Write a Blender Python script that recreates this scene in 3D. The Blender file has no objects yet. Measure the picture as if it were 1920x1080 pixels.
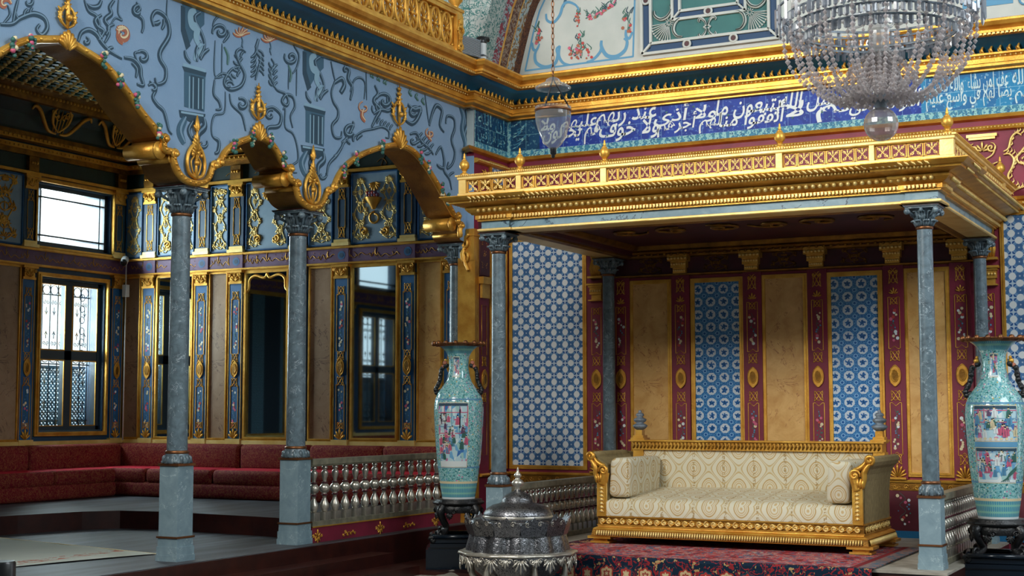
import bpy, bmesh, math, random
from mathutils import Vector, Matrix
PI = math.pi
SC = bpy.context.scene
COL = SC.collection
random.seed(7)

# ------------------------------------------------------------------ camera, world, lights, exposure
CAM = Vector((7.906, -15.118, 1.3))
YAW, PITCH, ROLL, FPX = math.radians(27.427), math.radians(4.843), math.radians(-.066), 2712.3
cd = bpy.data.cameras.new('camera'); cam = bpy.data.objects.new('camera', cd); COL.objects.link(cam)
cd.sensor_width = 36; cd.lens = FPX/1920*36; cd.clip_start = .05; cd.clip_end = 200
FW = Vector((-math.sin(YAW)*math.cos(PITCH), math.cos(YAW)*math.cos(PITCH), math.sin(PITCH)))
RT0 = Vector((math.cos(YAW), math.sin(YAW), 0)); UP0 = RT0.cross(FW)
RT = RT0*math.cos(ROLL)+UP0*math.sin(ROLL); UPV = UP0*math.cos(ROLL)-RT0*math.sin(ROLL)
cam.matrix_world = Matrix(((RT.x, UPV.x, -FW.x, CAM.x), (RT.y, UPV.y, -FW.y, CAM.y), (RT.z, UPV.z, -FW.z, CAM.z), (0, 0, 0, 1)))
SC.camera = cam
SC.view_settings.view_transform = 'Standard'; SC.view_settings.look = 'None'
SC.view_settings.gamma = 1; SC.view_settings.use_curve_mapping = False
SC.view_settings.exposure = 0.42

w = bpy.data.worlds.new('World'); SC.world = w; w.use_nodes = True
w.node_tree.nodes['Background'].inputs[0].default_value = (.88, .95, 1, 1)
w.node_tree.nodes['Background'].inputs[1].default_value = 1.6

def area(name, loc, target, sx, sy, power, color):
    l = bpy.data.lights.new(name, 'AREA'); l.shape = 'RECTANGLE'; l.size = sx; l.size_y = sy
    l.energy = power; l.color = color
    o = bpy.data.objects.new(name, l); COL.objects.link(o); o.location = loc
    o.rotation_euler = (Vector(target)-Vector(loc)).to_track_quat('-Z', 'Y').to_euler()
    return o
# daylight from the tall windows of the hall behind the visitor
area('hall_window_light', (-.2, -12.6, 7.35), (3.6, 0, 1.4), 6, 2.4, 1250, (1, .97, .92))
area('hall_side_light', (11.5, -7.0, 6.8), (0, -3.5, 2.2), 5, 3, 420, (.85, .93, 1))
# daylight coming in through the gallery windows
area('gallery_window_light', (-6.6, -1.6, 3.0), (-1, -1.6, 1.9), 2.4, 3.2, 900, (.85, .95, 1))

def at(px, py, ax, val):
    """point of the place measured in the photograph, on the plane ax = val"""
    d = FW+RT*(px-960)/FPX+UPV*(540-py)/FPX
    i = 'XYZ'.index(ax)
    return CAM+d*((val-CAM[i])/d[i])
def atd(px, py, depth):
    return CAM+(FW+RT*(px-960)/FPX+UPV*(540-py)/FPX)*depth

# ------------------------------------------------------------------ materials
def lin(h):
    h = h.lstrip('#'); c = [int(h[i:i+2], 16)/255 for i in (0, 2, 4)]
    return tuple(x/12.92 if x <= .04045 else ((x+.055)/1.055)**2.4 for x in c)+(1,)
class NT:
    def __init__(s, name, rough=.5, metal=0., spec=.5):
        s.m = bpy.data.materials.new(name); s.m.use_nodes = True; s.t = s.m.node_tree
        s.b = s.t.nodes['Principled BSDF']; s.b.inputs['Roughness'].default_value = rough
        s.b.inputs['Metallic'].default_value = metal; s.b.inputs['Specular IOR Level'].default_value = spec
        tc = s.t.nodes.new('ShaderNodeTexCoord'); s.oc = tc.outputs['Object']
        sp = s.t.nodes.new('ShaderNodeSeparateXYZ'); s.t.links.new(s.oc, sp.inputs[0])
        s.x, s.y, s.z = sp.outputs
    def n(s, typ, **k):
        n = s.t.nodes.new(typ)
        for a, b in k.items(): setattr(n, a, b)
        return n
    def put(s, sock, v):
        if isinstance(v, (int, float)): sock.default_value = v
        elif isinstance(v, (tuple, list)): sock.default_value = v
        else: s.t.links.new(v, sock)
    def f(s, op, a, b=0., c=0.):
        n = s.n('ShaderNodeMath', operation=op)
        s.put(n.inputs[0], a); s.put(n.inputs[1], b)
        if op in ('MULTIPLY_ADD', 'SMOOTH_MIN', 'WRAP', 'COMPARE'): s.put(n.inputs[2], c)
        return n.outputs[0]
    def add(s, a, b): return s.f('ADD', a, b)
    def sub(s, a, b): return s.f('SUBTRACT', a, b)
    def mul(s, a, b): return s.f('MULTIPLY', a, b)
    def gt(s, a, b): return s.f('GREATER_THAN', a, b)
    def lt(s, a, b): return s.f('LESS_THAN', a, b)
    def fr(s, a): return s.f('FRACT', a)
    def xyz(s, x, y, z):
        n = s.n('ShaderNodeCombineXYZ'); s.put(n.inputs[0], x); s.put(n.inputs[1], y); s.put(n.inputs[2], z); return n.outputs[0]
    def mix(s, fac, a, b):
        n = s.n('ShaderNodeMix', data_type='RGBA'); s.put(n.inputs[0], fac)
        s.put(n.inputs[6], lin(a) if isinstance(a, str) else a); s.put(n.inputs[7], lin(b) if isinstance(b, str) else b)
        return n.outputs[2]
    def noise(s, scale, detail=3, rough=.55, vec=None, dist=0.):
        n = s.n('ShaderNodeTexNoise'); s.put(n.inputs['Vector'], vec or s.oc)
        n.inputs['Scale'].default_value = scale; n.inputs['Detail'].default_value = detail
        n.inputs['Roughness'].default_value = rough; n.inputs['Distortion'].default_value = dist
        return n.outputs['Fac']
    def ramp(s, fac, stops, interp='LINEAR'):
        n = s.n('ShaderNodeValToRGB'); s.put(n.inputs[0], fac); r = n.color_ramp; r.interpolation = interp
        while len(r.elements) < len(stops): r.elements.new(.5)
        for e, (p, c) in zip(r.elements, stops): e.position = p; e.color = lin(c) if isinstance(c, str) else c
        return n.outputs[0]
    def stretch(s, sx, sy, sz):
        n = s.n('ShaderNodeVectorMath', operation='MULTIPLY'); s.put(n.inputs[0], s.oc); n.inputs[1].default_value = (sx, sy, sz)
        return n.outputs[0]
    def bump(s, h, strength=.3, dist=.01):
        n = s.n('ShaderNodeBump'); s.put(n.inputs['Height'], h); n.inputs['Strength'].default_value = strength
        n.inputs['Distance'].default_value = dist; s.t.links.new(n.outputs[0], s.b.inputs['Normal'])
    def col(s, c): s.put(s.b.inputs['Base Color'], lin(c) if isinstance(c, str) else c); return s.m

MT = {}
def plain(key, c, rough=.5, metal=0., c2=None, sc=8, bump=0, bs=40, spec=.5):
    t = NT(key, rough, metal, spec)
    if c2: t.col(t.mix(t.ramp(t.noise(sc, 4), [(.35, (0, 0, 0, 1)), (.65, (1, 1, 1, 1))]), c, c2))
    else: t.col(c)
    if bump: t.bump(t.noise(bs, 4), bump)
    MT[key] = t.m; return t.m
plain('gold', '#e3b04e', .38, .62, '#c48a30', 5, .25, 60)
plain('pale_gold', '#f4d88e', .42, .42, '#e2bc68', 4, .15, 50)
plain('dull_gold', '#9a6c22', .42, .7, '#6e4a16', 9, .4, 90)
plain('copper', '#8a5a36', .4, .8, '#6a4630')
plain('maroon', '#84203a', .55, 0, '#701a30', 3)
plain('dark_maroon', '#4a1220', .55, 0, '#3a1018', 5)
plain('deep_blue', '#1f5f92', .5, 0, '#1b5080', 5)
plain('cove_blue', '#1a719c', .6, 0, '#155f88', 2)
plain('green_teal', '#265a52', .5, 0, '#1c4640', 6)
plain('pale_script', '#bcd6da', .5)
plain('night_blue', '#1c4462', .5, 0, '#163650', 3)
plain('green_black', '#12302e', .5, 0, '#0d2222', 6)
plain('purple', '#6c4a6c', .5, 0, '#5a3c5c', 6)
plain('board_grey', '#8ea6b8', .55, 0, '#7d98ae', 4)
plain('white_plaster', '#b9c6c6', .7, 0, '#a9b8ba', 2)
plain('lunette_white', '#c3c8c4', .7, 0, '#b3bcb8', 2)
plain('paint_dark', '#2a4658', .75); plain('paint_mid', '#3d6178', .75); plain('paint_light', '#86a9bd', .75); plain('paint_edge', '#7795ac', .75)
plain('paint_terracotta', '#a4634c', .7); plain('paint_green', '#3c6a5c', .6); plain('paint_blue', '#5a94b8', .7)
plain('pink', '#c45a78', .6); plain('cream', '#d8c9a2', .6); plain('rose_red', '#b23a34', .6)
plain('leaf_green', '#33655a', .6); plain('sky_paint', '#4f86a8', .6); plain('white_glaze', '#d6dede', .5)
plain('black_wood', '#101214', .32, 0, '#1c1c1e', 8, .5, 60)
plain('black_gloss', '#0c1620', .18)
plain('frame_dark', '#2b3a44', .45)
plain('iron', '#16191c', .5, .3)
plain('plastic_white', '#c9ced0', .4); plain('plastic_black', '#15171a', .3)
plain('teal_board', '#3c7472', .7, 0, '#35696a', 3)
plain('window_navy', '#123f66', .6)
plain('olive_velvet', '#8d7b52', .85, 0, '#7b6a45', 20, .3, 150)
plain('lead_grey', '#7d8790', .5, .4, '#626b74', 12, .5, 60)
plain('stone_pale', '#a09a8e', .7, 0, '#868074', 6, .2, 30)
plain('dark_wood', '#2a1210', .3, 0, '#3c1a14', 6)
plain('screen_grey', '#3a5560', .6)
plain('brick_roof', '#a0603c', .7)
plain('arch_brown', '#a8772f', .45, .35, '#7e5624', 4, .3, 50)

def m_marble(key, a, b, vein, sc=6, rough=.3, veinw=.03):
    t = NT(key, rough)
    n1 = t.noise(sc, 6, .65, dist=.6)
    base = t.ramp(n1, [(.3, a), (.7, b)])
    v = t.f('ABSOLUTE', t.sub(t.noise(sc*.45, 5, .6, dist=1.4), .5))
    t.col(t.mix(t.mul(t.lt(v, veinw*.4), t.gt(t.noise(sc*.7, 2), .5)), base, vein)); t.bump(t.noise(50, 3), .06)
    MT[key] = t.m
m_marble('blue_marble', '#45525a', '#6c7f88', '#a0aeb4', 14, .3, .018)
m_marble('pedestal_marble', '#6c848e', '#869da6', '#a6b8be', 7, .5, .01)
m_marble('beam_marble', '#5f8292', '#87a2ae', '#33495a', 5, .35)
m_marble('amber_marble', '#c08c46', '#e0b470', '#a8703a', 5, .38, .014)
m_marble('brown_marble', '#8a6c50', '#a3866a', '#6d5240', 5, .38, .02)

def m_tile_lattice():
    t = NT('lattice_tile', .22)
    P = .1435; k = 2*PI/P
    wob = t.mul(t.sub(t.noise(40, 2), .5), .25)
    c1 = t.f('COSINE', t.add(t.mul(t.add(t.x, t.y), k), wob)); c2 = t.f('COSINE', t.add(t.mul(t.z, k), wob))
    s_ = t.add(c1, c2); q = t.mul(c1, c2)
    base = t.mix(t.ramp(t.noise(3, 2), [(.4, (0, 0, 0, 1)), (.6, (1, 1, 1, 1))]), '#6a92b8', '#5682b0')
    s1 = t.f('SINE', t.mul(t.add(t.x, t.y), k)); s2 = t.f('SINE', t.mul(t.z, k)); d = t.f('ABSOLUTE', t.sub(c1, c2)); ss = t.f('ABSOLUTE', t.mul(s1, s2))
    c = t.mix(t.lt(s_, -.75), base, '#9fb9cf')
    c = t.mix(t.mul(t.lt(s_, -.95), t.gt(ss, .22)), c, '#2a5590')
    c = t.mix(t.f('MAXIMUM', t.lt(c1, -.992), t.lt(c2, -.992)), c, '#c2ced6')
    c = t.mix(t.gt(d, .86), c, '#b9c8d4')
    c = t.mix(t.gt(d, 1.05), c, '#d8dcdc')
    star = t.mul(t.gt(s_, .55), t.lt(d, .95))
    c = t.mix(star, c, t.mix(t.gt(t.f('SINE', t.mul(t.add(d, t.mul(ss, 1.5)), 15.)), .1), '#5b88b4', '#163c76'))
    c = t.mix(t.gt(s_, 1.94), c, '#b4c6d4')
    t.col(c); MT['lattice_tile'] = t.m
m_tile_lattice()
def m_tile_medallion():
    t = NT('medallion_tile', .22)
    PX, PZ = .1475, .1385
    u = t.sub(t.fr(t.f('DIVIDE', t.x, PX)), .5); v = t.sub(t.fr(t.f('DIVIDE', t.z, PZ)), .5)
    r = t.f('SQRT', t.add(t.mul(u, u), t.mul(v, v)))
    th = t.f('ARCTAN2', v, u)
    u2 = t.sub(t.f('ABSOLUTE', u), .5); v2 = t.sub(t.f('ABSOLUTE', v), .5)
    r2 = t.f('SQRT', t.add(t.mul(u2, u2), t.mul(v2, v2)))
    n = t.noise(90, 3)
    base = t.mix(t.gt(n, .53), '#2565a4', '#5f9ccb')
    c = t.mix(t.lt(t.f('ABSOLUTE', t.sub(r2, .13)), .03), base, '#7fb0d6')
    c = t.mix(t.lt(r2, .07), c, '#1b4f94')
    rr = t.add(r, t.mul(t.f('COSINE', t.mul(th, 8.)), .012))
    c = t.mix(t.lt(rr, .375), c, '#c4d0d8')
    mot = t.add(t.add(r, t.mul(t.f('COSINE', t.add(t.mul(th, 5.), t.mul(r, 9.))), .05)), t.mul(t.sub(t.noise(34, 2), .5), .35))
    c = t.mix(t.lt(mot, .19), c, '#2a66a6')
    c = t.mix(t.mul(t.lt(mot, .13), t.gt(n, .5)), c, '#12406f')
    t.col(c); MT['medallion_tile'] = t.m
m_tile_medallion()
def m_callig(key, a, b, seamc):
    t = NT(key, .5, spec=.25)
    n = t.noise(26, 3); h = t.add(t.x, t.y)
    base = t.mix(t.gt(t.noise(5, 2), .5), a, b)
    base = t.mix(t.mul(t.gt(n, .60), .45), base, seamc)
    su = t.lt(t.fr(t.mul(h, 1/.245)), .022); sv = t.lt(t.fr(t.mul(t.sub(t.z, 4.367), 1/.188)), .03)
    t.col(t.mix(t.mul(t.f('MAXIMUM', su, sv), .7), base, seamc)); MT[key] = t.m
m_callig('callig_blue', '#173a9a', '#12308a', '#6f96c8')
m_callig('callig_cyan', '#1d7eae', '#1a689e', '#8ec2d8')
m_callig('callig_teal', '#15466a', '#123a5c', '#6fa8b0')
def m_border():
    t = NT('border_tile', .5, spec=.25)
    w1 = t.f('SINE', t.add(t.mul(t.add(t.x, t.y), 70.), t.mul(t.noise(24, 3), 14.)))
    c = t.mix(t.gt(w1, .0), '#3a7f9c', '#8ec0c0')
    c = t.mix(t.gt(t.noise(60, 2), .6), c, '#20507c')
    t.col(c); MT['border_tile'] = t.m
m_border()
def m_brocade(key, top):
    t = NT(key, .75, spec=.2)
    u = t.mul(t.x if top != 'side' else t.add(t.x, t.y), 1/.315)
    v = t.mul(t.sub(t.z, t.mul(t.y, 1. if top == 'seat' else 0.)), 1/.36)
    cu = t.f('COSINE', t.mul(u, 2*PI)); cv = t.f('COSINE', t.mul(v, 2*PI))
    s_ = t.add(cu, cv)
    lo = t.f('ABSOLUTE', t.add(cv, t.mul(cu, 1.)))
    c = t.mix(t.lt(lo, .26), '#d3cdb6', '#c0a878')
    c = t.mix(t.lt(lo, .09), c, '#cfc7ac')
    for tt in (s_, t.mul(s_, -1.)):
        c = t.mix(t.mul(t.gt(tt, 1.05), t.lt(tt, 1.28)), c, '#b99a62')
        c = t.mix(t.mul(t.gt(tt, 1.45), t.lt(t.f('SINE', t.mul(tt, 24.)), -.1)), c, '#c3a878')
    st = t.mul(t.lt(t.f('ABSOLUTE', t.sub(t.fr(t.add(u, .25)), .25)), .045), t.gt(t.noise(60, 2), .52))
    c = t.mix(st, c, '#a58b5c')
    c = t.mix(t.mul(t.noise(220, 2), .2), c, '#a89d84')
    t.col(c); t.bump(t.noise(260, 2), .15); MT[key] = t.m
m_brocade('brocade_seat', 'seat'); m_brocade('brocade_back', 'back'); m_brocade('brocade_side', 'side')
def m_red():
    t = NT('red_damask', .8, spec=.25)
    a = t.f('ABSOLUTE', t.sub(t.noise(22, 3, .6, dist=1.6), .5))
    c = t.mix(t.lt(a, .032), t.mix(t.noise(6, 2), '#5a0b15', '#7c1220'), '#8a4c2e')
    t.col(c); t.bump(t.noise(120, 2), .15); MT['red_damask'] = t.m
m_red()
plain('red_lit_top', '#c01a30', .8, 0, '#a8142a', 12, .1, 120, .25)  # brighter red for divan seat tops: falling light put into the colour
def m_floor():
    t = NT('wood_floor', .5, spec=.3)
    n = t.noise(6, 5, .6, vec=t.stretch(1, .12, 1)); n2 = t.noise(30, 3, .6, vec=t.stretch(1, .06, 1))
    c = t.mix(t.ramp(n, [(.35, (0, 0, 0, 1)), (.65, (1, 1, 1, 1))]), '#26282e', '#5c646c'); c = t.mix(t.mul(n2, .55), c, '#3a302c')
    c = t.mix(t.lt(t.fr(t.mul(t.x, 1/.16)), .03), c, '#1a1a1c')
    t.col(c); t.bump(n2, .08); MT['wood_floor'] = t.m
m_floor()
def m_rug():
    t = NT('rug_wool', .95, spec=.1)
    n = t.noise(5, 3, .6, vec=t.stretch(1.4, 1.3, 1), dist=1.); n2 = t.noise(12, 3, .6, vec=t.stretch(1.4, 1.3, 1), dist=.5)
    fieldc = t.ramp(n, [(.34, '#7e2c2c'), (.42, '#b4484c'), (.50, '#a3958c'), (.54, '#b04a44'), (.62, '#56647a')], 'CONSTANT')
    fieldc = t.mix(t.gt(n2, .57), fieldc, '#4b5a70')
    # border: navy ground with cream and red rosettes, scroll lines between
    bx = t.mul(t.x, 1/.185); bz = t.mul(t.sub(t.z, t.y), 1/.26)
    u = t.sub(t.fr(bx), .5); v = t.sub(t.fr(t.add(bz, -.47)), .5)
    cid = t.f('FLOOR', bx); odd = t.f('MODULO', t.f('ABSOLUTE', cid), 2.)
    r = t.f('SQRT', t.add(t.mul(u, u), t.mul(t.mul(v, v), 1.9))); th = t.f('ARCTAN2', v, u)
    rr = t.add(r, t.mul(t.f('COSINE', t.mul(th, 6.)), .035))
    bn = t.f('ABSOLUTE', t.sub(t.noise(13, 2, .5, dist=1.), .5))
    bc = t.mix(t.lt(bn, .03), '#182838', '#8a2a2e')
    bc = t.mix(t.gt(t.noise(26, 2), .63), bc, '#a98a5c')
    bc = t.mix(t.lt(rr, .36), bc, t.mix(odd, '#9a3a30', '#243f4c'))
    bc = t.mix(t.lt(rr, .29), bc, t.mix(odd, '#bfa47c', '#a33a36'))
    bc = t.mix(t.lt(rr, .16), bc, t.mix(odd, '#8e3c34', '#c0ab84'))
    bc = t.mix(t.lt(rr, .07), bc, '#c7b48e')
    inb = t.f('MAXIMUM', t.lt(t.z, -.003), t.f('MAXIMUM', t.lt(t.x, 1.99), t.lt(t.y, -3.17)))
    rgt = t.gt(t.x, 4.82)
    side = t.mix(t.gt(t.noise(18, 3), .5), '#56626e', '#8c6a62')
    side = t.mix(t.lt(t.f('ABSOLUTE', t.sub(t.x, 4.86)), .03), side, '#7a2c30')
    c = t.mix(rgt, fieldc, side)
    t.col(t.mix(inb, c, bc)); t.bump(t.noise(200, 2), .3); MT['rug_wool'] = t.m
m_rug()
def m_pale_rug():
    t = NT('pale_rug', .95, spec=.1)
    band = t.f('MAXIMUM', t.lt(t.f('ABSOLUTE', t.sub(t.x, -.62)), .12), t.lt(t.f('ABSOLUTE', t.sub(t.x, -1.25)), .1))
    flo = t.gt(t.noise(16, 3, .5, vec=t.stretch(1, .6, 1)), .53)
    c = t.mix(t.noise(3, 3), '#c2cac2', '#d2d6ca')
    t.col(t.mix(t.mul(band, flo), c, '#c08370')); t.bump(t.noise(150, 2), .3); MT['pale_rug'] = t.m
m_pale_rug()
def m_silver():
    t = NT('engraved_silver', .3, .9)
    n = t.f('ABSOLUTE', t.sub(t.noise(34, 3, .5, dist=2.), .5))
    t.col(t.mix(t.lt(n, .03), '#85868a', '#2a2a2e')); t.bump(t.noise(34, 3, .5, dist=2.), .45, .008); MT['engraved_silver'] = t.m
m_silver()
plain('silver', '#cbc5b8', .28, .72, '#aaa498', 10, .2, 60)
plain('rail_stone', '#8f8a74', .45, .2, '#6f6c5c', 14, .2, 50)
def m_porcelain():
    t = NT('painted_porcelain', .12, spec=.7)
    n = t.n('ShaderNodeTexVoronoi'); n.inputs['Scale'].default_value = 42; t.put(n.inputs['Vector'], t.oc)
    d, cc = n.outputs['Distance'], n.outputs['Color']
    sp = t.n('ShaderNodeSeparateColor'); t.put(sp.inputs[0], cc); rr = sp.outputs[0]
    base = t.mix(t.gt(t.noise(60, 3), .5), '#6fadb0', '#9cc8c8')
    flower = t.ramp(rr, [(0, '#4a9c94'), (.25, '#c87aa2'), (.42, '#3f8a8c'), (.6, '#d9dcd4'), (.75, '#4d86b4'), (.92, '#c9a24a')], 'CONSTANT')
    c = t.mix(t.lt(d, .32), base, flower)
    c = t.mix(t.mul(t.gt(d, .5), t.gt(t.noise(50, 2), .58)), c, '#2e6e72')
    t.col(c); MT['painted_porcelain'] = t.m
m_porcelain()
def m_fret(key, a, b):
    t = NT(key, .15, spec=.6)
    th = t.mul(t.f('ARCTAN2', t.y, t.x), 16.); q = t.mul(t.z, 55.)
    s1 = t.mul(t.f('SINE', t.mul(th, 2.)), t.f('SINE', q))
    t.col(t.mix(t.lt(t.f('ABSOLUTE', s1), .35), a, b)); MT[key] = t.m
m_fret('fret_band', '#4f93ac', '#86bfae')
def m_scene():
    t = NT('scene_ground', .15, spec=.6)
    n = t.n('ShaderNodeTexVoronoi'); n.inputs['Scale'].default_value = 34; t.put(n.inputs['Vector'], t.stretch(1, 1, .5))
    sp = t.n('ShaderNodeSeparateColor'); t.put(sp.inputs[0], n.outputs['Color'])
    t.col(t.ramp(sp.outputs[0], [(0, '#b6d4dc'), (.42, '#6ea8cf'), (.55, '#d7e2e2'), (.72, '#c47aa0'), (.8, '#9fc7c4'), (.92, '#3f74b4')], 'CONSTANT'))
    MT['scene_ground'] = t.m
m_scene()
def m_glass(key, tint, refl, rough=.05, brighten=None, mf=.0):
    m = bpy.data.materials.new(key); m.use_nodes = True; t = m.node_tree; t.nodes.clear()
    o = t.nodes.new('ShaderNodeOutputMaterial'); mx = t.nodes.new('ShaderNodeMixShader')
    tr = t.nodes.new('ShaderNodeBsdfTransparent'); tr.inputs[0].default_value = lin(tint)
    gl = t.nodes.new('ShaderNodeBsdfGlossy'); gl.inputs['Roughness'].default_value = rough
    fr = t.nodes.new('ShaderNodeLayerWeight'); fr.inputs['Blend'].default_value = refl
    t.links.new(fr.outputs['Facing'], mx.inputs[0]); t.links.new(tr.outputs[0], mx.inputs[1]); t.links.new(gl.outputs[0], mx.inputs[2])
    out = mx.outputs[0]
    if brighten:      # pale diffuse share: brightness put into the glass colour
        df = t.nodes.new('ShaderNodeBsdfDiffuse'); df.inputs[0].default_value = lin(brighten); tl = t.nodes.new('ShaderNodeBsdfTranslucent'); tl.inputs[0].default_value = lin(brighten)
        ad = t.nodes.new('ShaderNodeMixShader'); t.links.new(df.outputs[0], ad.inputs[1]); t.links.new(tl.outputs[0], ad.inputs[2])
        m2 = t.nodes.new('ShaderNodeMixShader'); m2.inputs[0].default_value = mf; t.links.new(out, m2.inputs[1]); t.links.new(ad.outputs[0], m2.inputs[2]); out = m2.outputs[0]
    t.links.new(out, o.inputs[0]); MT[key] = m
m_glass('pane_glass', '#eef4f4', .12)
m_glass('lamp_glass', '#eef0f0', .2, .08, '#b8c4cc', .2)
m_glass('crystal', '#dcd8d6', .42, .12, '#e4dcdc', .42)
m_glass('crystal_bright', '#e6e4e0', .42, .08, '#d4d6d8', .35)
m_glass('prism_glass', '#c8ccd2', .4, .08, '#a4acb6', .5)
m_glass('cut_glass', '#e2deda', .5, .12, '#cfc8c6', .22)
def m_drape():
    t = NT('dark_drape', .6)
    st = t.gt(t.f('SINE', t.mul(t.add(t.y, t.x), 9.)), .25)
    h = t.add(t.x, t.y); dots = t.gt(t.mul(t.f('SINE', t.mul(t.add(h, t.z), 150.)), t.f('SINE', t.mul(t.sub(h, t.z), 150.))), .1)
    c = t.mix(st, '#0c2430', '#16384a'); t.col(t.mix(t.mul(st, dots), c, '#6f97a4')); MT['dark_drape'] = t.m
m_drape()
t_ = NT('mirror_glass', .03, 1.); t_.col('#b4c4cc'); MT['mirror_glass'] = t_.m
def m_wallpaint():
    t = NT('blue_wall', .75, spec=.2)
    n = t.noise(1.6, 4, .6); c = t.mix(n, '#7395b6', '#93acc6')
    t.col(t.mix(t.mul(t.noise(120, 2), .25), c, '#8499ae')); t.bump(t.noise(90, 3), .15); MT['blue_wall'] = t.m
m_wallpaint()
def m_floral(key, ground, c1, c2, sc):
    t = NT(key, .7)
    a = t.f('ABSOLUTE', t.sub(t.noise(sc, 2, .5, dist=1.8), .5)); b = t.noise(sc*1.6, 2)
    c = t.mix(t.lt(a, .05), ground, c1); t.col(t.mix(t.gt(b, .62), c, c2)); MT[key] = t.m
m_floral('floral_white', '#a3adab', '#2f6a68', '#7d9a98', 13)
m_floral('floral_red', '#7c2a3c', '#8a9aa0', '#3f6a70', 9)
m_floral('floral_brown', '#4e2c22', '#8a7a6c', '#7c5226', 11)
m_floral('floral_cream', '#98a4a4', '#7c5a2c', '#3f6f84', 7)
m_floral('lace_brown', '#38190f', '#6c4020', '#4c2814', 18)
m_floral('vault_pink', '#b8b4b0', '#b4687a', '#6f90a8', 5)
plain('dado_red', '#641828', .6, 0, '#50141f', 4)
m_floral('ceiling_paint', '#141c30', '#6a4320', '#3a1418', 5)

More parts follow.
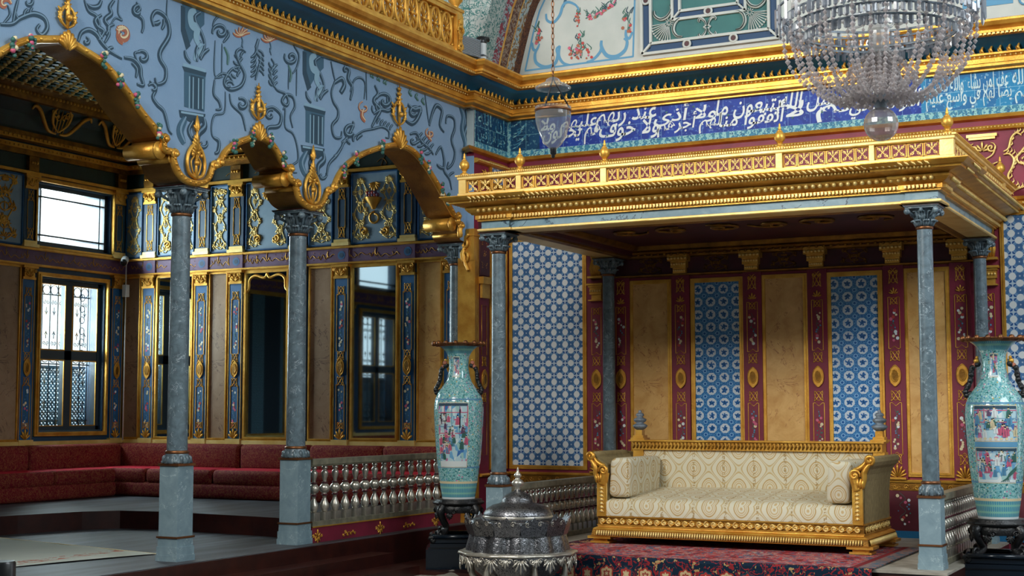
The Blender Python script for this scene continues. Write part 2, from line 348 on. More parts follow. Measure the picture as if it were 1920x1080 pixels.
# ------------------------------------------------------------------ mesh helpers
class MB:
    def __init__(s): s.v = []; s.f = []; s.mi = []; s.sm = []; s.mats = []
    def m(s, key):
        if key not in s.mats: s.mats.append(key)
        return s.mats.index(key)
    def addf(s, pts, faces, mat, smooth=False):
        b = len(s.v); k = s.m(mat); s.v += [tuple(p) for p in pts]
        for f in faces: s.f.append([b+i for i in f]); s.mi.append(k); s.sm.append(smooth)
    def poly(s, pts, mat): s.addf(pts, [list(range(len(pts)))], mat)
    def box(s, x0, x1, y0, y1, z0, z1, mat, F=None):
        P = [(x, y, z) for x in (x0, x1) for y in (y0, y1) for z in (z0, z1)]
        if F: P = [F(*p) for p in P]
        s.addf(P, [(0, 1, 3, 2), (4, 6, 7, 5), (0, 4, 5, 1), (2, 3, 7, 6), (0, 2, 6, 4), (1, 5, 7, 3)], mat)
    def lathe(s, c, prof, n, mat, smooth=True, rf=None, a0=0, cap=True):
        c = Vector(c); pts = []
        for r, z in prof:
            for i in range(n):
                a = a0+2*PI*i/n; q = r*(rf(a, z) if rf else 1)
                pts.append(c+Vector((q*math.cos(a), q*math.sin(a), z)))
        fs = [(j*n+i, j*n+(i+1) % n, (j+1)*n+(i+1) % n, (j+1)*n+i) for j in range(len(prof)-1) for i in range(n)]
        s.addf(pts, fs, mat, smooth)
        if cap:
            s.addf(pts[:n], [list(range(n))[::-1]], mat); s.addf(pts[-n:], [list(range(n))], mat)
    def ball(s, c, r, mat, n=8, sz=1.):
        s.lathe(c, [(r*math.sin(PI*j/(n//2+1))+1e-4, -r*sz*math.cos(PI*j/(n//2+1))) for j in range(n//2+2)], n, mat, cap=False)
    def tube(s, pts, r, mat, n=6, closed=False, smooth=True):
        P = [Vector(p) for p in pts]; N = len(P)
        if N < 2: return
        R = r if isinstance(r, (list, tuple)) else [r]*N
        vs = []; up = None
        for i in range(N):
            if closed: d = P[(i+1) % N]-P[i-1]
            else: d = P[min(i+1, N-1)]-P[max(i-1, 0)]
            if d.length < 1e-9: d = Vector((0, 0, 1))
            d.normalize()
            if up is None: up = d.orthogonal()
            up = up-d*up.dot(d)
            if up.length < 1e-6: up = d.orthogonal()
            up.normalize(); q = d.cross(up)
            for k in range(n):
                a = 2*PI*k/n; vs.append(P[i]+(up*math.cos(a)+q*math.sin(a))*R[i])
        L = N if closed else N-1
        fs = [(i*n+k, i*n+(k+1) % n, ((i+1) % N)*n+(k+1) % n, ((i+1) % N)*n+k) for i in range(L) for k in range(n)]
        if not closed: fs += [tuple(range(n))[::-1], tuple((N-1)*n+k for k in range(n))]
        s.addf(vs, fs, mat, smooth)
    def ribbon(s, pts, wid, mat, F, n=.002):
        """flat painted stroke: pts 2-D in the frame F, width per point"""
        N = len(pts); W = wid if isinstance(wid, (list, tuple)) else [wid]*N; vs = []
        for i in range(N):
            a, b = pts[max(i-1, 0)], pts[min(i+1, N-1)]; dx, dy = b[0]-a[0], b[1]-a[1]; L = math.hypot(dx, dy) or 1
            nx, ny = -dy/L*W[i]/2, dx/L*W[i]/2
            vs += [F(pts[i][0]+nx, pts[i][1]+ny, n+4e-5*i), F(pts[i][0]-nx, pts[i][1]-ny, n+4e-5*i)]
        s.addf(vs, [(2*i, 2*i+1, 2*i+3, 2*i+2) for i in range(N-1)], mat)
    def disc(s, u, v, r, mat, F, n=.002, k=8, sv=1.):
        s.addf([F(u+r*math.cos(2*PI*i/k), v+r*sv*math.sin(2*PI*i/k), n) for i in range(k)], [tuple(range(k))], mat)
    def sweep(s, path, prof, mat, closed=False, smooth=False, caps=True):
        """moulding: prof (out, z) swept along a horizontal path, out = left of the walking direction"""
        P = [Vector((p[0], p[1])) for p in path]; N = len(P); vs = []; k = len(prof)
        for i in range(N):
            d0 = (P[i]-P[i-1]).normalized() if (i > 0 or closed) else None
            d1 = (P[(i+1) % N]-P[i]).normalized() if (i < N-1 or closed) else None
            d0 = d0 or d1; d1 = d1 or d0
            n0, n1 = Vector((-d0.y, d0.x)), Vector((-d1.y, d1.x)); mm = n0+n1
            mm = mm/max(.2, mm.dot(n0)) if mm.length > 1e-6 else n0
            for o, z in prof: vs.append((P[i].x+mm.x*o, P[i].y+mm.y*o, z))
        L = N if closed else N-1
        fs = [(i*k+j, i*k+j+1, ((i+1) % N)*k+j+1, ((i+1) % N)*k+j) for i in range(L) for j in range(k-1)]
        if caps and not closed: fs += [tuple(range(k)), tuple((N-1)*k+j for j in range(k))[::-1]]
        s.addf(vs, fs, mat, smooth)
    def extrude(s, poly, F, n0, n1, mat, mside=None):
        k = len(poly); A = [F(u, v, n0) for u, v in poly]; B = [F(u, v, n1) for u, v in poly]
        s.addf(A, [tuple(range(k))[::-1]], mat); s.addf(B, [tuple(range(k))], mat)
        s.addf(A+B, [(i, (i+1) % k, k+(i+1) % k, k+i) for i in range(k)], mside or mat)
    def build(s, name, parent=None, origin=None):
        me = bpy.data.meshes.new(name); o_ = Vector(origin) if origin else None
        vs = [tuple(Vector(p)-o_) for p in s.v] if o_ else s.v
        me.from_pydata(vs, [], s.f)
        for k in s.mats: me.materials.append(MT[k])
        me.polygons.foreach_set('material_index', s.mi); me.polygons.foreach_set('use_smooth', s.sm); me.update()
        o = bpy.data.objects.new(name, me); COL.objects.link(o)
        if o_: o.location = o_
        if parent: o.parent = parent; o.matrix_parent_inverse = Matrix.Translation(-parent.location) if parent.location.length else Matrix()
        return o
def fixnormals(o):
    bm = bmesh.new(); bm.from_mesh(o.data); bmesh.ops.recalc_face_normals(bm, faces=bm.faces); bm.to_mesh(o.data); bm.free()
def tag(o, label, cat, group=None):
    o['label'] = label; o['category'] = cat
    if group: o['group'] = group
    return o
def struct(mb, name):
    o = mb.build(name); o['kind'] = 'structure'; return o
def thing(name, label, cat, loc=(0, 0, 0), group=None):
    o = bpy.data.objects.new(name, None); COL.objects.link(o); o.location = loc; o.empty_display_size = .1
    return tag(o, label, cat, group)
KIDS = {}
def kids(o):
    return [c for c in bpy.data.objects if c.parent == o]
def copy_tree(o, loc=None, label=None, group=None, rotz=None, parent=None):
    c = o.copy(); COL.objects.link(c)
    if parent: c.parent = parent
    if loc is not None: c.location = loc
    if rotz is not None: c.rotation_euler.z = rotz
    if label: c['label'] = label
    if group: c['group'] = group
    for ch in kids(o): copy_tree(ch, parent=c)
    return c
def part(mb, name, parent, label=None):
    """a part whose mesh is written in its parent's own coordinates"""
    o = mb.build(name); o.parent = parent
    if label: o['label'] = label
    return o
def cushion(x0, x1, y0, y1, z0, z1, r, mat, seg=3):
    bm = bmesh.new(); bmesh.ops.create_cube(bm, size=1)
    for v in bm.verts: v.co = Vector(((x0+x1)/2+v.co.x*(x1-x0), (y0+y1)/2+v.co.y*(y1-y0), (z0+z1)/2+v.co.z*(z1-z0)))
    bmesh.ops.bevel(bm, geom=bm.edges[:], offset=r, segments=seg, profile=.5, affect='EDGES')
    mb = MB(); bm.verts.index_update()
    mb.addf([v.co.copy() for v in bm.verts], [[v.index for v in f.verts] for f in bm.faces], mat, True); bm.free()
    return mb

def frame(o, u, v):
    o, u, v = Vector(o), Vector(u).normalized(), Vector(v).normalized(); n = u.cross(v)
    return lambda a, b, c=0.: o+u*a+v*b+n*c
def crom(P, k=6, closed=False):
    """Catmull-Rom through 2-D or 3-D points"""
    N = len(P); out = []
    rng = range(N if closed else N-1)
    for i in rng:
        p0 = P[(i-1) % N] if closed or i > 0 else P[0]; p1 = P[i]; p2 = P[(i+1) % N]; p3 = P[(i+2) % N] if closed or i+2 < N else P[-1]
        for j in range(k):
            t = j/k; t2 = t*t; t3 = t2*t
            out.append(tuple(.5*(2*b+(c-a)*t+(2*a-5*b+4*c-d)*t2+(3*b-a-3*c+d)*t3) for a, b, c, d in zip(p0, p1, p2, p3)))
    if not closed: out.append(tuple(P[-1]))
    return out
def spiral(cx, cy, r, a0, turns=1.3, sg=1, n=14, inner=.12):
    return [(cx+r*(1-(1-inner)*i/n)*math.cos(a0+sg*2*PI*turns*i/n), cy+r*(1-(1-inner)*i/n)*math.sin(a0+sg*2*PI*turns*i/n)) for i in range(n+1)]
def relief(mb, pts2, r, mat, F, n=5, lift=None):
    """gilded relief stroke lying on the frame"""
    q = r if not isinstance(r, list) else max(r)
    l = lift if lift is not None else q*.5
    mb.tube([F(a, b, l) for a, b in pts2], r, mat, n)
def taper(n, r0, r1): return [r0+(r1-r0)*i/(n-1) for i in range(n)]
def bulge(n, r): return [r*(.25+.75*math.sin(PI*min(1, max(0, .08+.84*i/(n-1))))) for i in range(n)]
def scroll(mb, cx, cy, r, a0, turns, sg, F, mat, th=.008, tail=None):
    p = spiral(cx, cy, r, a0, turns, sg)
    if tail: p = crom([tail, ((tail[0]+p[0][0])/2+(p[0][1]-tail[1])*.12*sg, (tail[1]+p[0][1])/2-(p[0][0]-tail[0])*.12*sg), p[0]], 4)[:-1]+p
    relief(mb, p, bulge(len(p), th), mat, F)
    e = p[-1]; mb.ball(F(e[0], e[1], th*.6), th*1.0, mat, 6)
def fan(mb, cx, cy, r, a, spread, k, F, mat, th=.01):
    for i in range(k):
        t = a+spread*(i/(k-1)-.5); L = r*(1-.28*abs(i/(k-1)-.5)*2)
        p = [(cx+math.cos(t)*L*q, cy+math.sin(t)*L*q) for q in (.12, .45, .8, 1.)]
        relief(mb, p, [th*.5, th*.9, th*1.2, th*.6], mat, F)
def arabesque(mb, w, h, F, mat, th=.007, rows=5, vase=False):
    """mirrored leafy scrollwork filling w x h, origin at its lower centre"""
    rr = random.Random(int(w*1000+h*77+rows)); N = rows+1
    for sg in (-1, 1):
        stem = [(sg*w*.04, 0)]
        for i in range(N):
            v = (i+.5)/N; off = .32*(.75+.25*rr.random()) if i % 2 == 0 else .10
            stem.append((sg*w*off, h*v)); side = 1 if i % 2 == 0 else -1; R = min(w*.13, h/N*.46)
            if rr.random() < .75: scroll(mb, sg*(w*off+side*R*.4), h*v, R*rr.uniform(.7, 1), PI/2*side*sg+PI/2, 1.0, sg*side, F, mat, th*.85)
            for q in range(5):
                a = rr.uniform(0, 2*PI); L = R*rr.uniform(.9, 1.6); ux, uy = sg*w*off, h*(v+rr.uniform(-.05, .05))
                pp = [(ux, uy), (ux+math.cos(a)*L*.5, uy+math.sin(a)*L*.5), (ux+math.cos(a+.6)*L, uy+math.sin(a+.6)*L)]
                pp = [(max(-w*.5, min(w*.5, x)), max(0, min(h, y))) for x, y in pp]; relief(mb, pp, [th*.7, th*1.1, th*.25], mat, F)
        stem.append((sg*w*.04, h*.97)); st = crom(stem, 5); relief(mb, st, [th*.8]*len(st), mat, F)
    fan(mb, 0, h*.88, h*.11, PI/2, 2.4, 7, F, mat, th*.8); fan(mb, 0, h*.04, h*.10, -PI/2+PI, 2.8, 5, F, mat, th*.8)
    for v, s in ((.22, 1), (.5, 1.3), (.75, .8)):
        lo = [(w*.11*s*math.cos(t*PI/5), h*v+h*.05*s*math.sin(t*PI/5)) for t in range(11)]; relief(mb, lo, th*.7, mat, F)
        relief(mb, [(0, h*(v-.09)), (0, h*v), (0, h*(v+.09))], [th*.3, th*.9, th*.3], mat, F)
def knot(mb, cx, cy, w, h, F, mat, th=.004):
    """interlaced strapwork"""
    p = [(cx+w/2*math.sin(2*t*2*PI/28), cy+h/2*math.cos(3*t*2*PI/28)) for t in range(28)]
    mb.tube([F(a, b, th) for a, b in p], th, mat, 4, closed=True)
    for sg in (-1, 1):
        relief(mb, [(cx+sg*w*.5, cy+h*.55), (cx+sg*w*.2, cy+h*.3), (cx, cy+h*.05), (cx+sg*w*.25, cy-h*.3), (cx+sg*w*.5, cy-h*.55)], th, mat, F, 4)
        mb.ball(F(cx+sg*w*.5, cy-h*.5, th), th*2, mat, 6)
def medallion(mb, cx, cy, w, h, F, mat, boss):
    N = 20; out = []
    for i in range(N):
        a = 2*PI*i/N; c_, s_ = math.cos(a), math.sin(a)
        out.append((cx+w/2*math.copysign(abs(c_)**1.3, c_)*(1 if abs(s_) < .8 else .8), cy+h/2*math.copysign(abs(s_)**.85, s_)))
    mb.extrude(out, F, 0, .012, mat)
    mb.tube([F(u, v, .014) for u, v in out], .005, mat, 5, closed=True)
    el = [(cx+w*.3*math.cos(2*PI*i/16), cy+h*.28*math.sin(2*PI*i/16)) for i in range(16)]
    mb.tube([F(u, v, .016) for u, v in el], .006, mat, 5, closed=True)
    el2 = [(cx+(u-cx)*.85, cy+(v-cy)*.85) for u, v in el]
    mb.extrude(el2, F, .01, .02, boss)
def flowers(mb, cx, v0, v1, w, F, seed=0, n=.0025):
    """painted flower spray running up a narrow board"""
    r = random.Random(seed); N = 9
    st = crom([(cx+(-1)**i*w*.10, v0+(v1-v0)*i/5) for i in range(6)], 4)
    mb.ribbon(st, .004, 'leaf_green', F, n)
    for i in range(int((v1-v0)/.022)):
        v = v0+.022*i; grp = (i//5) % 2
        c = r.choice(['cream', 'pink', 'rose_red', 'white_glaze', 'cream'] if grp == 0 else ['sky_paint', 'leaf_green', 'sky_paint'])
        mb.disc(cx+r.uniform(-.28, .28)*w, v, r.uniform(.010, .019) if grp == 0 else r.uniform(.006, .011), c, F, n+.0002*(i % 9)+.0003, 7)
def gframe(mb, u0, u1, v0, v1, wd, F, mat, th=.018):
    """moulded picture-frame border around a panel"""
    for k, (a, t) in enumerate(((0, th), (wd*.5, th*1.5))):
        b = wd*.5
        U0, U1, V0, V1 = u0+a, u1-a, v0+a, v1-a
        mb.box(U0, U1, V1-b, V1, 0, t, mat, F); mb.box(U0, U1, V0, V0+b, 0, t, mat, F)
        mb.box(U0, U0+b, V0+b, V1-b, 0, t, mat, F); mb.box(U1-b, U1, V0+b, V1-b, 0, t, mat, F)
def along(path, step, off=0.):
    """points, direction, left normal every step along a path"""
    out = []
    for (x0, y0), (x1, y1) in zip(path[:-1], path[1:]):
        L = math.hypot(x1-x0, y1-y0)
        if L < step*.6: continue
        n = max(1, round(L/step)); dx, dy = (x1-x0)/L, (y1-y0)/L
        for i in range(n):
            t = (i+.5)*L/n; out.append((x0+dx*t-dy*off, y0+dy*t+dx*off, dx, dy))
    return out
ARF = {'ا': 'FE8D1', 'ب': 'FE8F4', 'ت': 'FE954', 'ث': 'FE994', 'ج': 'FE9D4', 'ح': 'FEA14', 'خ': 'FEA54', 'د': 'FEA92', 'ذ': 'FEAB2', 'ر': 'FEAD2', 'ز': 'FEAF2', 'س': 'FEB14', 'ش': 'FEB54', 'ص': 'FEB94', 'ض': 'FEBD4', 'ط': 'FEC14', 'ظ': 'FEC54', 'ع': 'FEC94', 'غ': 'FECD4', 'ف': 'FED14', 'ق': 'FED54', 'ك': 'FED94', 'ل': 'FEDD4', 'م': 'FEE14', 'ن': 'FEE54', 'ه': 'FEE94', 'و': 'FEED2', 'ي': 'FEF14', 'ى': 'FEEF2', 'أ': 'FE832', 'إ': 'FE872', 'ء': 'FE800', 'ة': 'FE932'}
def shape_ar(s):
    """joins Arabic letters into their presentation forms and reverses them for a left-to-right typesetter"""
    out = []; i = 0; prev = False
    while i < len(s):
        ch = s[i]; nx = s[i+1] if i+1 < len(s) else ' '
        if ch == 'ل' and nx in 'اأ':
            base = 0xFEFB if nx == 'ا' else 0xFEF7
            out.append(chr(base+(1 if prev else 0))); prev = False; i += 2; continue
        if ch not in ARF: out.append(ch); prev = False; i += 1; continue
        b = int(ARF[ch][:4], 16); k = int(ARF[ch][4]); k = 2 if k == 1 else k
        joins = k == 4 and nx in ARF and ARF[nx][4] != '0'
        if k == 0: out.append(chr(b)); prev = False
        elif k == 2: out.append(chr(b+(1 if prev else 0))); prev = False
        else:
            out.append(chr(b+(3 if (prev and joins) else 2 if joins else 1 if prev else 0))); prev = joins
        i += 1
    return ''.join(reversed(out))
def write(mb, text, F, u0, u1, v0, v1, mat, n=.003, bold=.012, arabic=True, res=2, slant=0.):
    c = bpy.data.curves.new('text', 'FONT'); c.body = shape_ar(text) if arabic else text
    c.offset = bold; c.resolution_u = res
    o = bpy.data.objects.new('text', c); COL.objects.link(o); bpy.context.view_layer.update()
    me = o.evaluated_get(bpy.context.evaluated_depsgraph_get()).to_mesh()
    V = [v.co.copy() for v in me.vertices]; fs = [list(p.vertices) for p in me.polygons]
    if V:
        xa, xb = min(v.x for v in V), max(v.x for v in V); ya, yb = min(v.y for v in V), max(v.y for v in V)
        P = [((v.x-xa)/(xb-xa), (v.y-ya)/(yb-ya)) for v in V]
        mb.addf([F(u0+(u1-u0)*a+slant*(b-.5), v0+(v1-v0)*b, n) for a, b in P], fs, mat)
    bpy.data.objects.remove(o); bpy.data.curves.remove(c)
def wpart(mb, name, parent, label=None):
    """a part written in world coordinates"""
    L = parent.location; q = parent
    while q.parent: q = q.parent; L = L+q.location
    mb.v = [(a-L.x, b-L.y, c-L.z) for a, b, c in mb.v]
    return part(mb, name, parent, label)
def wthing(mb, name, label, cat, loc, group=None):
    L = Vector(loc); mb.v = [(a-L.x, b-L.y, c-L.z) for a, b, c in mb.v]
    o = mb.build(name); o.location = L; return tag(o, label, cat, group)

AX = -.10          # face of the arcade wall
CX = -.27          # axis of the arcade columns
D = -5.53          # left wall of the gallery
EY = -.43          # end wall of the gallery
GF = .05           # gallery floor
GU = .24           # raised floor of the gallery
PY = -.82          # front of the corner pier
MF = -.30          # floor of the hall
# ------------------------------------------------------------------ floors and steps
b = MB(); b.box(.55, 13, -16, 1, MF-.1, MF, 'wood_floor'); b.box(-.62, 13, -24, -16, MF-.1, MF, 'wood_floor'); struct(b, 'floor')
b = MB(); b.box(D-.1, -.02, -10, .2, -.3, GF, 'wood_floor'); b.box(-.022, -.001, -10, .2, -.3, GF-.005, 'dark_wood')
struct(b, 'floor')
b = MB(); b.box(-.001, .25, -16, -2.9, MF, -.09, 'dark_wood'); b.box(.25, .55, -16, -2.9, MF-.1, -.2, 'dark_wood')
b.box(-.001, 1.2, -2.9, 0, MF, -.25, 'dark_wood'); struct(b, 'floor')
b = MB(); pl = [(-.36, -3.40), (-1.2, -3.25), (-2.5, -3.12), (-3.0, -3.2), (-3.25, -3.5), (-3.45, -4.2), (-3.6, -5.2), (-3.6, -10), (D, -10), (D, EY), (-.36, EY)]
F0 = lambda u, v, n=0.: Vector((u, v, n))
b.extrude(pl, F0, GF, GU, 'wood_floor', 'dark_wood'); struct(b, 'floor')
b = MB(); b.box(1.22, 5.60, -3.12, 0, MF, -.02, 'dark_wood'); b.box(1.2, 5.60, -3.14, 0, -.02, 0, 'stone_pale'); struct(b, 'floor')

# ------------------------------------------------------------------ walls
b = MB()   # throne wall
b.box(-.3, 9.5, 0, .3, -.3, 5.25, 'maroon')
FW0 = lambda u, v, n=0.: Vector((u, -n, v))               # frame of the throne wall
def strip(mb, u0, u1, v0, v1, mat, F, n=.004): mb.poly([F(u0, v0, n), F(u1, v0, n), F(u1, v1, n), F(u0, v1, n)], mat)
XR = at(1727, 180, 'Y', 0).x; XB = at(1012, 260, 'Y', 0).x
strip(b, 0, 9.5, 4.29, 4.37, 'border_tile', FW0)
strip(b, 0, .05, 4.37, 4.80, 'border_tile', FW0)
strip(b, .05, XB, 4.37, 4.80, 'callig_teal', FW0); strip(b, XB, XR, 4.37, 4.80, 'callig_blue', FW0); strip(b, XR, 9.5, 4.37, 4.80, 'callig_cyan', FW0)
for i in range(7):    # pale leaves of the first tile
    u, v = .10+.035*(i % 3), 4.42+.045*i
    b.ribbon(crom([(u-.04, v-.02), (u+.03, v+.005), (u+.09, v+.05)], 4), [.004]+[.012]*5+[.02]*2+[.004], 'border_tile', FW0, .006)
segs = [('الذين ينفقون', 'أموالهم في'), ('سبيل الله', 'ثم لا'), ('يتبعون ما', 'أنفقوا منا'), ('ولا أذى', 'لهم أجرهم'), ('عند ربهم', 'ولا خوف'), ('عليهم ولا', 'هم يحزنون')]
UW = (XR-XB-.06)/len(segs)
for i, (a, c) in enumerate(segs):
    u1 = XR-.02-i*UW; u0 = u1-UW*1.02
    write(b, a, FW0, u0-.02, u1-.02, 4.50, 4.745, 'white_glaze', .007, .015, slant=.05)
    write(b, c, FW0, u0+.02, u1+.02, 4.375, 4.64, 'white_glaze', .009, .015, slant=.05)
    for k in range(9):
        u = u0+UW*(k+.5)/9; v = 4.42+.3*((k*7+i*3) % 9)/9
        b.ribbon(crom([(u-.012, v), (u, v+.012), (u+.016, v+.004)], 3), [.001, .004, .005, .006, .005, .003, .001], 'border_tile', FW0, .0055)
        if k % 4 == 1: b.disc(u, v, .011, 'leaf_green', FW0, .011)
for i, (a, c) in enumerate([('والله', 'يضاعف'), ('لمن يشاء', 'والله واسع'), ('عليم الذين', 'ينفقون')]):
    u0 = XR+.03+(2-i)*.52 if False else XR+.03+i*.44
    write(b, (['والله يضاعف', 'عف لمن يشاء', 'سبيل الله'][i]), FW0, u0, u0+.40, 4.52, 4.745, 'pale_script', .007, .014)
    write(b, (['واسع عليم', 'يضا لهم في', 'أموالهم'][i]), FW0, u0+.02, u0+.43, 4.38, 4.60, 'pale_script', .009, .014)
struct(b, 'wall_back')

b = MB()   # corner pier between the gallery and the throne wall
b.box(-.20, 0, PY, 0, -.3, 5.25, 'maroon')
FPIER = frame((0, PY, 0), (0, 1, 0), (0, 0, 1))            # u runs into the corner, n towards the hall
b.box(-.098, -.002, PY-.006, PY, 4.27, 4.75, 'white_plaster'); b.box(-.203, .012, PY-.012, PY+.10, 0, 3.03, 'gold'); b.box(-.20, -.0, PY-.004, PY, 3.03, 4.2, 'blue_wall')
for q in (0, .035, .07): b.box(.012, .02, PY-.01+q, PY+.012+q, .1, 3.0, 'gold')
b.box(-.10, .01, PY-.02, PY+.14, 3.0, 3.33, 'gold'); b.box(-.09, .02, PY-.03, PY+.15, 3.28, 3.36, 'gold')
strip(b, .02, .82, 4.37, 4.80, 'callig_teal', FPIER); strip(b, 0, .82, 4.29, 4.37, 'border_tile', FPIER)
strip(b, .0, .02, 4.37, 4.80, 'border_tile', FPIER)
write(b, 'إن الله', FPIER, .08, .75, 4.54, 4.74, 'border_tile', .007, .01); write(b, 'خير الرازقين', FPIER, .08, .75, 4.39, 4.56, 'border_tile', .008, .01)
struct(b, 'wall_right')

# arcade wall: its lower outline follows the lobed arches
FA = lambda u, v, n=0.: Vector((AX+n, u, v))               # u = Y along the arcade, v = height
def pa(px, py): p = at(px, py, 'X', AX); return (p.y, p.z)
half1 = [(120, 76), (150, 93), (185, 116), (215, 147), (240, 180), (263, 213), (284, 238), (298, 256)]
cons1 = [(306, 262), (303, 272), (307, 282), (320, 286), (322, 300), (327, 316), (335, 330), (348, 340), (363, 344), (378, 342), (388, 333), (393, 320)]
arch2 = [(397, 312), (408, 309), (411, 302), (420, 285), (437, 271), (458, 262), (480, 257), (500, 265), (513, 280), (524, 300), (533, 314)]
cons2 = [(541, 318), (539, 328), (543, 338), (551, 343), (553, 355), (557, 370), (566, 382), (580, 390), (594, 388), (603, 378), (608, 366)]
arch3 = [(613, 358), (622, 355), (625, 346), (633, 328), (648, 309), (668, 294), (692, 283), (718, 275), (743, 272), (768, 281), (790, 304), (811, 336), (828, 366), (842, 392), (849, 404)]
cons3 = [(857, 408), (856, 416), (861, 422)]
h1 = [pa(*p) for p in half1]; yc, zc = h1[0]
left1 = [(2*yc-y, z) for y, z in reversed(h1[1:]+[pa(*p) for p in cons1])]
OUT = left1+h1+[pa(*p) for p in cons1+arch2+cons2+arch3+cons3]
OUT += [(-1.00, 3.33), (-.99, 3.25), (-.93, 3.22), (PY, 3.215)]
OUTS = crom(OUT, 3)
TH = .34
b = MB()
ZT = 5.25
y0 = OUTS[0][0]
outl = OUTS+[(PY, ZT), (-10.2, ZT), (-10.2, 3.3), (y0, 3.3)]
b.extrude(outl, FA, -TH, 0, 'blue_wall', 'arch_brown')
# --- painted decoration, traced in wall coordinates
SN = [0]
def stroke(pp, w0, mat='paint_dark', hl=True):
    SN[0] += 1; nn = .003+.00002*SN[0]
    P = crom([pa(*p) for p in pp], 6); n = len(P); W = [w0*(.35+.65*math.sin(PI*min(1, .12+.8*i/(n-1)))) for i in range(n)]
    W = [q*.9 for q in W]; b.ribbon(P, W, mat, FA, nn)
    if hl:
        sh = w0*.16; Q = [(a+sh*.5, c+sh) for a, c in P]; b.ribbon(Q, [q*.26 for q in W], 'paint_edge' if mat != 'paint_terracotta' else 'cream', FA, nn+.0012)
def curl(px, py, r, a0, turns, sg, w0, mat='paint_dark'):
    """painted volute: radius in picture pixels of the photograph"""
    pp = [(px+r*(1-.85*i/12)*math.cos(a0+sg*2*PI*turns*i/12), py-r*(1-.85*i/12)*math.sin(a0+sg*2*PI*turns*i/12)) for i in range(13)]
    stroke(pp, w0, mat)
def leaf(px, py, ang, L, w0, mat='paint_dark'):
    a = math.radians(ang); stroke([(px, py), (px+math.cos(a)*L*.5-math.sin(a)*L*.12, py-math.sin(a)*L*.5-math.cos(a)*L*.12), (px+math.cos(a)*L, py-math.sin(a)*L)], w0, mat)
def flower(px, py, s, mat='paint_terracotta'):
    for a in range(20, 161, 28): leaf(px, py, a, s, .035, mat)
    leaf(px, py, 270, s*1.2, .02, 'paint_mid')
def bay_scroll(dx, dy, sx=1., sy=1., light=1):
    """one bay of the repeated arabesque, drawn relative to the photographed one"""
    T = lambda L: [(dx+x*sx, dy+y*sy) for x, y in L]
    stroke(T([(0, 46), (22, 45), (38, 34), (62, 26), (82, 34), (88, 52), (78, 66), (68, 56), (74, 46)]), .05)
    stroke(T([(24, 42), (28, 20), (34, -4)]), .035)
    stroke(T([(6, 44), (18, 28), (14, 10)]), .03)
    leaf(dx+44*sx, dy+30*sy, 60, 16, .03); leaf(dx+56*sx, dy+27*sy, 70, 14, .03); leaf(dx+34*sx, dy+36*sy, 110, 14, .03)
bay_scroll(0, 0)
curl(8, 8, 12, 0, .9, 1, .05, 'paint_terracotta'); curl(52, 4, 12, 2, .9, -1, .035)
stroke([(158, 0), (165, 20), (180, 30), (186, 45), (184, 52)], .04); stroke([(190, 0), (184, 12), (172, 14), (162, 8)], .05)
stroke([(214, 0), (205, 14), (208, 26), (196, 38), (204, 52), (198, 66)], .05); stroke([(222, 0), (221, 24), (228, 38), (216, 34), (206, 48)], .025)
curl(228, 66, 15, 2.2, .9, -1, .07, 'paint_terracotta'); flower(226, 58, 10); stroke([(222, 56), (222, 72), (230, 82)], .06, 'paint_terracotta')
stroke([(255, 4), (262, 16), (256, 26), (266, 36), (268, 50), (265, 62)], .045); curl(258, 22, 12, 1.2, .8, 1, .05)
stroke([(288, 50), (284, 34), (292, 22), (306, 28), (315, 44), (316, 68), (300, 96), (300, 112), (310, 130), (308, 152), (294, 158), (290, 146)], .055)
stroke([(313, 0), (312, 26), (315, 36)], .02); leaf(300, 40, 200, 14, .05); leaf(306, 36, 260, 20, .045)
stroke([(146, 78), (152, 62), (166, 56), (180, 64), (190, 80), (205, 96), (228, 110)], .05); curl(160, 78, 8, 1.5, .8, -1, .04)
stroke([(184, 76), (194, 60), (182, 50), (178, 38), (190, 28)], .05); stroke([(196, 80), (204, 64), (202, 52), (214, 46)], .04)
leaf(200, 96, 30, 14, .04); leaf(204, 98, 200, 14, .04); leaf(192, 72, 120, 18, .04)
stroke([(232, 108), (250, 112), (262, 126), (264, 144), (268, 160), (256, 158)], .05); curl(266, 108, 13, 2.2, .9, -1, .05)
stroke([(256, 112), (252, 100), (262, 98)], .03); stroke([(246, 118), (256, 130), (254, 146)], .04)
stroke([(280, 152), (292, 166), (286, 182), (294, 196), (306, 208), (312, 228), (316, 244), (322, 252)], .045); curl(286, 166, 10, 2.6, .8, -1, .04)
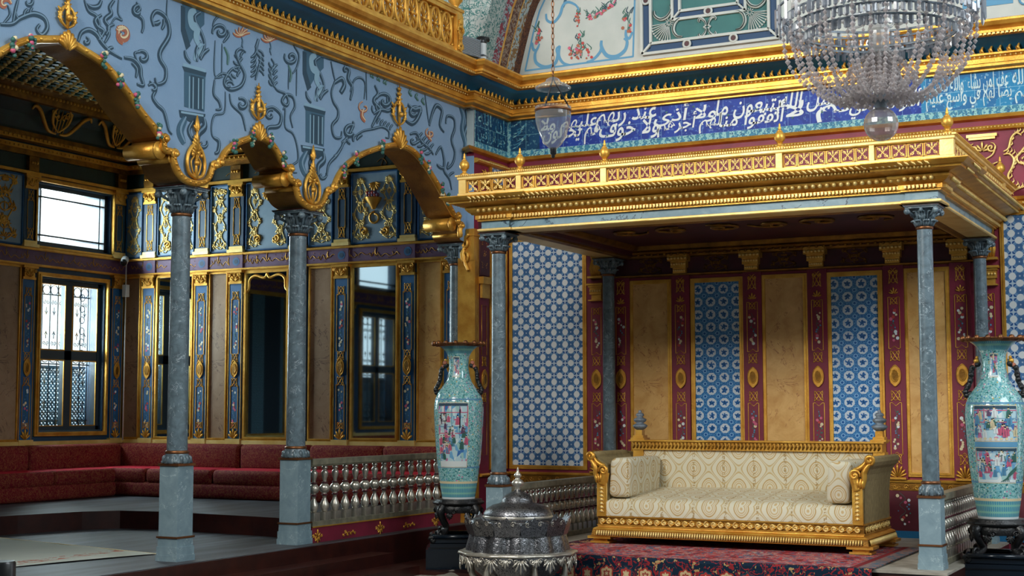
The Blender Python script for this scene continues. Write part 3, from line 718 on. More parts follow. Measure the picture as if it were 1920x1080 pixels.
# first painted corbel above the left column, then the second and the one in the corner
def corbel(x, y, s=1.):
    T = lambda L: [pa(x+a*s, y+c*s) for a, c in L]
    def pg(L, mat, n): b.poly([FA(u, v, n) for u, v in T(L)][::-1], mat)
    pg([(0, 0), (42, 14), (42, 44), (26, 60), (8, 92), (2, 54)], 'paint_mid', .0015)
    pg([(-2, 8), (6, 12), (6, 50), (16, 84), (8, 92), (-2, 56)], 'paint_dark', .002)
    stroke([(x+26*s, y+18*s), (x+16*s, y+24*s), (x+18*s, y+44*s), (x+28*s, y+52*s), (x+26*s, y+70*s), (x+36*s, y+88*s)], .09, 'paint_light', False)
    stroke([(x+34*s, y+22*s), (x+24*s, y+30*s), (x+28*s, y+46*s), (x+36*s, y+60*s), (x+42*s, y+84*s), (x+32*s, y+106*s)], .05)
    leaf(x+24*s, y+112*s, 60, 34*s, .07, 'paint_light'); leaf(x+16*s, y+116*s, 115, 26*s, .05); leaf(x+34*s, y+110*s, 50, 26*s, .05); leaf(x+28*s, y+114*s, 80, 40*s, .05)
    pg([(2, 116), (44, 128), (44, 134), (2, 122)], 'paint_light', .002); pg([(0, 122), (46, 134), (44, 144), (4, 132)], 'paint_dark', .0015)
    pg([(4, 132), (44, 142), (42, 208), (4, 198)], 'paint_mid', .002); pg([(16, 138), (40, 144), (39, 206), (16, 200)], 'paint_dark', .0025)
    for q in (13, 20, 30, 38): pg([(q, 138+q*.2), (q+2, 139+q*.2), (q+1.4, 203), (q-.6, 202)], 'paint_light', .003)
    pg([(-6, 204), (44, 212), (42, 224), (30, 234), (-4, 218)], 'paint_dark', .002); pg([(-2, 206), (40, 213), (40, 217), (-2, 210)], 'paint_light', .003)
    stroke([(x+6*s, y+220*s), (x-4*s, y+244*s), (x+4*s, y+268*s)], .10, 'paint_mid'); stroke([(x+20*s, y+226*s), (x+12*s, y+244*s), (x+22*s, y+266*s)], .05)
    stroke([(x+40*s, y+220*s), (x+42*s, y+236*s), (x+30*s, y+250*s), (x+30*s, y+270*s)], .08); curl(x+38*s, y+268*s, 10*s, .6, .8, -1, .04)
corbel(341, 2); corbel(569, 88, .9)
for sx, off in ((1, 0),):
    # between first and second corbel
    curl(412, 60, 15, 3.4, 1.2, -1, .05); stroke([(398, 50), (402, 38), (412, 28), (408, 34)], .025); stroke([(426, 56), (428, 66), (418, 80)], .04)
    stroke([(403, 76), (402, 140), (418, 144)], .022); stroke([(416, 82), (415, 146)], .02); leaf(420, 88, 280, 34, .04, 'paint_green')
    stroke([(446, 126), (432, 132), (420, 152), (424, 164), (436, 168), (452, 160), (458, 140), (448, 118), (442, 100), (450, 92), (460, 98)], .045)
    for q in range(4): leaf(450-2*q, 108+12*q, 60, 13, .035); leaf(448-2*q, 110+12*q, 140, 12, .035)
    stroke([(402, 148), (416, 138), (430, 144), (438, 160)], .03); curl(428, 160, 9, 0, 1, 1, .04)
    stroke([(402, 150), (400, 176), (410, 190), (413, 204), (404, 206)], .04); stroke([(422, 172), (420, 210), (402, 216), (396, 236), (398, 256), (408, 262)], .025)
    stroke([(430, 176), (434, 196), (452, 214), (458, 234), (460, 246)], .035); curl(452, 196, 12, 2, 1, -1, .05); stroke([(400, 258), (410, 266), (408, 284), (402, 288)], .05)
    flower(452, 68, 17); stroke([(453, 78), (455, 92)], .015)
    stroke([(478, 90), (484, 74), (480, 96), (488, 110), (484, 128), (478, 150)], .04)
    for q in range(5): leaf(480, 96+9*q, 230, 16, .035); leaf(484, 94+9*q, 310, 16, .035)
    flower(505, 78, 17); stroke([(505, 90), (508, 104)], .015)
    stroke([(508, 110), (514, 122), (508, 134), (508, 146), (516, 160)], .04)
    for q in range(4): leaf(510, 128+11*q, 120, 13, .035); leaf(512, 130+11*q, 50, 12, .035)
    curl(545, 108, 13, 2.6, 1.2, 1, .05); stroke([(546, 76), (552, 88), (560, 104), (556, 126), (548, 138)], .03); leaf(540, 122, 275, 32, .035, 'paint_green')
    stroke([(556, 126), (555, 180)], .02); stroke([(541, 128), (540, 168)], .02)
    stroke([(508, 150), (518, 168), (534, 176), (540, 190), (536, 198), (528, 190), (536, 178), (548, 182), (552, 200), (544, 218), (548, 240)], .04)
    stroke([(530, 206), (534, 204), (534, 238), (548, 250), (556, 272), (558, 300), (548, 310), (548, 322), (556, 324)], .03)
    stroke([(500, 252), (502, 240), (522, 236), (526, 216), (512, 202), (498, 204)], .05); curl(506, 216, 10, 1, 1, 1, .04)
# between the second corbel and the corner
stroke([(600, 106), (660, 124), (720, 144), (738, 153)], .03); stroke([(620, 115), (625, 140), (628, 152)], .03)
stroke([(626, 156), (640, 148), (645, 160), (638, 174), (646, 158)], .07); stroke([(627, 154), (621, 172), (624, 190), (633, 206), (632, 222), (622, 236), (626, 256), (638, 258), (640, 246)], .045)
stroke([(645, 125), (654, 132), (652, 148), (660, 164), (656, 188)], .06); stroke([(656, 172), (664, 150), (676, 146), (684, 158), (682, 186)], .03); curl(648, 132, 8, 0, .8, 1, .04)
stroke([(686, 134), (687, 188)], .022); curl(682, 202, 12, 1.8, 1, 1, .03, 'paint_terracotta'); stroke([(680, 206), (678, 218), (684, 228)], .07, 'paint_terracotta')
for q in range(6): leaf(694+6*q, 144+3*q, 40+60*(q % 2), 9, .04, 'paint_green')
stroke([(702, 160), (708, 176), (700, 190), (712, 206), (704, 222), (696, 238)], .06)
curl(720, 190, 16, 2.8, 1.1, -1, .06); stroke([(700, 214), (714, 206), (728, 208), (738, 200)], .05)
for q in range(5): leaf(700+7*q, 212-4*q, 100, 14, .04); leaf(706+6*q, 232+3*q, 60, 12, .035)
stroke([(640, 268), (652, 256), (662, 234), (660, 228)], .05); curl(656, 248, 14, 1, .9, 1, .06); stroke([(664, 256), (680, 246), (698, 242), (716, 238), (728, 246), (728, 258), (722, 258)], .035)
for q in range(3): leaf(656+6*q, 270-4*q, 120-40*q, 14, .05)
stroke([(612, 330), (616, 308), (630, 292), (640, 276), (646, 262)], .045); leaf(636, 284, 220, 14, .04); leaf(640, 278, 60, 16, .04)
stroke([(748, 158), (800, 176), (862, 198)], .03); stroke([(796, 176), (800, 206), (803, 230)], .025)
for q in range(6): leaf(766+6*q, 176+4*q, 60+60*(q % 2), 9, .04, 'paint_green')
stroke([(764, 196), (776, 206), (788, 204), (782, 222), (772, 232), (760, 226)], .07); curl(776, 212, 13, 0, 1, 1, .06)
stroke([(804, 236), (810, 212), (818, 198), (828, 208), (824, 234), (832, 248)], .06); curl(806, 250, 10, 2, 1, 1, .035, 'paint_terracotta'); stroke([(804, 246), (804, 258), (808, 264)], .06, 'paint_terracotta')
stroke([(835, 232), (838, 218), (850, 222), (852, 240), (846, 262), (852, 286), (848, 306), (838, 316), (840, 304)], .05)
stroke([(768, 252), (780, 250), (790, 266), (804, 278), (812, 290)], .05); curl(774, 264, 9, 1, 1, -1, .04)
for q in range(4): leaf(784+7*q, 262+7*q, 60, 15, .045); leaf(786+7*q, 264+7*q, 200, 12, .04)
stroke([(816, 290), (826, 276), (832, 300), (832, 320), (842, 336), (846, 356)], .05); leaf(832, 316, 150, 16, .05); leaf(840, 332, 40, 14, .04)
stroke([(862, 200), (868, 220), (866, 244), (872, 270), (868, 300), (874, 330)], .10, 'paint_mid'); stroke([(872, 206), (876, 230), (870, 256), (876, 290)], .08)
struct(b, 'wall_left')

# gilded moulding following the arches, garlands of painted flowers in relief
b = MB()
core = [p for p in OUTS if p[0] < -.98]
b.tube([FA(u, v, .015) for u, v in core], .032, 'gold', 6)
b.tube([FA(u, v+.012, .035) for u, v in core], .014, 'gold', 5)
n = len(core)
for i in range(0, n-1, 2):      # twisted fluting on the moulding
    u, v = core[i]; u2, v2 = core[i+1]
    b.ball(FA((u+u2)/2, (v+v2)/2, .04), .016, 'gold', 6)
for (px, py) in ((304, 262), (322, 290), (397, 312), (408, 306), (540, 318), (553, 346), (611, 360), (622, 352), (855, 406), (861, 424)):
    u, v = pa(px, py); b.tube([FA(u+(.045-.035*i/10)*math.cos(i*.75), v+(.045-.035*i/10)*math.sin(i*.75), .03) for i in range(11)], .018, 'gold', 6)
    b.ball(FA(u, v, .05), .026, 'gold', 8)
o = struct(b, 'trim_1')
rg = random.Random(3)
for k, (px, py) in enumerate(((8, 76), (45, 68), (187, 114), (224, 142), (259, 186), (293, 234), (432, 274), (462, 262), (500, 262), (523, 296), (640, 322), (658, 302), (708, 278), (780, 290), (800, 318), (821, 352), (835, 378))):
    u, v = min(core, key=lambda c: (c[0]-pa(px, py)[0])**2+(c[1]-pa(px, py)[1])**2); g = MB()
    for q in range(16):
        c = ['leaf_green', 'leaf_green', 'pink', 'leaf_green', 'leaf_green', 'cream'][q % 6]
        a = rg.uniform(0, 2*PI); d = rg.uniform(0, .035); z = rg.uniform(-.07, .07)
        g.ball(FA(u+d*math.cos(a)*.8, v+z, .045+rg.uniform(0, .02)), rg.uniform(.012, .022), c, 6)
    fg = g.build('flower_garland'); fg.parent = o
# console scrolls running through the thickness of the wall
b = MB()
for (px, py, r) in ((296, 281, .065), (318, 297, .035), (532, 336, .06), (552, 352, .032), (846, 420, .07), (860, 440, .03)):
    u, v = pa(px, py); b.tube([FA(u+.02, v, .0), FA(u+.02, v, -TH)], r, 'gold', 14); b.tube([FA(u+.02, v, .006), FA(u+.02, v, -.01)], r*1.15, 'gold', 14)
struct(b, 'trim_2')
# soffit of each arch, gilded
# ------------------------------------------------------------------ main cornice
PATH = [(9.5, 0), (0, 0), (0, PY-.1), (AX, PY-.1), (AX, -10)]
b = MB()
low = [(0, 4.735), (.05, 4.74), (.05, 4.755), (.115, 4.77), (.115, 4.80), (.13, 4.80), (.13, 4.845), (.105, 4.85), (.12, 4.875), (.14, 4.88), (.14, 4.90), (.02, 4.905)]
b.sweep(PATH, low, 'gold')
for x, y, dx, dy in along(PATH, .05, .135):
    b.ball((x, y, 4.862), .011, 'pale_gold', 4)
for x, y, dx, dy in along(PATH, .088, .115):   # standing leaf cresting
    nx, ny = -dy, dx; F = frame((x, y, 4.90), (dx, dy, 0), (0, 0, 1))
    b.tube([F(-.012, 0), F(.006, .035), F(-.008, .07), F(.014, .095)], [.017, .019, .012, .004], 'gold', 4)
    b.tube([F(0, 0), F(.02, .02), F(.026, .045)], [.01, .009, .003], 'gold', 4)
struct(b, 'trim_3')
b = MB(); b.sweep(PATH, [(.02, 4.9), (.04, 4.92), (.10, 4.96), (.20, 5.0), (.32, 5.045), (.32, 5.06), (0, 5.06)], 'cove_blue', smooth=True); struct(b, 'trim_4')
b = MB(); b.sweep(PATH, [(.28, 5.03), (.30, 5.025), (.345, 5.03), (.345, 5.05), (.37, 5.05), (.37, 5.075), (.35, 5.08), (.37, 5.10), (.40, 5.115), (.42, 5.15), (.42, 5.17), (.40, 5.18), (.0, 5.24)], 'gold')
for x, y, dx, dy in along(PATH, .042, .352): b.box(-.013, .013, -.012, .012, 5.032, 5.052, 'pale_gold', lambda a, c, z, x=x, y=y, dx=dx, dy=dy: (x+dx*a-dy*c, y+dy*a+dx*c, z))
struct(b, 'trim_5')
b = MB(); b.sweep(PATH[:3]+[(-.1, PY-.02)], [(0, 4.235), (.055, 4.25), (.065, 4.27), (.05, 4.29), (0, 4.292)], 'gold'); struct(b, 'trim_6')
b = MB(); b.sweep([(9.5, 0), (0, 0), (0, PY)], [(0, 4.12), (.05, 4.13), (.06, 4.15), (.045, 4.175), (0, 4.18)], 'gold')
for x, y, dx, dy in along([(9.5, 0), (0, 0), (0, PY)], .035, .055): b.ball((x, y, 4.155), .011, 'pale_gold', 4)
struct(b, 'trim_7')
# gold cornice over the right tile panel and down the wall's lower third
b = MB(); b.sweep([(9.5, 0), (5.66, 0)], [(0, 3.30), (.04, 3.31), (.04, 3.34), (.07, 3.35), (.075, 3.38), (.05, 3.385), (.08, 3.40), (.085, 3.43), (0, 3.44)], 'gold')
for x, y, dx, dy in along([(9.5, 0), (5.66, 0)], .04, .07): b.ball((x, y, 3.365), .013, 'pale_gold', 4)
struct(b, 'trim_8')
b = MB(); b.sweep([(9.5, 0), (.02, 0), (.02, PY+.1)], [(0, .555), (.03, .56), (.035, .575), (.02, .59), (0, .592)], 'gold'); struct(b, 'trim_9')
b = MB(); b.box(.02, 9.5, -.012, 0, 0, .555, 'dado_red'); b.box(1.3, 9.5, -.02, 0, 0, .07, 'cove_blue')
rg = random.Random(9)
for k in range(14):
    cx = .25+.48*k; F = lambda u, v, n=0., cx=cx: Vector((cx+u, -.012-n, .06+v))
    if k < 3:
        arabesque(b, .40, .46, F, 'dull_gold', .007, 3)
    elif k > 7: flowers(b, 0, .08, .40, .3, F, k)
struct(b, 'baseboard_back')
b = MB(); b.box(.02, 9.5, -.018, 0, .48, .553, 'dull_gold')
for i in range(60):
    F = lambda u, v, n=0., i=i: Vector((.1+i*.11+u, -.02-n, .515+v)); scroll(b, 0, 0, .028, 0, 1.1, 1 if i % 2 else -1, F, 'gold', .005)
struct(b, 'trim_10')
# ------------------------------------------------------------------ marble columns
def column(z0, zped, zring, zneck, ztop, r, pw, label, loc, group, engaged=False):
    t = thing('marble_column', label, 'column', loc, group); t.location.z = z0; H = lambda z: z-z0
    p = MB(); h = pw/2
    def blk(a, c, d, mat='pedestal_marble'): p.box(-d, d, -d, d, H(a), H(c), mat)
    blk(z0, z0+.05, h*1.17); blk(z0+.05, z0+.12, h*1.12); blk(z0+.12, z0+.155, h*1.05); blk(z0+.155, z0+.19, h*1.04)
    blk(z0+.19, z0+.205, h*1.14, 'copper'); blk(z0+.205, zped-.02, h); part(p, 'pedestal', t)
    p = MB(); p.box(-h*1.12, h*1.12, -h*1.12, h*1.12, H(zped)-.02, H(zped), 'copper'); part(p, 'pedestal_band', t)
    p = MB(); d = zring-zped
    p.lathe((0, 0, H(zped)), [(r*1.35, 0), (r*1.42, d*.15), (r*1.40, d*.35), (r*1.22, d*.55), (r*1.15, d*.8), (r*1.12, d)], 20, 'blue_marble')
    for k in range(12):
        a = 2*PI*k/12; F = frame((math.cos(a)*r*1.32, math.sin(a)*r*1.32, H(zped)+d*.25), (-math.sin(a), math.cos(a), 0), (-math.cos(a)*.25, -math.sin(a)*.25, 1))
        p.tube([F(0, -.02*d/.09, .0), F(0, d*.3, .008), F(0, d*.5, 0)], [r*.16, r*.18, r*.1], 'blue_marble', 5)
    for sx in (-1, 1):
        for sy in (-1, 1): p.ball((sx*h*.86, sy*h*.86, H(zped)+d*.14), h*.13, 'blue_marble', 8)
    part(p, 'base', t)
    p = MB(); p.lathe((0, 0, H(zring)-.012), [(r*1.1, 0), (r*1.2, .008), (r*1.2, .022), (r*1.08, .03)], 20, 'copper')
    part(p, 'lower_ring', t)
    p = MB(); p.lathe((0, 0, 0), [(r*1.03, H(zring)), (r*1.03, H(zring)+.3), (r*.99, (H(zring)+H(zneck))/2), (r*.93, H(zneck))], 28, 'blue_marble'); part(p, 'shaft', t)
    p = MB(); p.lathe((0, 0, H(zneck)-.01), [(r*.95, 0), (r*1.08, .006), (r*1.08, .022), (r*.96, .028)], 20, 'copper')
    part(p, 'neck_ring', t)
    p = MB(); C = ztop-zneck; q = pw/2*1.70 if pw > .18 else pw/2*1.62
    p.lathe((0, 0, H(zneck)+.018), [(r*1.0, 0), (r*1.06, C*.05), (r*.98, C*.1), (r*1.0, C*.3), (r*1.15, C*.55), (q*.80, C*.78), (q*.85, C*.82)], 20, 'blue_marble')
    for lev, (n_, hh, rr, out) in enumerate(((8, .30, r*1.04, .55), (8, .52, r*1.12, .75))):
        for k in range(n_):
            a = 2*PI*(k+.5*lev)/n_+PI/8; F = frame((0, 0, H(zneck)+C*(.10+.24*lev)), (-math.sin(a), math.cos(a), 0), (0, 0, 1))
            for o_ in (-1, 0, 1):
                p.tube([F(o_*r*.22, 0, rr*.92), F(o_*r*.30, C*hh*.45, rr*1.05), F(o_*r*.26, C*hh*.8, rr*1.3), F(o_*r*.2, C*hh*.72, rr*1.55)], [r*.16, r*.2, r*.17, r*.1], 'blue_marble', 5)
    for sx in (-1, 1):
        for sy in (-1, 1):
            p.ball((sx*q*.82, sy*q*.82, H(ztop)-C*.27), q*.2, 'blue_marble', 8); p.tube([(sx*r*.8, sy*r*.8, H(ztop)-C*.5), (sx*q*.7, sy*q*.7, H(ztop)-C*.32), (sx*q*.86, sy*q*.86, H(ztop)-C*.2)], [r*.12, r*.2, r*.2], 'blue_marble', 6)
        p.ball((sx*q*.86, 0, H(ztop)-C*.22), q*.13, 'blue_marble', 6); p.ball((0, sx*q*.86, H(ztop)-C*.22), q*.13, 'blue_marble', 6)
    part(p, 'capital', t)
    p = MB(); p.box(-q*.93, q*.93, -q*.93, q*.93, H(ztop)-C*.15, H(ztop)-C*.08, 'blue_marble'); p.box(-q, q, -q, q, H(ztop)-C*.08, H(ztop), 'blue_marble'); p.box(-q*1.03, q*1.03, -q*1.03, q*1.03, H(ztop)-C*.045, H(ztop)-.001, 'dark_wood')
    part(p, 'abacus', t)
    return t
G = 'grey marble columns of the arcade'
column(GF, .86, .95, 2.965, 3.21, .084, .197, 'tall grey marble column nearest the window, carrying the first arch', (CX, -5.51, 0), G)
column(GF, .86, .95, 2.975, 3.21, .088, .206, 'grey marble column where the silver balustrade begins, second of the arcade', (CX, -3.82, 0), G)
column(GF, .86, .95, 2.965, 3.21, .086, .20, 'grey marble column behind the left porcelain vase, against the gilded pier', (CX-.01, -.72, 0), G, True)
G = 'grey marble columns of the throne canopy'
column(0, .60, .70, 2.815, 3.005, .070, .178, 'slim grey marble column at the front left corner of the golden canopy', (1.39, -2.84, 0), G)
column(0, .60, .70, 2.815, 3.005, .067, .176, 'slim grey marble column at the front right corner of the golden canopy', (5.43, -2.84, 0), G)
column(0, .60, .70, 2.815, 3.005, .070, .17, 'shaded grey marble column at the back left of the throne, by the lattice tiles', (1.39, -.20, 0), G, True)
column(0, .60, .70, 2.815, 3.005, .067, .17, 'shaded grey marble column at the back right, behind the right vase', (5.43, -.20, 0), G, True)

# ------------------------------------------------------------------ throne canopy
cn = thing('throne_canopy', 'gilded canopy with a pierced balustrade over the imperial sofa, on slim marble columns', 'canopy', (0, 0, 0))
L0, R0, FY = 1.28, 5.575, -2.985     # faces of the entablature
def cpath(o): return [(R0+o, -.002), (R0+o, FY+.30-o if False else FY-o), (L0-o, FY-o), (L0-o, -.002)]
BL, BR = L0+.30, R0-.27
def cres(e): # path round the entablature with blocks breaking forward over the columns (walked so that outwards is on the left)
    return [(L0+e, -.01), (L0+e, FY+.30), (L0, FY+.30), (L0, FY), (BL, FY), (BL, FY+e), (BR, FY+e), (BR, FY), (R0, FY), (R0, FY+.30), (R0-e, FY+.30), (R0-e, -.01)][::-1]
P1 = cres(.03)
b = MB()
b.sweep(P1, [(-.30, 3.012), (0, 3.012), (.02, 3.012), (.03, 3.02), (.03, 3.036), (.012, 3.042)], 'pale_gold')
wpart(b, 'lower_fillet', cn)
b = MB(); b.sweep(P1, [(-.30, 3.03), (.0, 3.03), (0, 3.125), (-.30, 3.125)], 'beam_marble'); wpart(b, 'marble_beam', cn)
b = MB()
b.sweep(P1, [(0, 3.11), (.03, 3.112), (.03, 3.125), (.045, 3.128), (.045, 3.165), (.055, 3.17), (.09, 3.19), (.115, 3.215), (.12, 3.235), (.105, 3.238), (.13, 3.25), (.19, 3.262), (.23, 3.268), (.235, 3.285), (.26, 3.29), (.285, 3.31), (.30, 3.325), (.30, 3.332), (0, 3.335)], 'gold')
for x, y, dx, dy in along(P1, .032, .055):
    b.box(-.010, .010, -.01, .012, 3.134, 3.160, 'pale_gold', lambda a, c, z, x=x, y=y, dx=dx, dy=dy: (x+dx*a-dy*c, y+dy*a+dx*c, z))
for x, y, dx, dy in along(P1, .06, .118): b.ball((x, y, 3.205), .021, 'pale_gold', 6)
for x, y, dx, dy in along(P1, .03, .24): b.ball((x, y, 3.277), .012, 'pale_gold', 4)
for x, y, dx, dy in along(P1, .05, .285):
    F = frame((x, y, 3.30), (dx, dy, 0), (0, 0, 1)); b.tube([F(-.02, -.012, -.008), F(0, .006, -.01), F(.02, .018, -.01)], [.007, .011, .005], 'pale_gold', 4)
wpart(b, 'cornice', cn)
b = MB(); b.box(L0-.2, R0+.2, FY-.2, -.01, 3.325, 3.335, 'dull_gold'); wpart(b, 'roof_deck', cn)
# ceiling inside the canopy
b = MB(); b.box(L0+.2, R0-.2, FY+.25, -.01, 3.20, 3.22, 'ceiling_paint')
for (a, z, m) in ((.28, 3.03, 'dull_gold'), (.34, 3.06, 'dark_maroon'), (.42, 3.10, 'dull_gold'), (.60, 3.16, 'dull_gold')):
    pth = [(L0+a, -.01-a+.28), (R0-a, -.01-a+.28), (R0-a, FY+a), (L0+a, FY+a)]
    b.sweep(pth, [(0, z-.03), (-.04, z-.02), (-.06, z+.02), (-.06, z+.06), (.02, z+.06)][::1], m, closed=True)
    b.sweep(pth, [(0, z-.03), (.04, z-.02), (.10, z+.02), (.16, z+.06)][::1], m, closed=True)
b.box(L0+.27, R0-.27, FY+.29, -.01, 3.125, 3.135, 'dark_maroon')
for k in range(6):
    cx = L0+.9+k*.5; F = frame((cx, -1.5, 3.123), (1, 0, 0), (0, -1, 0))
    scroll(b, 0, 0, .22, k, 1.3, 1 if k % 2 else -1, F, 'dull_gold', .02)
for k in range(44):
    b.ball((L0+.45+k*.078, -.14, 3.03), .02, 'dull_gold', 5)
wpart(b, 'ceiling', cn)
# balustrade on top
def balus_line(o): return [(R0+.165-o, -.02), (R0+.165-o, FY-.235+o), (L0-.115+o, FY-.235+o), (L0-.115+o, -.02)]
BF = FY-.235; BXL, BXR = L0-.115, R0+.175
pB = [(BXR, -.02), (BXR, BF), (BXL, BF), (BXL, -.02)]
b = MB(); b.sweep(pB, [(-.06, 3.33), (.0, 3.33), (.012, 3.335), (.012, 3.357), (0, 3.362), (-.06, 3.362)], 'pale_gold'); wpart(b, 'bottom_rail', cn)
b = MB(); b.sweep(pB, [(-.07, 3.485), (0, 3.485), (.015, 3.495), (.015, 3.515), (.03, 3.52), (.03, 3.535), (-.07, 3.54)], 'pale_gold')
for x, y, dx, dy in along(pB, .022, .03): b.ball((x, y, 3.528), .008, 'gold', 4)
wpart(b, 'top_rail', cn)
def fin(z=3.54):
    m = MB(); m.lathe((0, 0, 0), [(.042, 0), (.042, .012), (.022, .02), (.018, .035), (.03, .045)], 12, 'gold')
    m.lathe((0, 0, .045), [(.018, 0), (.04, .02), (.046, .045), (.04, .075), (.022, .095)], 24, 'gold', rf=lambda a, z: 1+.07*math.cos(12*a))
    m.lathe((0, 0, .14), [(.02, 0), (.026, .006), (.012, .012), (.014, .03), (.008, .05), (.010, .058), (.002, .075)], 10, 'gold'); return m
FINM = None
fx = [at(972, 300, 'Y', BF).x, at(1131, 290, 'Y', BF).x, at(1460, 260, 'Y', BF).x, at(1777, 230, 'Y', BF).x]
posts = [(BXL+.035, BF+.03, .03, .075), (fx[0], BF+.03, 0, .05), (fx[1], BF+.03, 0, .055), (fx[2], BF+.03, 0, .055), (fx[3]-.62, BF+.03, 0, .04), (BXR-.05, BF+.03, .03, .11)]
for (x, y, e, wd) in posts:
    m = MB(); m.box(x-wd/2, x+wd/2, BF-.008, BF+.06, 3.36, 3.487, 'pale_gold'); wpart(m, 'post', cn)
for y in (-.62, -1.7):
    for x in (BXR-.03, BXL+.03):
        m = MB(); m.box(x-.038, x+.038, y-.03, y+.03, 3.36, 3.487, 'pale_gold'); wpart(m, 'post', cn)
spots = [(BXL+.04, BF+.03), (fx[0], BF+.03), (fx[1], BF+.03), (fx[2], BF+.03), (fx[3]-.01, BF+.03), (BXR-.035, -.62), (BXL+.03, -1.7)]
f0 = None
for x, y in spots:
    if f0 is None: f0 = part(fin(), 'finial', cn); f0.location = (x, y, 3.54)
    else: c = f0.copy(); COL.objects.link(c); c.parent = cn; c.location = (x, y, 3.54)
def grille():
    m = MB(); F = lambda u, v, n=0.: Vector((u, -n, v)); wd, h = .098, .118
    for (a, c, d, e) in ((-wd/2, -wd/2+.006, 0, h), (wd/2-.006, wd/2, 0, h), (-wd/2, wd/2, 0, .006), (-wd/2, wd/2, h-.006, h)): m.box(a, c, 0, .012, d, e, 'gold')
    relief(m, [(-.04, .008), (-.01, .045), (.012, .075), (.04, .112)], .0045, 'pale_gold', F, 4); relief(m, [(.04, .008), (.01, .045), (-.012, .075), (-.04, .112)], .0045, 'pale_gold', F, 4)
    for s in (-1, 1):
        relief(m, spiral(s*.024, .030, .016, PI/2, 1, s, 8, .3), .004, 'pale_gold', F, 4); relief(m, spiral(s*.026, .088, .014, -PI/2, 1, -s, 8, .3), .004, 'pale_gold', F, 4)
    relief(m, [(0, .06), (0, .11)], [.004, .008], 'pale_gold', F, 4); m.ball(F(0, .058, .004), .009, 'pale_gold', 6)
    return m
g0 = None
def grilles(x0, x1, n, y=None, side=None):
    global g0
    for i in range(n):
        u = x0+(x1-x0)*(i+.5)/n
        if g0 is None: g0 = part(grille(), 'grille_panel', cn); o = g0
        else: o = g0.copy(); COL.objects.link(o); o.parent = cn
        sc = (x1-x0)/n/.104
        if side is None: o.location = (u, BF+.02, 3.365); o.scale = (sc, 1, 1)
        else: o.location = (side, u, 3.365); o.rotation_euler.z = PI/2; o.scale = (abs(sc), 1, 1)
cuts = [(posts[i][0]+posts[i][3]/2, posts[i+1][0]-posts[i+1][3]/2) for i in range(5)]
for (a, c), n_ in zip(cuts, (4, 6, 15, 6, 4)): grilles(a, c, n_)
grilles(BF+.08, -1.73, 11, side=BXR-.02); grilles(-1.67, -.65, 9, side=BXR-.02); grilles(-.59, -.05, 5, side=BXR-.02)
# gilded bracket under the canopy at the wall, both sides
for x in (1.17, 5.49):
    m = MB(); F = lambda u, v, n=0., x=x: Vector((x+u, -.02-n, v))
    for k in range(5):
        u = -.06+.03*k
        m.tube([F(u*.7, 2.83, .03), F(u*.85, 2.92, .05), F(u*.6, 3.02, .04), F(u*.8, 3.12, .09), F(u, 3.22, .17)], [.02, .03, .018, .022, .028], 'gold', 6)
    m.box(x-.09, x+.09, -.1, 0, 2.805, 2.83, 'gold'); m.box(x-.07, x+.07, -.2, -.0, 3.22, 3.30, 'gold'); wpart(m, 'wall_bracket', cn)
    m = MB(); m.box(x-.085, x+.085, -.09, 0, 2.70, 2.722, 'gold'); m.box(x-.10, x+.10, -.11, 0, 2.722, 2.745, 'gold'); m.box(x-.06, x+.06, -.05, 0, 2.555, 2.62, 'gold')
    m.box(x-.075, x+.075, -.075, 0, 2.62, 2.70, 'gold')
    for k in range(5): m.ball((x-.06+.03*k, -.08, 2.66), .014, 'pale_gold', 6)
    m.box(x-.085, x+.085, -.09, 0, 2.545, 2.56, 'gold'); wpart(m, 'bracket_capital', cn)
m = MB(); F = lambda u, v, n=0.: Vector((.13+n, -1.3+u, v))

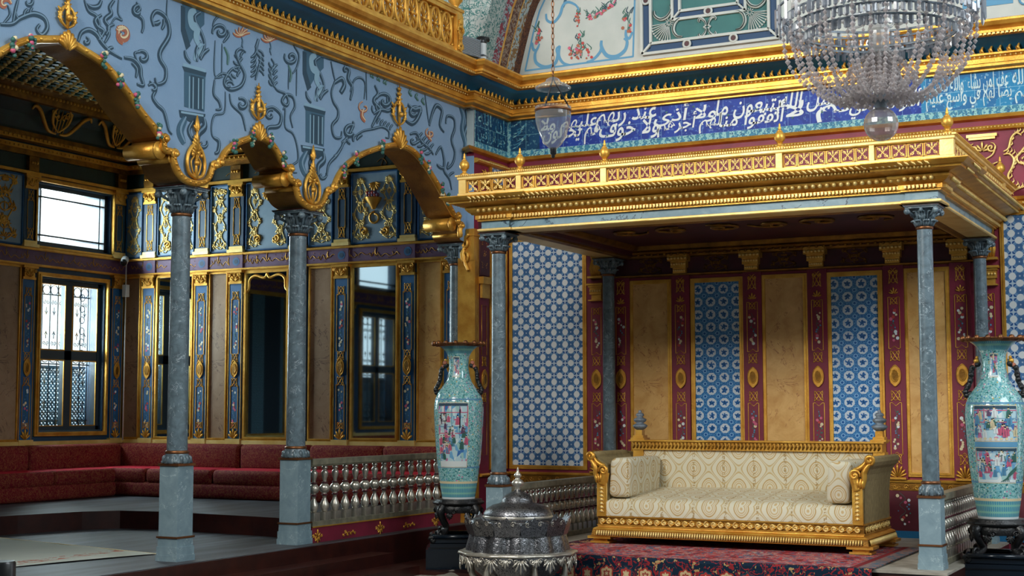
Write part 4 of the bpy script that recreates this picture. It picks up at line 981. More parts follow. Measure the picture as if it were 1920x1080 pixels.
# ------------------------------------------------------------------ boards and panels on the throne wall
def red_pilaster(x, label, group, top=True):
    t = thing('painted_pilaster', label, 'pilaster', (x, 0, 0), group); F = lambda u, v, n=0.: Vector((u, -.03-n, v))
    p = MB(); p.box(-.105, .105, -.03, 0, .592, 2.80 if top else 2.55, 'maroon')
    for (v0, v1, s) in ((1.97, 2.40, x), (.86, 1.36, x+5)): flowers(p, 0, v0+.05, v1-.05, .12, F, int(s*100))
    part(p, 'board', t)
    for (v0, v1) in ((1.93, 2.47), (.84, 1.38)):
        p = MB()
        for a in (-.062, .056): p.box(a, a+.006, -.037, -.03, v0, v1, 'gold')
        for v in (v0, v1-.006):
            p.box(-.062, -.035, -.037, -.03, v, v+.006, 'gold'); p.box(.035, .062, -.037, -.03, v, v+.006, 'gold')
            relief(p, [(-.036, v), (0, v+(.03 if v == v0 else -.03)), (.036, v)], .004, 'gold', F, 4)
        part(p, 'border', t)
    p = MB(); medallion(p, 0, 1.655, .115, .22, F, 'gold', 'dull_gold'); part(p, 'medallion', t)
    for v in (1.86, 1.45, .80):
        p = MB(); knot(p, 0, v, .09, .10, F, 'gold'); part(p, 'strapwork', t)
    p = MB(); knot(p, 0, 2.43, .07, .07, F, 'gold', .0035)
    if top:
        knot(p, 0, 2.68, .085, .13, F, 'gold'); fan(p, 0, 2.50, .07, PI/2, 2.4, 5, F, 'gold', .008)
        for s in (-1, 1): scroll(p, s*.03, 2.74, .03, PI/2, 1.2, s, F, 'gold', .007)
    part(p, 'crest', t)
    p = MB(); fan(p, 0, .61, .14, PI/2, 2.3, 7, F, 'gold', .012); p.box(-.09, .09, -.05, 0, .592, .615, 'gold'); part(p, 'palmette', t)
    if top and abs(x-1.4) > .12:
        p = MB(); p.box(-.075, .075, -.06, 0, 2.82, 2.88, 'gold'); p.box(-.09, .09, -.09, 0, 2.88, 2.95, 'gold'); p.box(-.115, .115, -.13, 0, 2.95, 3.03, 'gold')
        for k in range(6):
            p.ball((-.075+.03*k, -.095, 2.92), .015, 'pale_gold', 6); p.ball((-.06+.024*k, -.065, 2.85), .012, 'pale_gold', 6); p.ball((-.1+.04*k, -.135, 2.98), .017, 'pale_gold', 6)
        part(p, 'capital', t)
    return t
G = 'maroon painted pilasters behind the throne'
PX = [at(px, 707, 'Y', 0).x for px in (1121, 1167, 1279, 1414, 1536, 1680, 1806)]
where = ['between the lattice tiles and the shaded left column', 'just right of the shaded back left column', 'between the first amber panel and the first medallion tiles', 'between the first medallion tiles and the middle amber panel', 'between the middle amber panel and the second medallion tiles', 'between the second medallion tiles and the last amber panel', 'right of the last amber panel, beside the back right column']
for i, x in enumerate(PX): red_pilaster(x, 'maroon and gold painted pilaster '+where[i], G, i > 0)
red_pilaster(5.475, 'maroon and gold painted pilaster between the back right column and the right lattice tiles', G, False)
def panel(name, label, cat, u0, u1, v0, v1, mat, wd, group, y=0, fm='gold', F=None):
    cx = (u0+u1)/2; t = thing(name, label, cat, (cx, y, v0), group)
    p = MB(); p.box(u0-cx+wd*.5, u1-cx-wd*.5, -.012, 0, wd*.5, v1-v0-wd*.5, mat); part(p, 'slab' if 'marble' in name else 'tile_field' if 'tile' in name else 'glass', t)
    p = MB(); gframe(p, u0-cx, u1-cx, 0, v1-v0, wd, lambda a, c, n=0.: Vector((a, -n, c)), fm); part(p, 'frame', t); return t
xs = lambda a, c: (at(a, 700, 'Y', 0).x, at(c, 700, 'Y', 0).x)
G1, G2 = 'amber marble panels behind the throne', 'tile panels of white medallions behind the throne'
for (a, c, s) in ((1182, 1261, 'leftmost, above the left end of the sofa'), (1430, 1517, 'between the two tall medallion tile panels'), (1697, 1786, 'rightmost, behind the front right column')):
    u0, u1 = xs(a, c); panel('marble_panel', 'gold-framed amber marble panel of the throne wall, '+s, 'wall panel', u0, u1, .62, 2.76, 'amber_marble', .045, G1)
for (a, c, s) in ((1297, 1397, 'left one above the sofa'), (1553, 1659, 'right one above the sofa')):
    u0, u1 = xs(a, c); panel('tile_panel', 'tall blue tile panel of white medallions, '+s, 'tile panel', u0, u1, .62, 2.755, 'medallion_tile', .05, G2)
panel('tile_panel', 'wide blue and white lattice tile panel in the corner left of the throne', 'tile panel', .03, 1.03, .625, 3.33, 'lattice_tile', .045, None)
panel('tile_panel', 'blue and white lattice tile panel at the right edge, behind the right vase', 'tile panel', 5.60, 6.8, .625, 3.29, 'lattice_tile', .04, None)
b = MB(); b.sweep([(5.50, 0), (1.10, 0)], [(0, 2.79), (.045, 2.80), (.05, 2.815), (.03, 2.82), (0, 2.82)], 'dull_gold'); struct(b, 'trim_11')
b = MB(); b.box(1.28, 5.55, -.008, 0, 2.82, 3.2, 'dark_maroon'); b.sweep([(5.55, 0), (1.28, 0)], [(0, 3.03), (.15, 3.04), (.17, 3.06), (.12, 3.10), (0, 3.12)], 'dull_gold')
for k, x in enumerate(((PX[1]+PX[2])/2, (PX[2]+PX[3])/2, (PX[3]+PX[4])/2, (PX[4]+PX[5])/2)): arabesque(b, .40, .17, lambda u, v, n=0., x=x: Vector((x+u, -.01-n, 2.84+v)), 'dull_gold', .006, 2)
struct(b, 'trim_12')
# pier face: narrow pilaster and strip of tile
t = thing('painted_pilaster', 'narrow maroon pilaster with gilded scrolls on the corner pier, left of the canopy column', 'pilaster', (0, -.62, 0))
FP = lambda u, v, n=0.: Vector((.02+n, u, v))
p = MB(); p.box(0, .02, -.1, .12, .592, 2.82, 'maroon'); part(p, 'board', t)
p = MB(); arabesque(p, .18, .62, lambda u, v, n=0.: FP(u, 2.9+v, n), 'gold', .008, 4); p.box(0, .03, -.1, .12, 2.84, 3.7, 'dark_maroon'); part(p, 'scroll_bracket', t)
p = MB(); p.box(0, .08, -.12, .12, 2.74, 2.82, 'gold'); p.box(0, .05, -.09, .09, 2.58, 2.74, 'gold'); part(p, 'capital', t)
p = MB(); medallion(p, 0, 1.655, .115, .22, FP, 'gold', 'dull_gold'); part(p, 'medallion', t)
for v in (1.86, 1.45): p = MB(); knot(p, 0, v, .09, .1, FP, 'gold'); part(p, 'strapwork', t)
for v0, v1 in ((1.93, 2.5), (.8, 1.38)): p = MB(); p.tube([(.024, a, c) for a, c in ((-.06, v0), (.06, v0), (.06, v1), (-.06, v1))], .004, 'gold', 4, closed=True); part(p, 'border', t)
t = thing('tile_panel', 'narrow strip of shaded lattice tile on the corner pier behind the canopy column', 'tile panel', (0, -.25, .625))
p = MB(); p.box(0, .012, -.2, .2, .02, 3.55, 'lattice_tile'); part(p, 'tile_field', t)
p = MB(); gframe(p, -.22, .22, 0, 3.57, .04, lambda a, c, n=0.: Vector((n, a, c)), 'gold'); part(p, 'frame', t)
# gilded ornaments on the maroon wall right of the canopy, and left behind its balustrade
def applique(name, label, x, z, w_, h_, rows, F, group=None, mat='pale_gold', th=.010, loc=None):
    m = MB(); arabesque(m, w_, h_, lambda u, v, n=0.: F(u, v, n), mat, th, rows); return wthing(m, name, label, 'ornament', loc, group)
t = thing('gilded_ornament', 'gilded bracket ornament with rosette on the maroon wall, right of the canopy balustrade', 'ornament', (5.455, -.01, 3.42))
F = lambda u, v, n=0.: Vector((u, -n, v))
p = MB(); p.box(-.15, .15, -.03, 0, .645, .675, 'pale_gold'); p.box(-.13, .13, -.02, 0, .62, .645, 'pale_gold'); part(p, 'shelf', t)
p = MB()
for s in (-1, 1):
    scroll(p, s*.085, .53, .055, PI/2, 1.4, -s, F, 'pale_gold', .012)
    relief(p, crom([(s*.13, .55), (s*.10, .46), (0, .40), (-s*.07, .33), (-s*.13, .25), (-s*.09, .15), (0, .08)], 5), .010, 'pale_gold', F)
    for k in range(3): relief(p, [(s*(.10+.01*k), .36-.05*k), (s*.15, .38-.05*k)], [.012, .004], 'pale_gold', F)
fan(p, 0, .5, .1, PI/2, 2.6, 5, F, 'pale_gold', .011); part(p, 'scrollwork', t)
p = MB()
for k in range(10): a = 2*PI*k/10; relief(p, [(.02*math.cos(a), .25+.02*math.sin(a)), (.065*math.cos(a), .25+.065*math.sin(a))], [.008, .012], 'pale_gold', F)
p.ball(F(0, .25, .01), .024, 'pale_gold', 8); part(p, 'rosette', t)
t = thing('gilded_ornament', 'large gilded leafy scroll on the maroon wall at the right edge of the photo', 'ornament', (5.82, -.01, 3.45))
p = MB(); q = lambda *L: crom(list(L), 6)
for pts in (q((.02, .60), (-.03, .63), (-.08, .58), (-.11, .48), (-.16, .45)), q((-.16, .42), (-.10, .42), (-.06, .36), (-.08, .28), (-.12, .2), (-.09, .1), (0, .07)), q((-.06, .36), (.0, .42), (.06, .5)), q((0, .07), (-.06, .05), (-.10, .02), (-.12, -.02)), q((0, .07), (.06, .1), (.1, .2), (.04, .3), (.0, .34))):
    relief(p, pts, bulge(len(pts), .014), 'pale_gold', F)
    for k in range(2, len(pts)-2, 3): relief(p, [pts[k], (pts[k][0]+.035, pts[k][1]+.03), (pts[k][0]+.03, pts[k][1]+.06)], [.01, .009, .003], 'pale_gold', F, 4)
part(p, 'scrollwork', t)
p = MB(); scroll(p, -.11, .0, .035, 0, 1.2, 1, F, 'pale_gold', .01); scroll(p, .03, .36, .09, 0, 1.4, 1, F, 'pale_gold', .012); part(p, 'volute', t)
t = thing('gilded_ornament', 'gilded scrollwork on the corner pier, behind the left end of the canopy balustrade', 'ornament', (.01, -.42, 3.66))
p = MB(); arabesque(p, .6, .42, lambda u, v, n=0.: Vector((n, u, v)), 'gold', .012, 2); part(p, 'scrollwork', t)

# ------------------------------------------------------------------ silver balustrades
def balu(h, r, base):
    m = MB(); b_ = base*.5; hb = h*.15
    m.box(-b_, b_, -b_, b_, 0, hb, 'silver')
    P = [(.35, .0), (.62, .02), (.7, .05), (.95, .11), (.85, .18), (.45, .28), (.36, .33), (.5, .35)]
    Q = [(.5, .395), (.4, .405), (.82, .435), (1.06, .49), (1.02, .55), (.66, .60), (.38, .62)]
    R_ = [(.38, .655), (.36, .68), (.45, .72), (.66, .80), (.72, .86), (.5, .90), (.3, .915), (.55, .94), (.6, .97), (.4, 1.)]
    H = h-hb
    for L in (P, Q, R_): m.lathe((0, 0, hb), [(a*r, z*H) for a, z in L], 10, 'silver')
    for z in (.37, .635): m.lathe((0, 0, hb+z*H-.018*H), [(r*.42, 0), (r*.62, .008*H), (r*.62, .028*H), (r*.42, .036*H)], 8, 'dark_maroon')
    return m
def railing(label, p0, p1, zb, zh, r, n, axis, band=None, vb=0):
    L = (Vector(p1)-Vector(p0)).length; t = thing('silver_balustrade', label, 'balustrade', p0); ang = math.atan2(p1[1]-p0[1], p1[0]-p0[0]); t.rotation_euler.z = ang
    m = MB(); m.box(0, L, -.05, .05, zh-.055, zh, 'rail_stone'); m.box(0, L, -.035, .035, zh-.07, zh-.055, 'rail_stone'); part(m, 'handrail', t)
    m = MB(); m.box(0, L, -.055, .055, zb-.045, zb, 'rail_stone'); part(m, 'bottom_rail', t)
    b0 = None
    for i in range(n):
        u = L*(i+.5)/n
        if b0 is None: b0 = part(balu(zh-.07-zb, r, r*1.75), 'baluster', t); o = b0
        else: o = b0.copy(); COL.objects.link(o); o.parent = t
        o.location = (u, 0, zb)
    if band:
        m = MB(); m.box(0, L, -.05, .05, band[0], band[1], 'maroon')
        for v in (band[0], band[1]-.012): m.box(0, L, -.058, .058, v, v+.012, 'gold')
        bnd = part(m, 'painted_band', t)
        hz = (band[0]+band[1])/2; side = -.051
        for k, u in enumerate((.08, .62, 1.18, 1.75, 2.3)):
            m = MB(); F = lambda a, c, n_=0., u=u: Vector((u+a, side-n_, hz+c))
            big = k % 2 == 0
            for s in (-1, 1):
                for q in range(3 if not big else 2): scroll(m, s*(.03+.035*q), (.012 if q % 2 else -.012), .018, PI*q, 1.1, s, F, 'gold', .006)
            m.tube([F(-.075, 0), F(0, .006), F(.075, 0)], .006, 'gold', 5)
            if big: fan(m, 0, 0, .075, PI/2, 1.6, 3, F, 'gold', .008); fan(m, 0, 0, .075, -PI/2, 1.6, 3, F, 'gold', .008)
            gm = part(m, 'gilded_mount', t); gm.parent = bnd
    return t
railing('silver balustrade on a maroon band between two arcade columns, in front of the red divan', (CX+.06, -3.69, 0), (CX+.06, -.84, 0), .25, .84, .050, 16, 'Y', (.0, .205))
railing('silver balustrade left of the sofa, behind the brazier', (1.39, -2.73, 0), (1.39, -.28, 0), .05, .59, .044, 20, 'Y')
railing('silver balustrade at the right of the throne, beside the right vase', (5.43, -2.73, 0), (5.43, -.28, 0), .05, .60, .042, 22, 'Y')
m = MB(); m.box(5.33, 5.53, -2.73, -.28, 0, .003, 'stone_pale')

# ------------------------------------------------------------------ rug and sofa
rb = MB(); NX = 40
X0, X1, YB, YF = 1.80, 5.02, -1.2, -3.23
rgx = random.Random(5)
def rugpt(i, s):
    x = X0+(X1-X0)*i/NX
    if s >= 0: return (x-.06*s*0, YF+(YB-YF)*s, .012)
    return (x, YF-.012-.004*math.sin(i*.9), .012+s)
rows = [1, .8, .6, .4, .2, .05, 0, -.02, -.1, -.2, -.29]
pts = [rugpt(i, s) for s in rows for i in range(NX+1)]
rb.addf(pts, [(j*(NX+1)+i, j*(NX+1)+i+1, (j+1)*(NX+1)+i+1, (j+1)*(NX+1)+i) for j in range(len(rows)-1) for i in range(NX)], 'rug_wool', False)
o = rb.build('carpet'); tag(o, 'red oriental carpet under the sofa, its navy flowered border hanging over the dais edge', 'carpet')
sm = o.modifiers.new('s', 'SOLIDIFY'); sm.thickness = .01; sm.offset = 0

sf = thing('gilded_sofa', 'wide gilded sofa upholstered in cream and gold ogee brocade, on the carpet', 'sofa', (3.40, -1.62, 0))
SX0, SX1, SY0, SY1 = 2.10, 4.69, -2.12, -1.10; ZR = .022
def sp(b, n, l=None): return wpart(b, n, sf, l)
for (x, y) in ((SX0+.03, SY0+.06), (SX1-.03, SY0+.06), (SX0+.03, SY1-.08), (SX1-.03, SY1-.08)):
    b = MB(); b.box(x-.10, x+.10, y-.09, y+.09, ZR, ZR+.018, 'gold'); b.box(x-.075, x+.075, y-.07, y+.07, ZR+.018, .065, 'gold'); b.box(x-.12, x+.12, y-.11, y+.11, .065, .09, 'gold'); sp(b, 'foot')
b = MB(); rect = [(SX0, SY1), (SX1, SY1), (SX1, SY0), (SX0, SY0)]
rect = rect  # clockwise seen from above: left of the walking direction is outside
b.sweep(rect, [(-.04, .095), (.05, .097), (.04, .148), (.0, .15)], 'dull_gold', closed=True); b.sweep(rect, [(-.1, .088), (.055, .088), (.058, .096), (.046, .0965), (.036, .148), (.04, .155), (.028, .168), (.0, .18), (-.005, .195), (-.1, .195)], 'gold', closed=True)
for x, y, dx, dy in along(rect[::1]+[rect[0]], .0245, .060):
    F = frame((x, y, .1), (dx, dy, 0), (0, 0, 1)); b.tube([F(0, 0, .0), F(0, .022, .004), F(0, .045, .012)], .0085, 'pale_gold', 5)
sp(b, 'fluted_plinth')
b = MB(); b.box(SX0, SX1, SY0, SY1, .19, .285, 'dull_gold'); b.box(SX0-.006, SX1+.006, SY0-.006, SY1+.006, .188, .20, 'gold'); b.box(SX0-.008, SX1+.008, SY0-.008, SY1+.008, .272, .288, 'gold'); sp(b, 'seat_rail')
b = MB()
for k in range(36):
    F = lambda u, v, n=0., k=k: Vector((SX0+.05+k*.071+u, SY0-.002-n, .232+v)); s = 1 if k % 2 else -1
    scroll(b, 0, 0, .030, PI/2*s, 1.2, s, F, 'pale_gold', .010); relief(b, [(-.035, -.02*s), (0, .026*s), (.035, .0)], .006, 'gold', F)
relief(b, [(SX0+.05+.02*q, SY0) for q in range(2)], .001, 'gold', lambda a, c, n=0.: Vector((a, c, .232)), 4) if 0 else b.tube([(SX0+.02+.0355*q, SY0-.004, .232+.020*math.sin(q*PI/2)) for q in range(72)], .006, 'gold', 5)
b.tube([(SX1+.004, SY0+.03+.036*q, .232+.020*math.sin(q*PI/2)) for q in range(27)], .006, 'gold', 5)
for k in range(13):
    F = lambda u, v, n=0., k=k: Vector((SX1+.002+n, SY0+.06+k*.072+u, .232+v)); s = 1 if k % 2 else -1
    scroll(b, 0, 0, .030, PI/2*s, 1.2, s, F, 'pale_gold', .010)
sp(b, 'scroll_frieze')
b = MB(); NXs, NYs = 24, 12; pts = []
for j in range(NYs+1):
    for i in range(NXs+1):
        a, t_ = i/NXs, j/NYs; x = SX0+.05+(SX1-SX0-.10)*a; y = SY0-.012+(SY1-.12-SY0)*max(0, t_-1/NYs)/(1-1/NYs)
        z = .285 if j == 0 else (.40 if j == 1 else .44+.085*((t_-2/NYs)/(1-2/NYs))**.8+.012*math.sin(PI*a))
        if j == 2: y -= .0; 
        pts.append((x, y if j else SY0-.012, z if j != 1 else .415))
b.addf(pts, [(j*(NXs+1)+i, j*(NXs+1)+i+1, (j+1)*(NXs+1)+i+1, (j+1)*(NXs+1)+i) for j in range(NYs) for i in range(NXs)], 'brocade_seat', True)
b.box(SX0+.06, SX1-.06, SY0+.02, SY1-.14, .28, .40, 'brocade_seat'); sp(b, 'seat_cushion')
b = cushion(SX0+.11, SX1-.11, SY1-.15, SY1-.03, .40, .93, .03, 'brocade_back'); sp(b, 'backrest')
b = MB(); b.box(SX0-.02, SX1+.0, SY1-.20, SY1, .985, 1.0, 'gold'); b.box(SX0+.02, SX1-.02, SY1-.18, SY1-.01, .90, .985, 'gold')
for k in range(66):
    x = SX0+.03+k*.0385; b.tube([(x, SY1-.181, .915), (x+.012, SY1-.186, .945), (x+.004, SY1-.183, .975)], [.008, .013, .008], 'dull_gold', 4)
sp(b, 'top_rail')
for x in (SX0+.075, SX1-.055):
    b = MB(); b.box(x-.055, x+.055, SY1-.17, SY1-.02, .28, .90, 'gold'); cpost = sp(b, 'corner_post')
    b = MB(); b.box(x-.075, x+.075, SY1-.19, SY1-.03, 1.0, 1.02, 'gold'); b.box(x-.055, x+.055, SY1-.17, SY1-.05, 1.02, 1.045, 'gold'); b.box(x-.035, x+.035, SY1-.15, SY1-.07, 1.045, 1.10, 'gold'); o = sp(b, 'finial_block'); o.parent = cpost
    b = MB(); b.lathe((x, SY1-.11, 1.10), [(.03, 0), (.055, .02), (.07, .045), (.05, .06), (.03, .07), (.055, .09), (.06, .11), (.035, .125), (.025, .135), (.04, .15), (.03, .17), (.012, .18), (.018, .19), (.004, .205)], 20, 'lead_grey', rf=lambda a, z: 1+.13*abs(math.sin(4*a))); o = sp(b, 'finial', 'grey carved finial'); o.parent = cpost
# arms: outward rolling profile extruded front to back
ARMS = []
def arm(s, x):   # s=-1 left, x = inner face
    pr = [(0, .28), (0, .66), (-.005, .72), (-.02, .77), (-.05, .80), (-.085, .815), (-.12, .84), (-.14, .87), (-.17, .885), (-.20, .87), (-.205, .835), (-.185, .80), (-.155, .77), (-.13, .72), (-.115, .66), (-.105, .55), (-.10, .28)]
    P = [(x+s*(-u), z) for u, z in pr]; F = lambda u, v, n=0.: Vector((u, SY0+.03+n, v))
    b = MB(); b.extrude([(u, v) for u, v in P], F, 0, SY1-SY0-.06, 'olive_velvet'); o = sp(b, 'armrest', 'olive striped velvet side of the arm'); fixnormals(o); ARMS.append(o)
    FF = lambda u, v, n=0.: Vector((x+s*u, SY0+.005-n, v))
    b = MB(); b.extrude([(.005, .28), (.1, .28), (.098, .60), (.005, .60)], FF, 0, .03, 'gold')
    for u in (.006, .094): relief(b, [(u, .285), (u, .6)], .006, 'pale_gold', FF)
    for k in range(7):
        v = .32+.036*k; relief(b, [(.03, v), (.05, v+.02), (.07, v+.005)], [.006, .01, .005], 'pale_gold', FF, 5, .03); b.ball(FF(.05, v+.008, .034), .010, 'pale_gold', 6)
    o = sp(b, 'arm_front'); fixnormals(o); o.parent = ARMS[-1]
    b = MB(); relief(b, crom([(.05, .58), (.03, .66), (.02, .70)], 5), .045, 'gold', FF, 8, .0)
    cur = crom([(.10, .60), (.115, .68), (.115, .74), (.14, .79), (.17, .82)], 5); relief(b, cur, bulge(len(cur), .028), 'gold', FF, 8, .02)
    relief(b, spiral(.165, .855, .045, -PI/2, 1.5, 1, 16), bulge(17, .022), 'gold', FF, 8, .02)
    relief(b, spiral(.03, .72, .052, -.3, 1.5, 1, 16), bulge(17, .018), 'gold', FF, 8, .03); b.ball(FF(.03, .72, .03), .02, 'gold', 8)
    for k in range(4): relief(b, [(.04+.02*k, .60), (.035+.022*k, .64), (.03+.028*k, .69)], [.008, .016, .008], 'gold', FF, 6, .03)
    cur = crom([(.02, .77), (.06, .775), (.10, .80), (.13, .84)], 5); relief(b, cur, bulge(len(cur), .025), 'gold', FF, 8, .015)
    o = sp(b, 'volute'); o.parent = ARMS[-1]
arm(-1, SX0+.10); arm(1, SX1-.10)
b = MB(); b.tube([(SX0-.065, y, .865) for y in (SY0+.05, SY0+.3, SY1-.25, SY1-.15)], [.034, .036, .036, .03], 'olive_velvet', 14); sp(b, 'arm_roll')
for (x0, x1) in ((SX0+.115, SX0+.33), (SX1-.33, SX1-.115)):
    b = cushion(x0, x1, SY0+.02, SY1-.16, .46, .84, .05, 'brocade_side', 4); b.v = [(x+(.02*math.sin(z*8)), y, z) for x, y, z in b.v]
    L = Vector(((x0+x1)/2, -1.7, .45)); o = b.build('bolster'); tag(o, 'stiff square brocade bolster at the %s end of the gilded sofa' % ('left' if x0 < 3 else 'right'), 'cushion', 'brocade bolsters on the sofa')
# ------------------------------------------------------------------ gallery behind the arcade
Z0, ZA, ZB, ZC, ZD, ZE = .90, 3.08, 3.31, 4.20, 4.44, 4.60     # dado, lower order, purple band, upper order, frieze, cornice
FE = lambda u, v, n=0.: Vector((u, EY-n, v))      # end wall
FL = lambda u, v, n=0.: Vector((D+n, u, v))       # left wall, u = Y
b = MB(); b.box(D-.2, -.2, EY, EY+.12, 0, 5.4, 'night_blue'); struct(b, 'wall_end')
def band(b, F, u0, u1):
    b.box(u0, u1, ZA+.03, ZB-.03, 0, .015, 'purple', F)
    for v, h in ((ZA, .03), (ZB-.03, .03)): b.box(u0, u1, v, v+h, 0, .04, 'gold', F); b.box(u0, u1, v+.008, v+.022, .04, .052, 'gold', F)
    b.box(u0, u1, Z0-.03, Z0+.03, 0, .05, 'pale_gold', F)
    b.box(u0, u1, ZC+.01, ZC+.045, 0, .07, 'gold', F); b.box(u0, u1, ZC+.045, ZD, 0, .02, 'green_black', F)
    b.box(u0, u1, ZD, ZD+.06, 0, .05, 'dull_gold', F); b.box(u0, u1, ZD+.06, ZD+.12, 0, .09, 'gold', F); b.box(u0, u1, ZE, ZE+.05, 0, .14, 'gold', F); b.box(u0, u1, ZE+.05, ZE+.10, 0, .16, 'dull_gold', F)
    n = int((u1-u0)/.07)
    for k in range(n):
        u = u0+(u1-u0)*(k+.5)/n
        b.ball(F(u, ZE+.03, .145), .018, 'gold', 5); b.ball(F(u, ZD+.09, .095), .016, 'gold', 5)
    rr = random.Random(int(-u0*10)); u = u0+.12
    while u < u1-.1:    # gilded inscription of the purple band
        L = rr.uniform(.10, .24); v = ZA+.085+rr.uniform(0, .03); k = rr.random()
        pp = [(u+L, v+.05*k), (u+L*.75, v-.012), (u+L*.45, v+.02+.03*k), (u+L*.2, v-.015), (u, v+.03)]
        relief(b, crom(pp, 3), .0042, 'gold', lambda a, c, n_=0.: F(a, c, n_+.015), 4)
        if k > .45: relief(b, crom([(u+L*k, v+.09), (u+L*k-.01, v+.04), (u+L*k+.006, v)], 3), .004, 'gold', lambda a, c, n_=0.: F(a, c, n_+.016), 4)
        for q in range(2): b.ball(F(u+L*rr.random(), v+rr.choice((.06, -.03)), .017), .005, 'gold', 4)
        u += L*rr.uniform(.8, 1.1)
        if rr.random() < .15: u += .12
b = MB(); band(b, FE, D, -.22)
for x in (-5.095, -4.215, -3.66, -2.70, -2.05, -1.10, -.50):
    b.box(x-.10, x+.10, ZA+.03, ZB-.03, 0, .032, 'purple', FE); b.disc(x, (ZA+ZB)/2, .055, 'deep_blue', FE, .034, 14); b.disc(x, (ZA+ZB)/2, .03, 'night_blue', FE, .036, 12)
for k in range(11):       # gold writing on the dark frieze
    u = D+.3+k*.46; relief(b, crom([(u, ZC+.11), (u+.08, ZC+.15), (u+.14, ZC+.08), (u+.06, ZC+.06), (u+.12, ZC+.19)], 3), .004, 'dull_gold', lambda a, c, n=0.: FE(a, c, n+.02), 4)
struct(b, 'trim_16')
W1 = (-1.93, -.815, 1.06, 2.95); U1 = (-2.03, -.735, 3.365, 4.13)
def holes(mb, F, u0, u1, v0, v1, hs, n0, n1, mat):
    us = sorted({u0, u1}|{h[0] for h in hs}|{h[1] for h in hs}); vs = sorted({v0, v1}|{h[2] for h in hs}|{h[3] for h in hs})
    for a, c in zip(us[:-1], us[1:]):
        for d, e in zip(vs[:-1], vs[1:]):
            m_, q = (a+c)/2, (d+e)/2
            if not any(h[0] < m_ < h[1] and h[2] < q < h[3] for h in hs): mb.box(a, c, d, e, n0, n1, mat, F)
W2 = (-7.35, -6.15, 1.06, 2.95); U2 = (-7.45, -6.05, 3.365, 4.13)
b = MB(); holes(b, FL, -10, EY, 0, 5.4, [W1, U1, W2, U2], -.3, 0, 'night_blue'); struct(b, 'wall_gallery')
b = MB(); band(b, FL, -10, EY-.001); struct(b, 'trim_17')
b = MB(); b.box(D-.3, -.45, -10.2, -10, 0, 5.6, 'night_blue'); struct(b, 'wall_far')
# cove and ceiling
CP = [(-.45, EY), (D, EY), (D, -10)]
b = MB(); b.sweep(CP, [(.12, ZE+.10), (.13, ZE+.14), (.20, ZE+.30), (.38, ZE+.46), (.38, ZE+.56), (0, ZE+.56)], 'green_black', smooth=False); struct(b, 'trim_13')
b = MB(); b.sweep(CP, [(.34, 5.02), (.42, 5.02), (.44, 5.06), (.46, 5.12), (.56, 5.15), (.58, 5.20), (.3, 5.22)], 'dull_gold')
for x, y, dx, dy in along(CP, .06, .45): b.ball((x, y, 5.10), .022, 'gold', 5)
struct(b, 'trim_14')
b = MB(); b.box(D-.2, -.42, -10, EY+.1, 5.22, 5.3, 'green_black')
NXC, NYC = 34, 62
for i in range(NXC):
    for j in range(NYC):
        x = D+.56+i*.133; y = EY-.60-j*.152
        if y < -9.9 or x > -.45: continue
        o_ = .5*(i % 2); yy = y-o_*.152
        b.box(x+.03, x+.103, yy-.12, yy-.032, 5.165, 5.225, 'green_teal')
        b.box(x+.004, x+.129, yy-.148, yy-.004, 5.19, 5.225, 'pale_gold')
        b.ball((x, yy, 5.165), .030, 'pale_gold', 5)
for x in [D+.56+i*.133 for i in range(0, NXC, 3)]: b.box(x-.012, x+.012, -10, EY-.5, 5.165, 5.225, 'pale_gold')
struct(b, 'ceiling')
# gilded baskets in the cove
def basket(label, F, loc, w_=.5):
    m = MB()
    for s in (-1, 1):
        c = crom([(s*.03, 0), (s*.16, .02), (s*.27, .12), (s*.36, .22), (s*.46, .27), (s*.50, .22)], 5); relief(m, c, bulge(len(c), .028), 'gold', F, 6)
        c = crom([(0, .02), (s*.12, .12), (s*.15, .24), (s*.06, .34)], 5); relief(m, c, bulge(len(c), .018), 'gold', F, 6)
        for k in range(3): scroll(m, s*(.05+.05*k), .2+.03*k, .05, k, 1.1, s, F, 'gold', .009)
    for k in range(5): relief(m, [(-.08+.04*k, .02), (-.14+.07*k, .3)], .008, 'gold', F, 4)
    wthing(m, 'gilded_ornament', label, 'ornament', loc, None)
basket('gilded basket of scrolls in the dark cove over the gallery window', lambda u, v, n=0.: Vector((D+.22+n+v*.35, -1.95+u, ZE+.13+v)), (D+.3, -1.95, ZE+.13))
basket('gilded scroll rosette filling the corner of the gallery cove', lambda u, v, n=0.: Vector((D+.22+n+v*.35, -.92+u*.8, ZE+.13+v)), (D+.3, -.92, ZE+.13))
basket('gilded scroll ornament in the cove of the end wall, just right of the gallery corner', lambda u, v, n=0.: Vector((D+.62+u*.7, EY-.22-n-v*.35, ZE+.13+v)), (D+.62, EY-.3, ZE+.13))
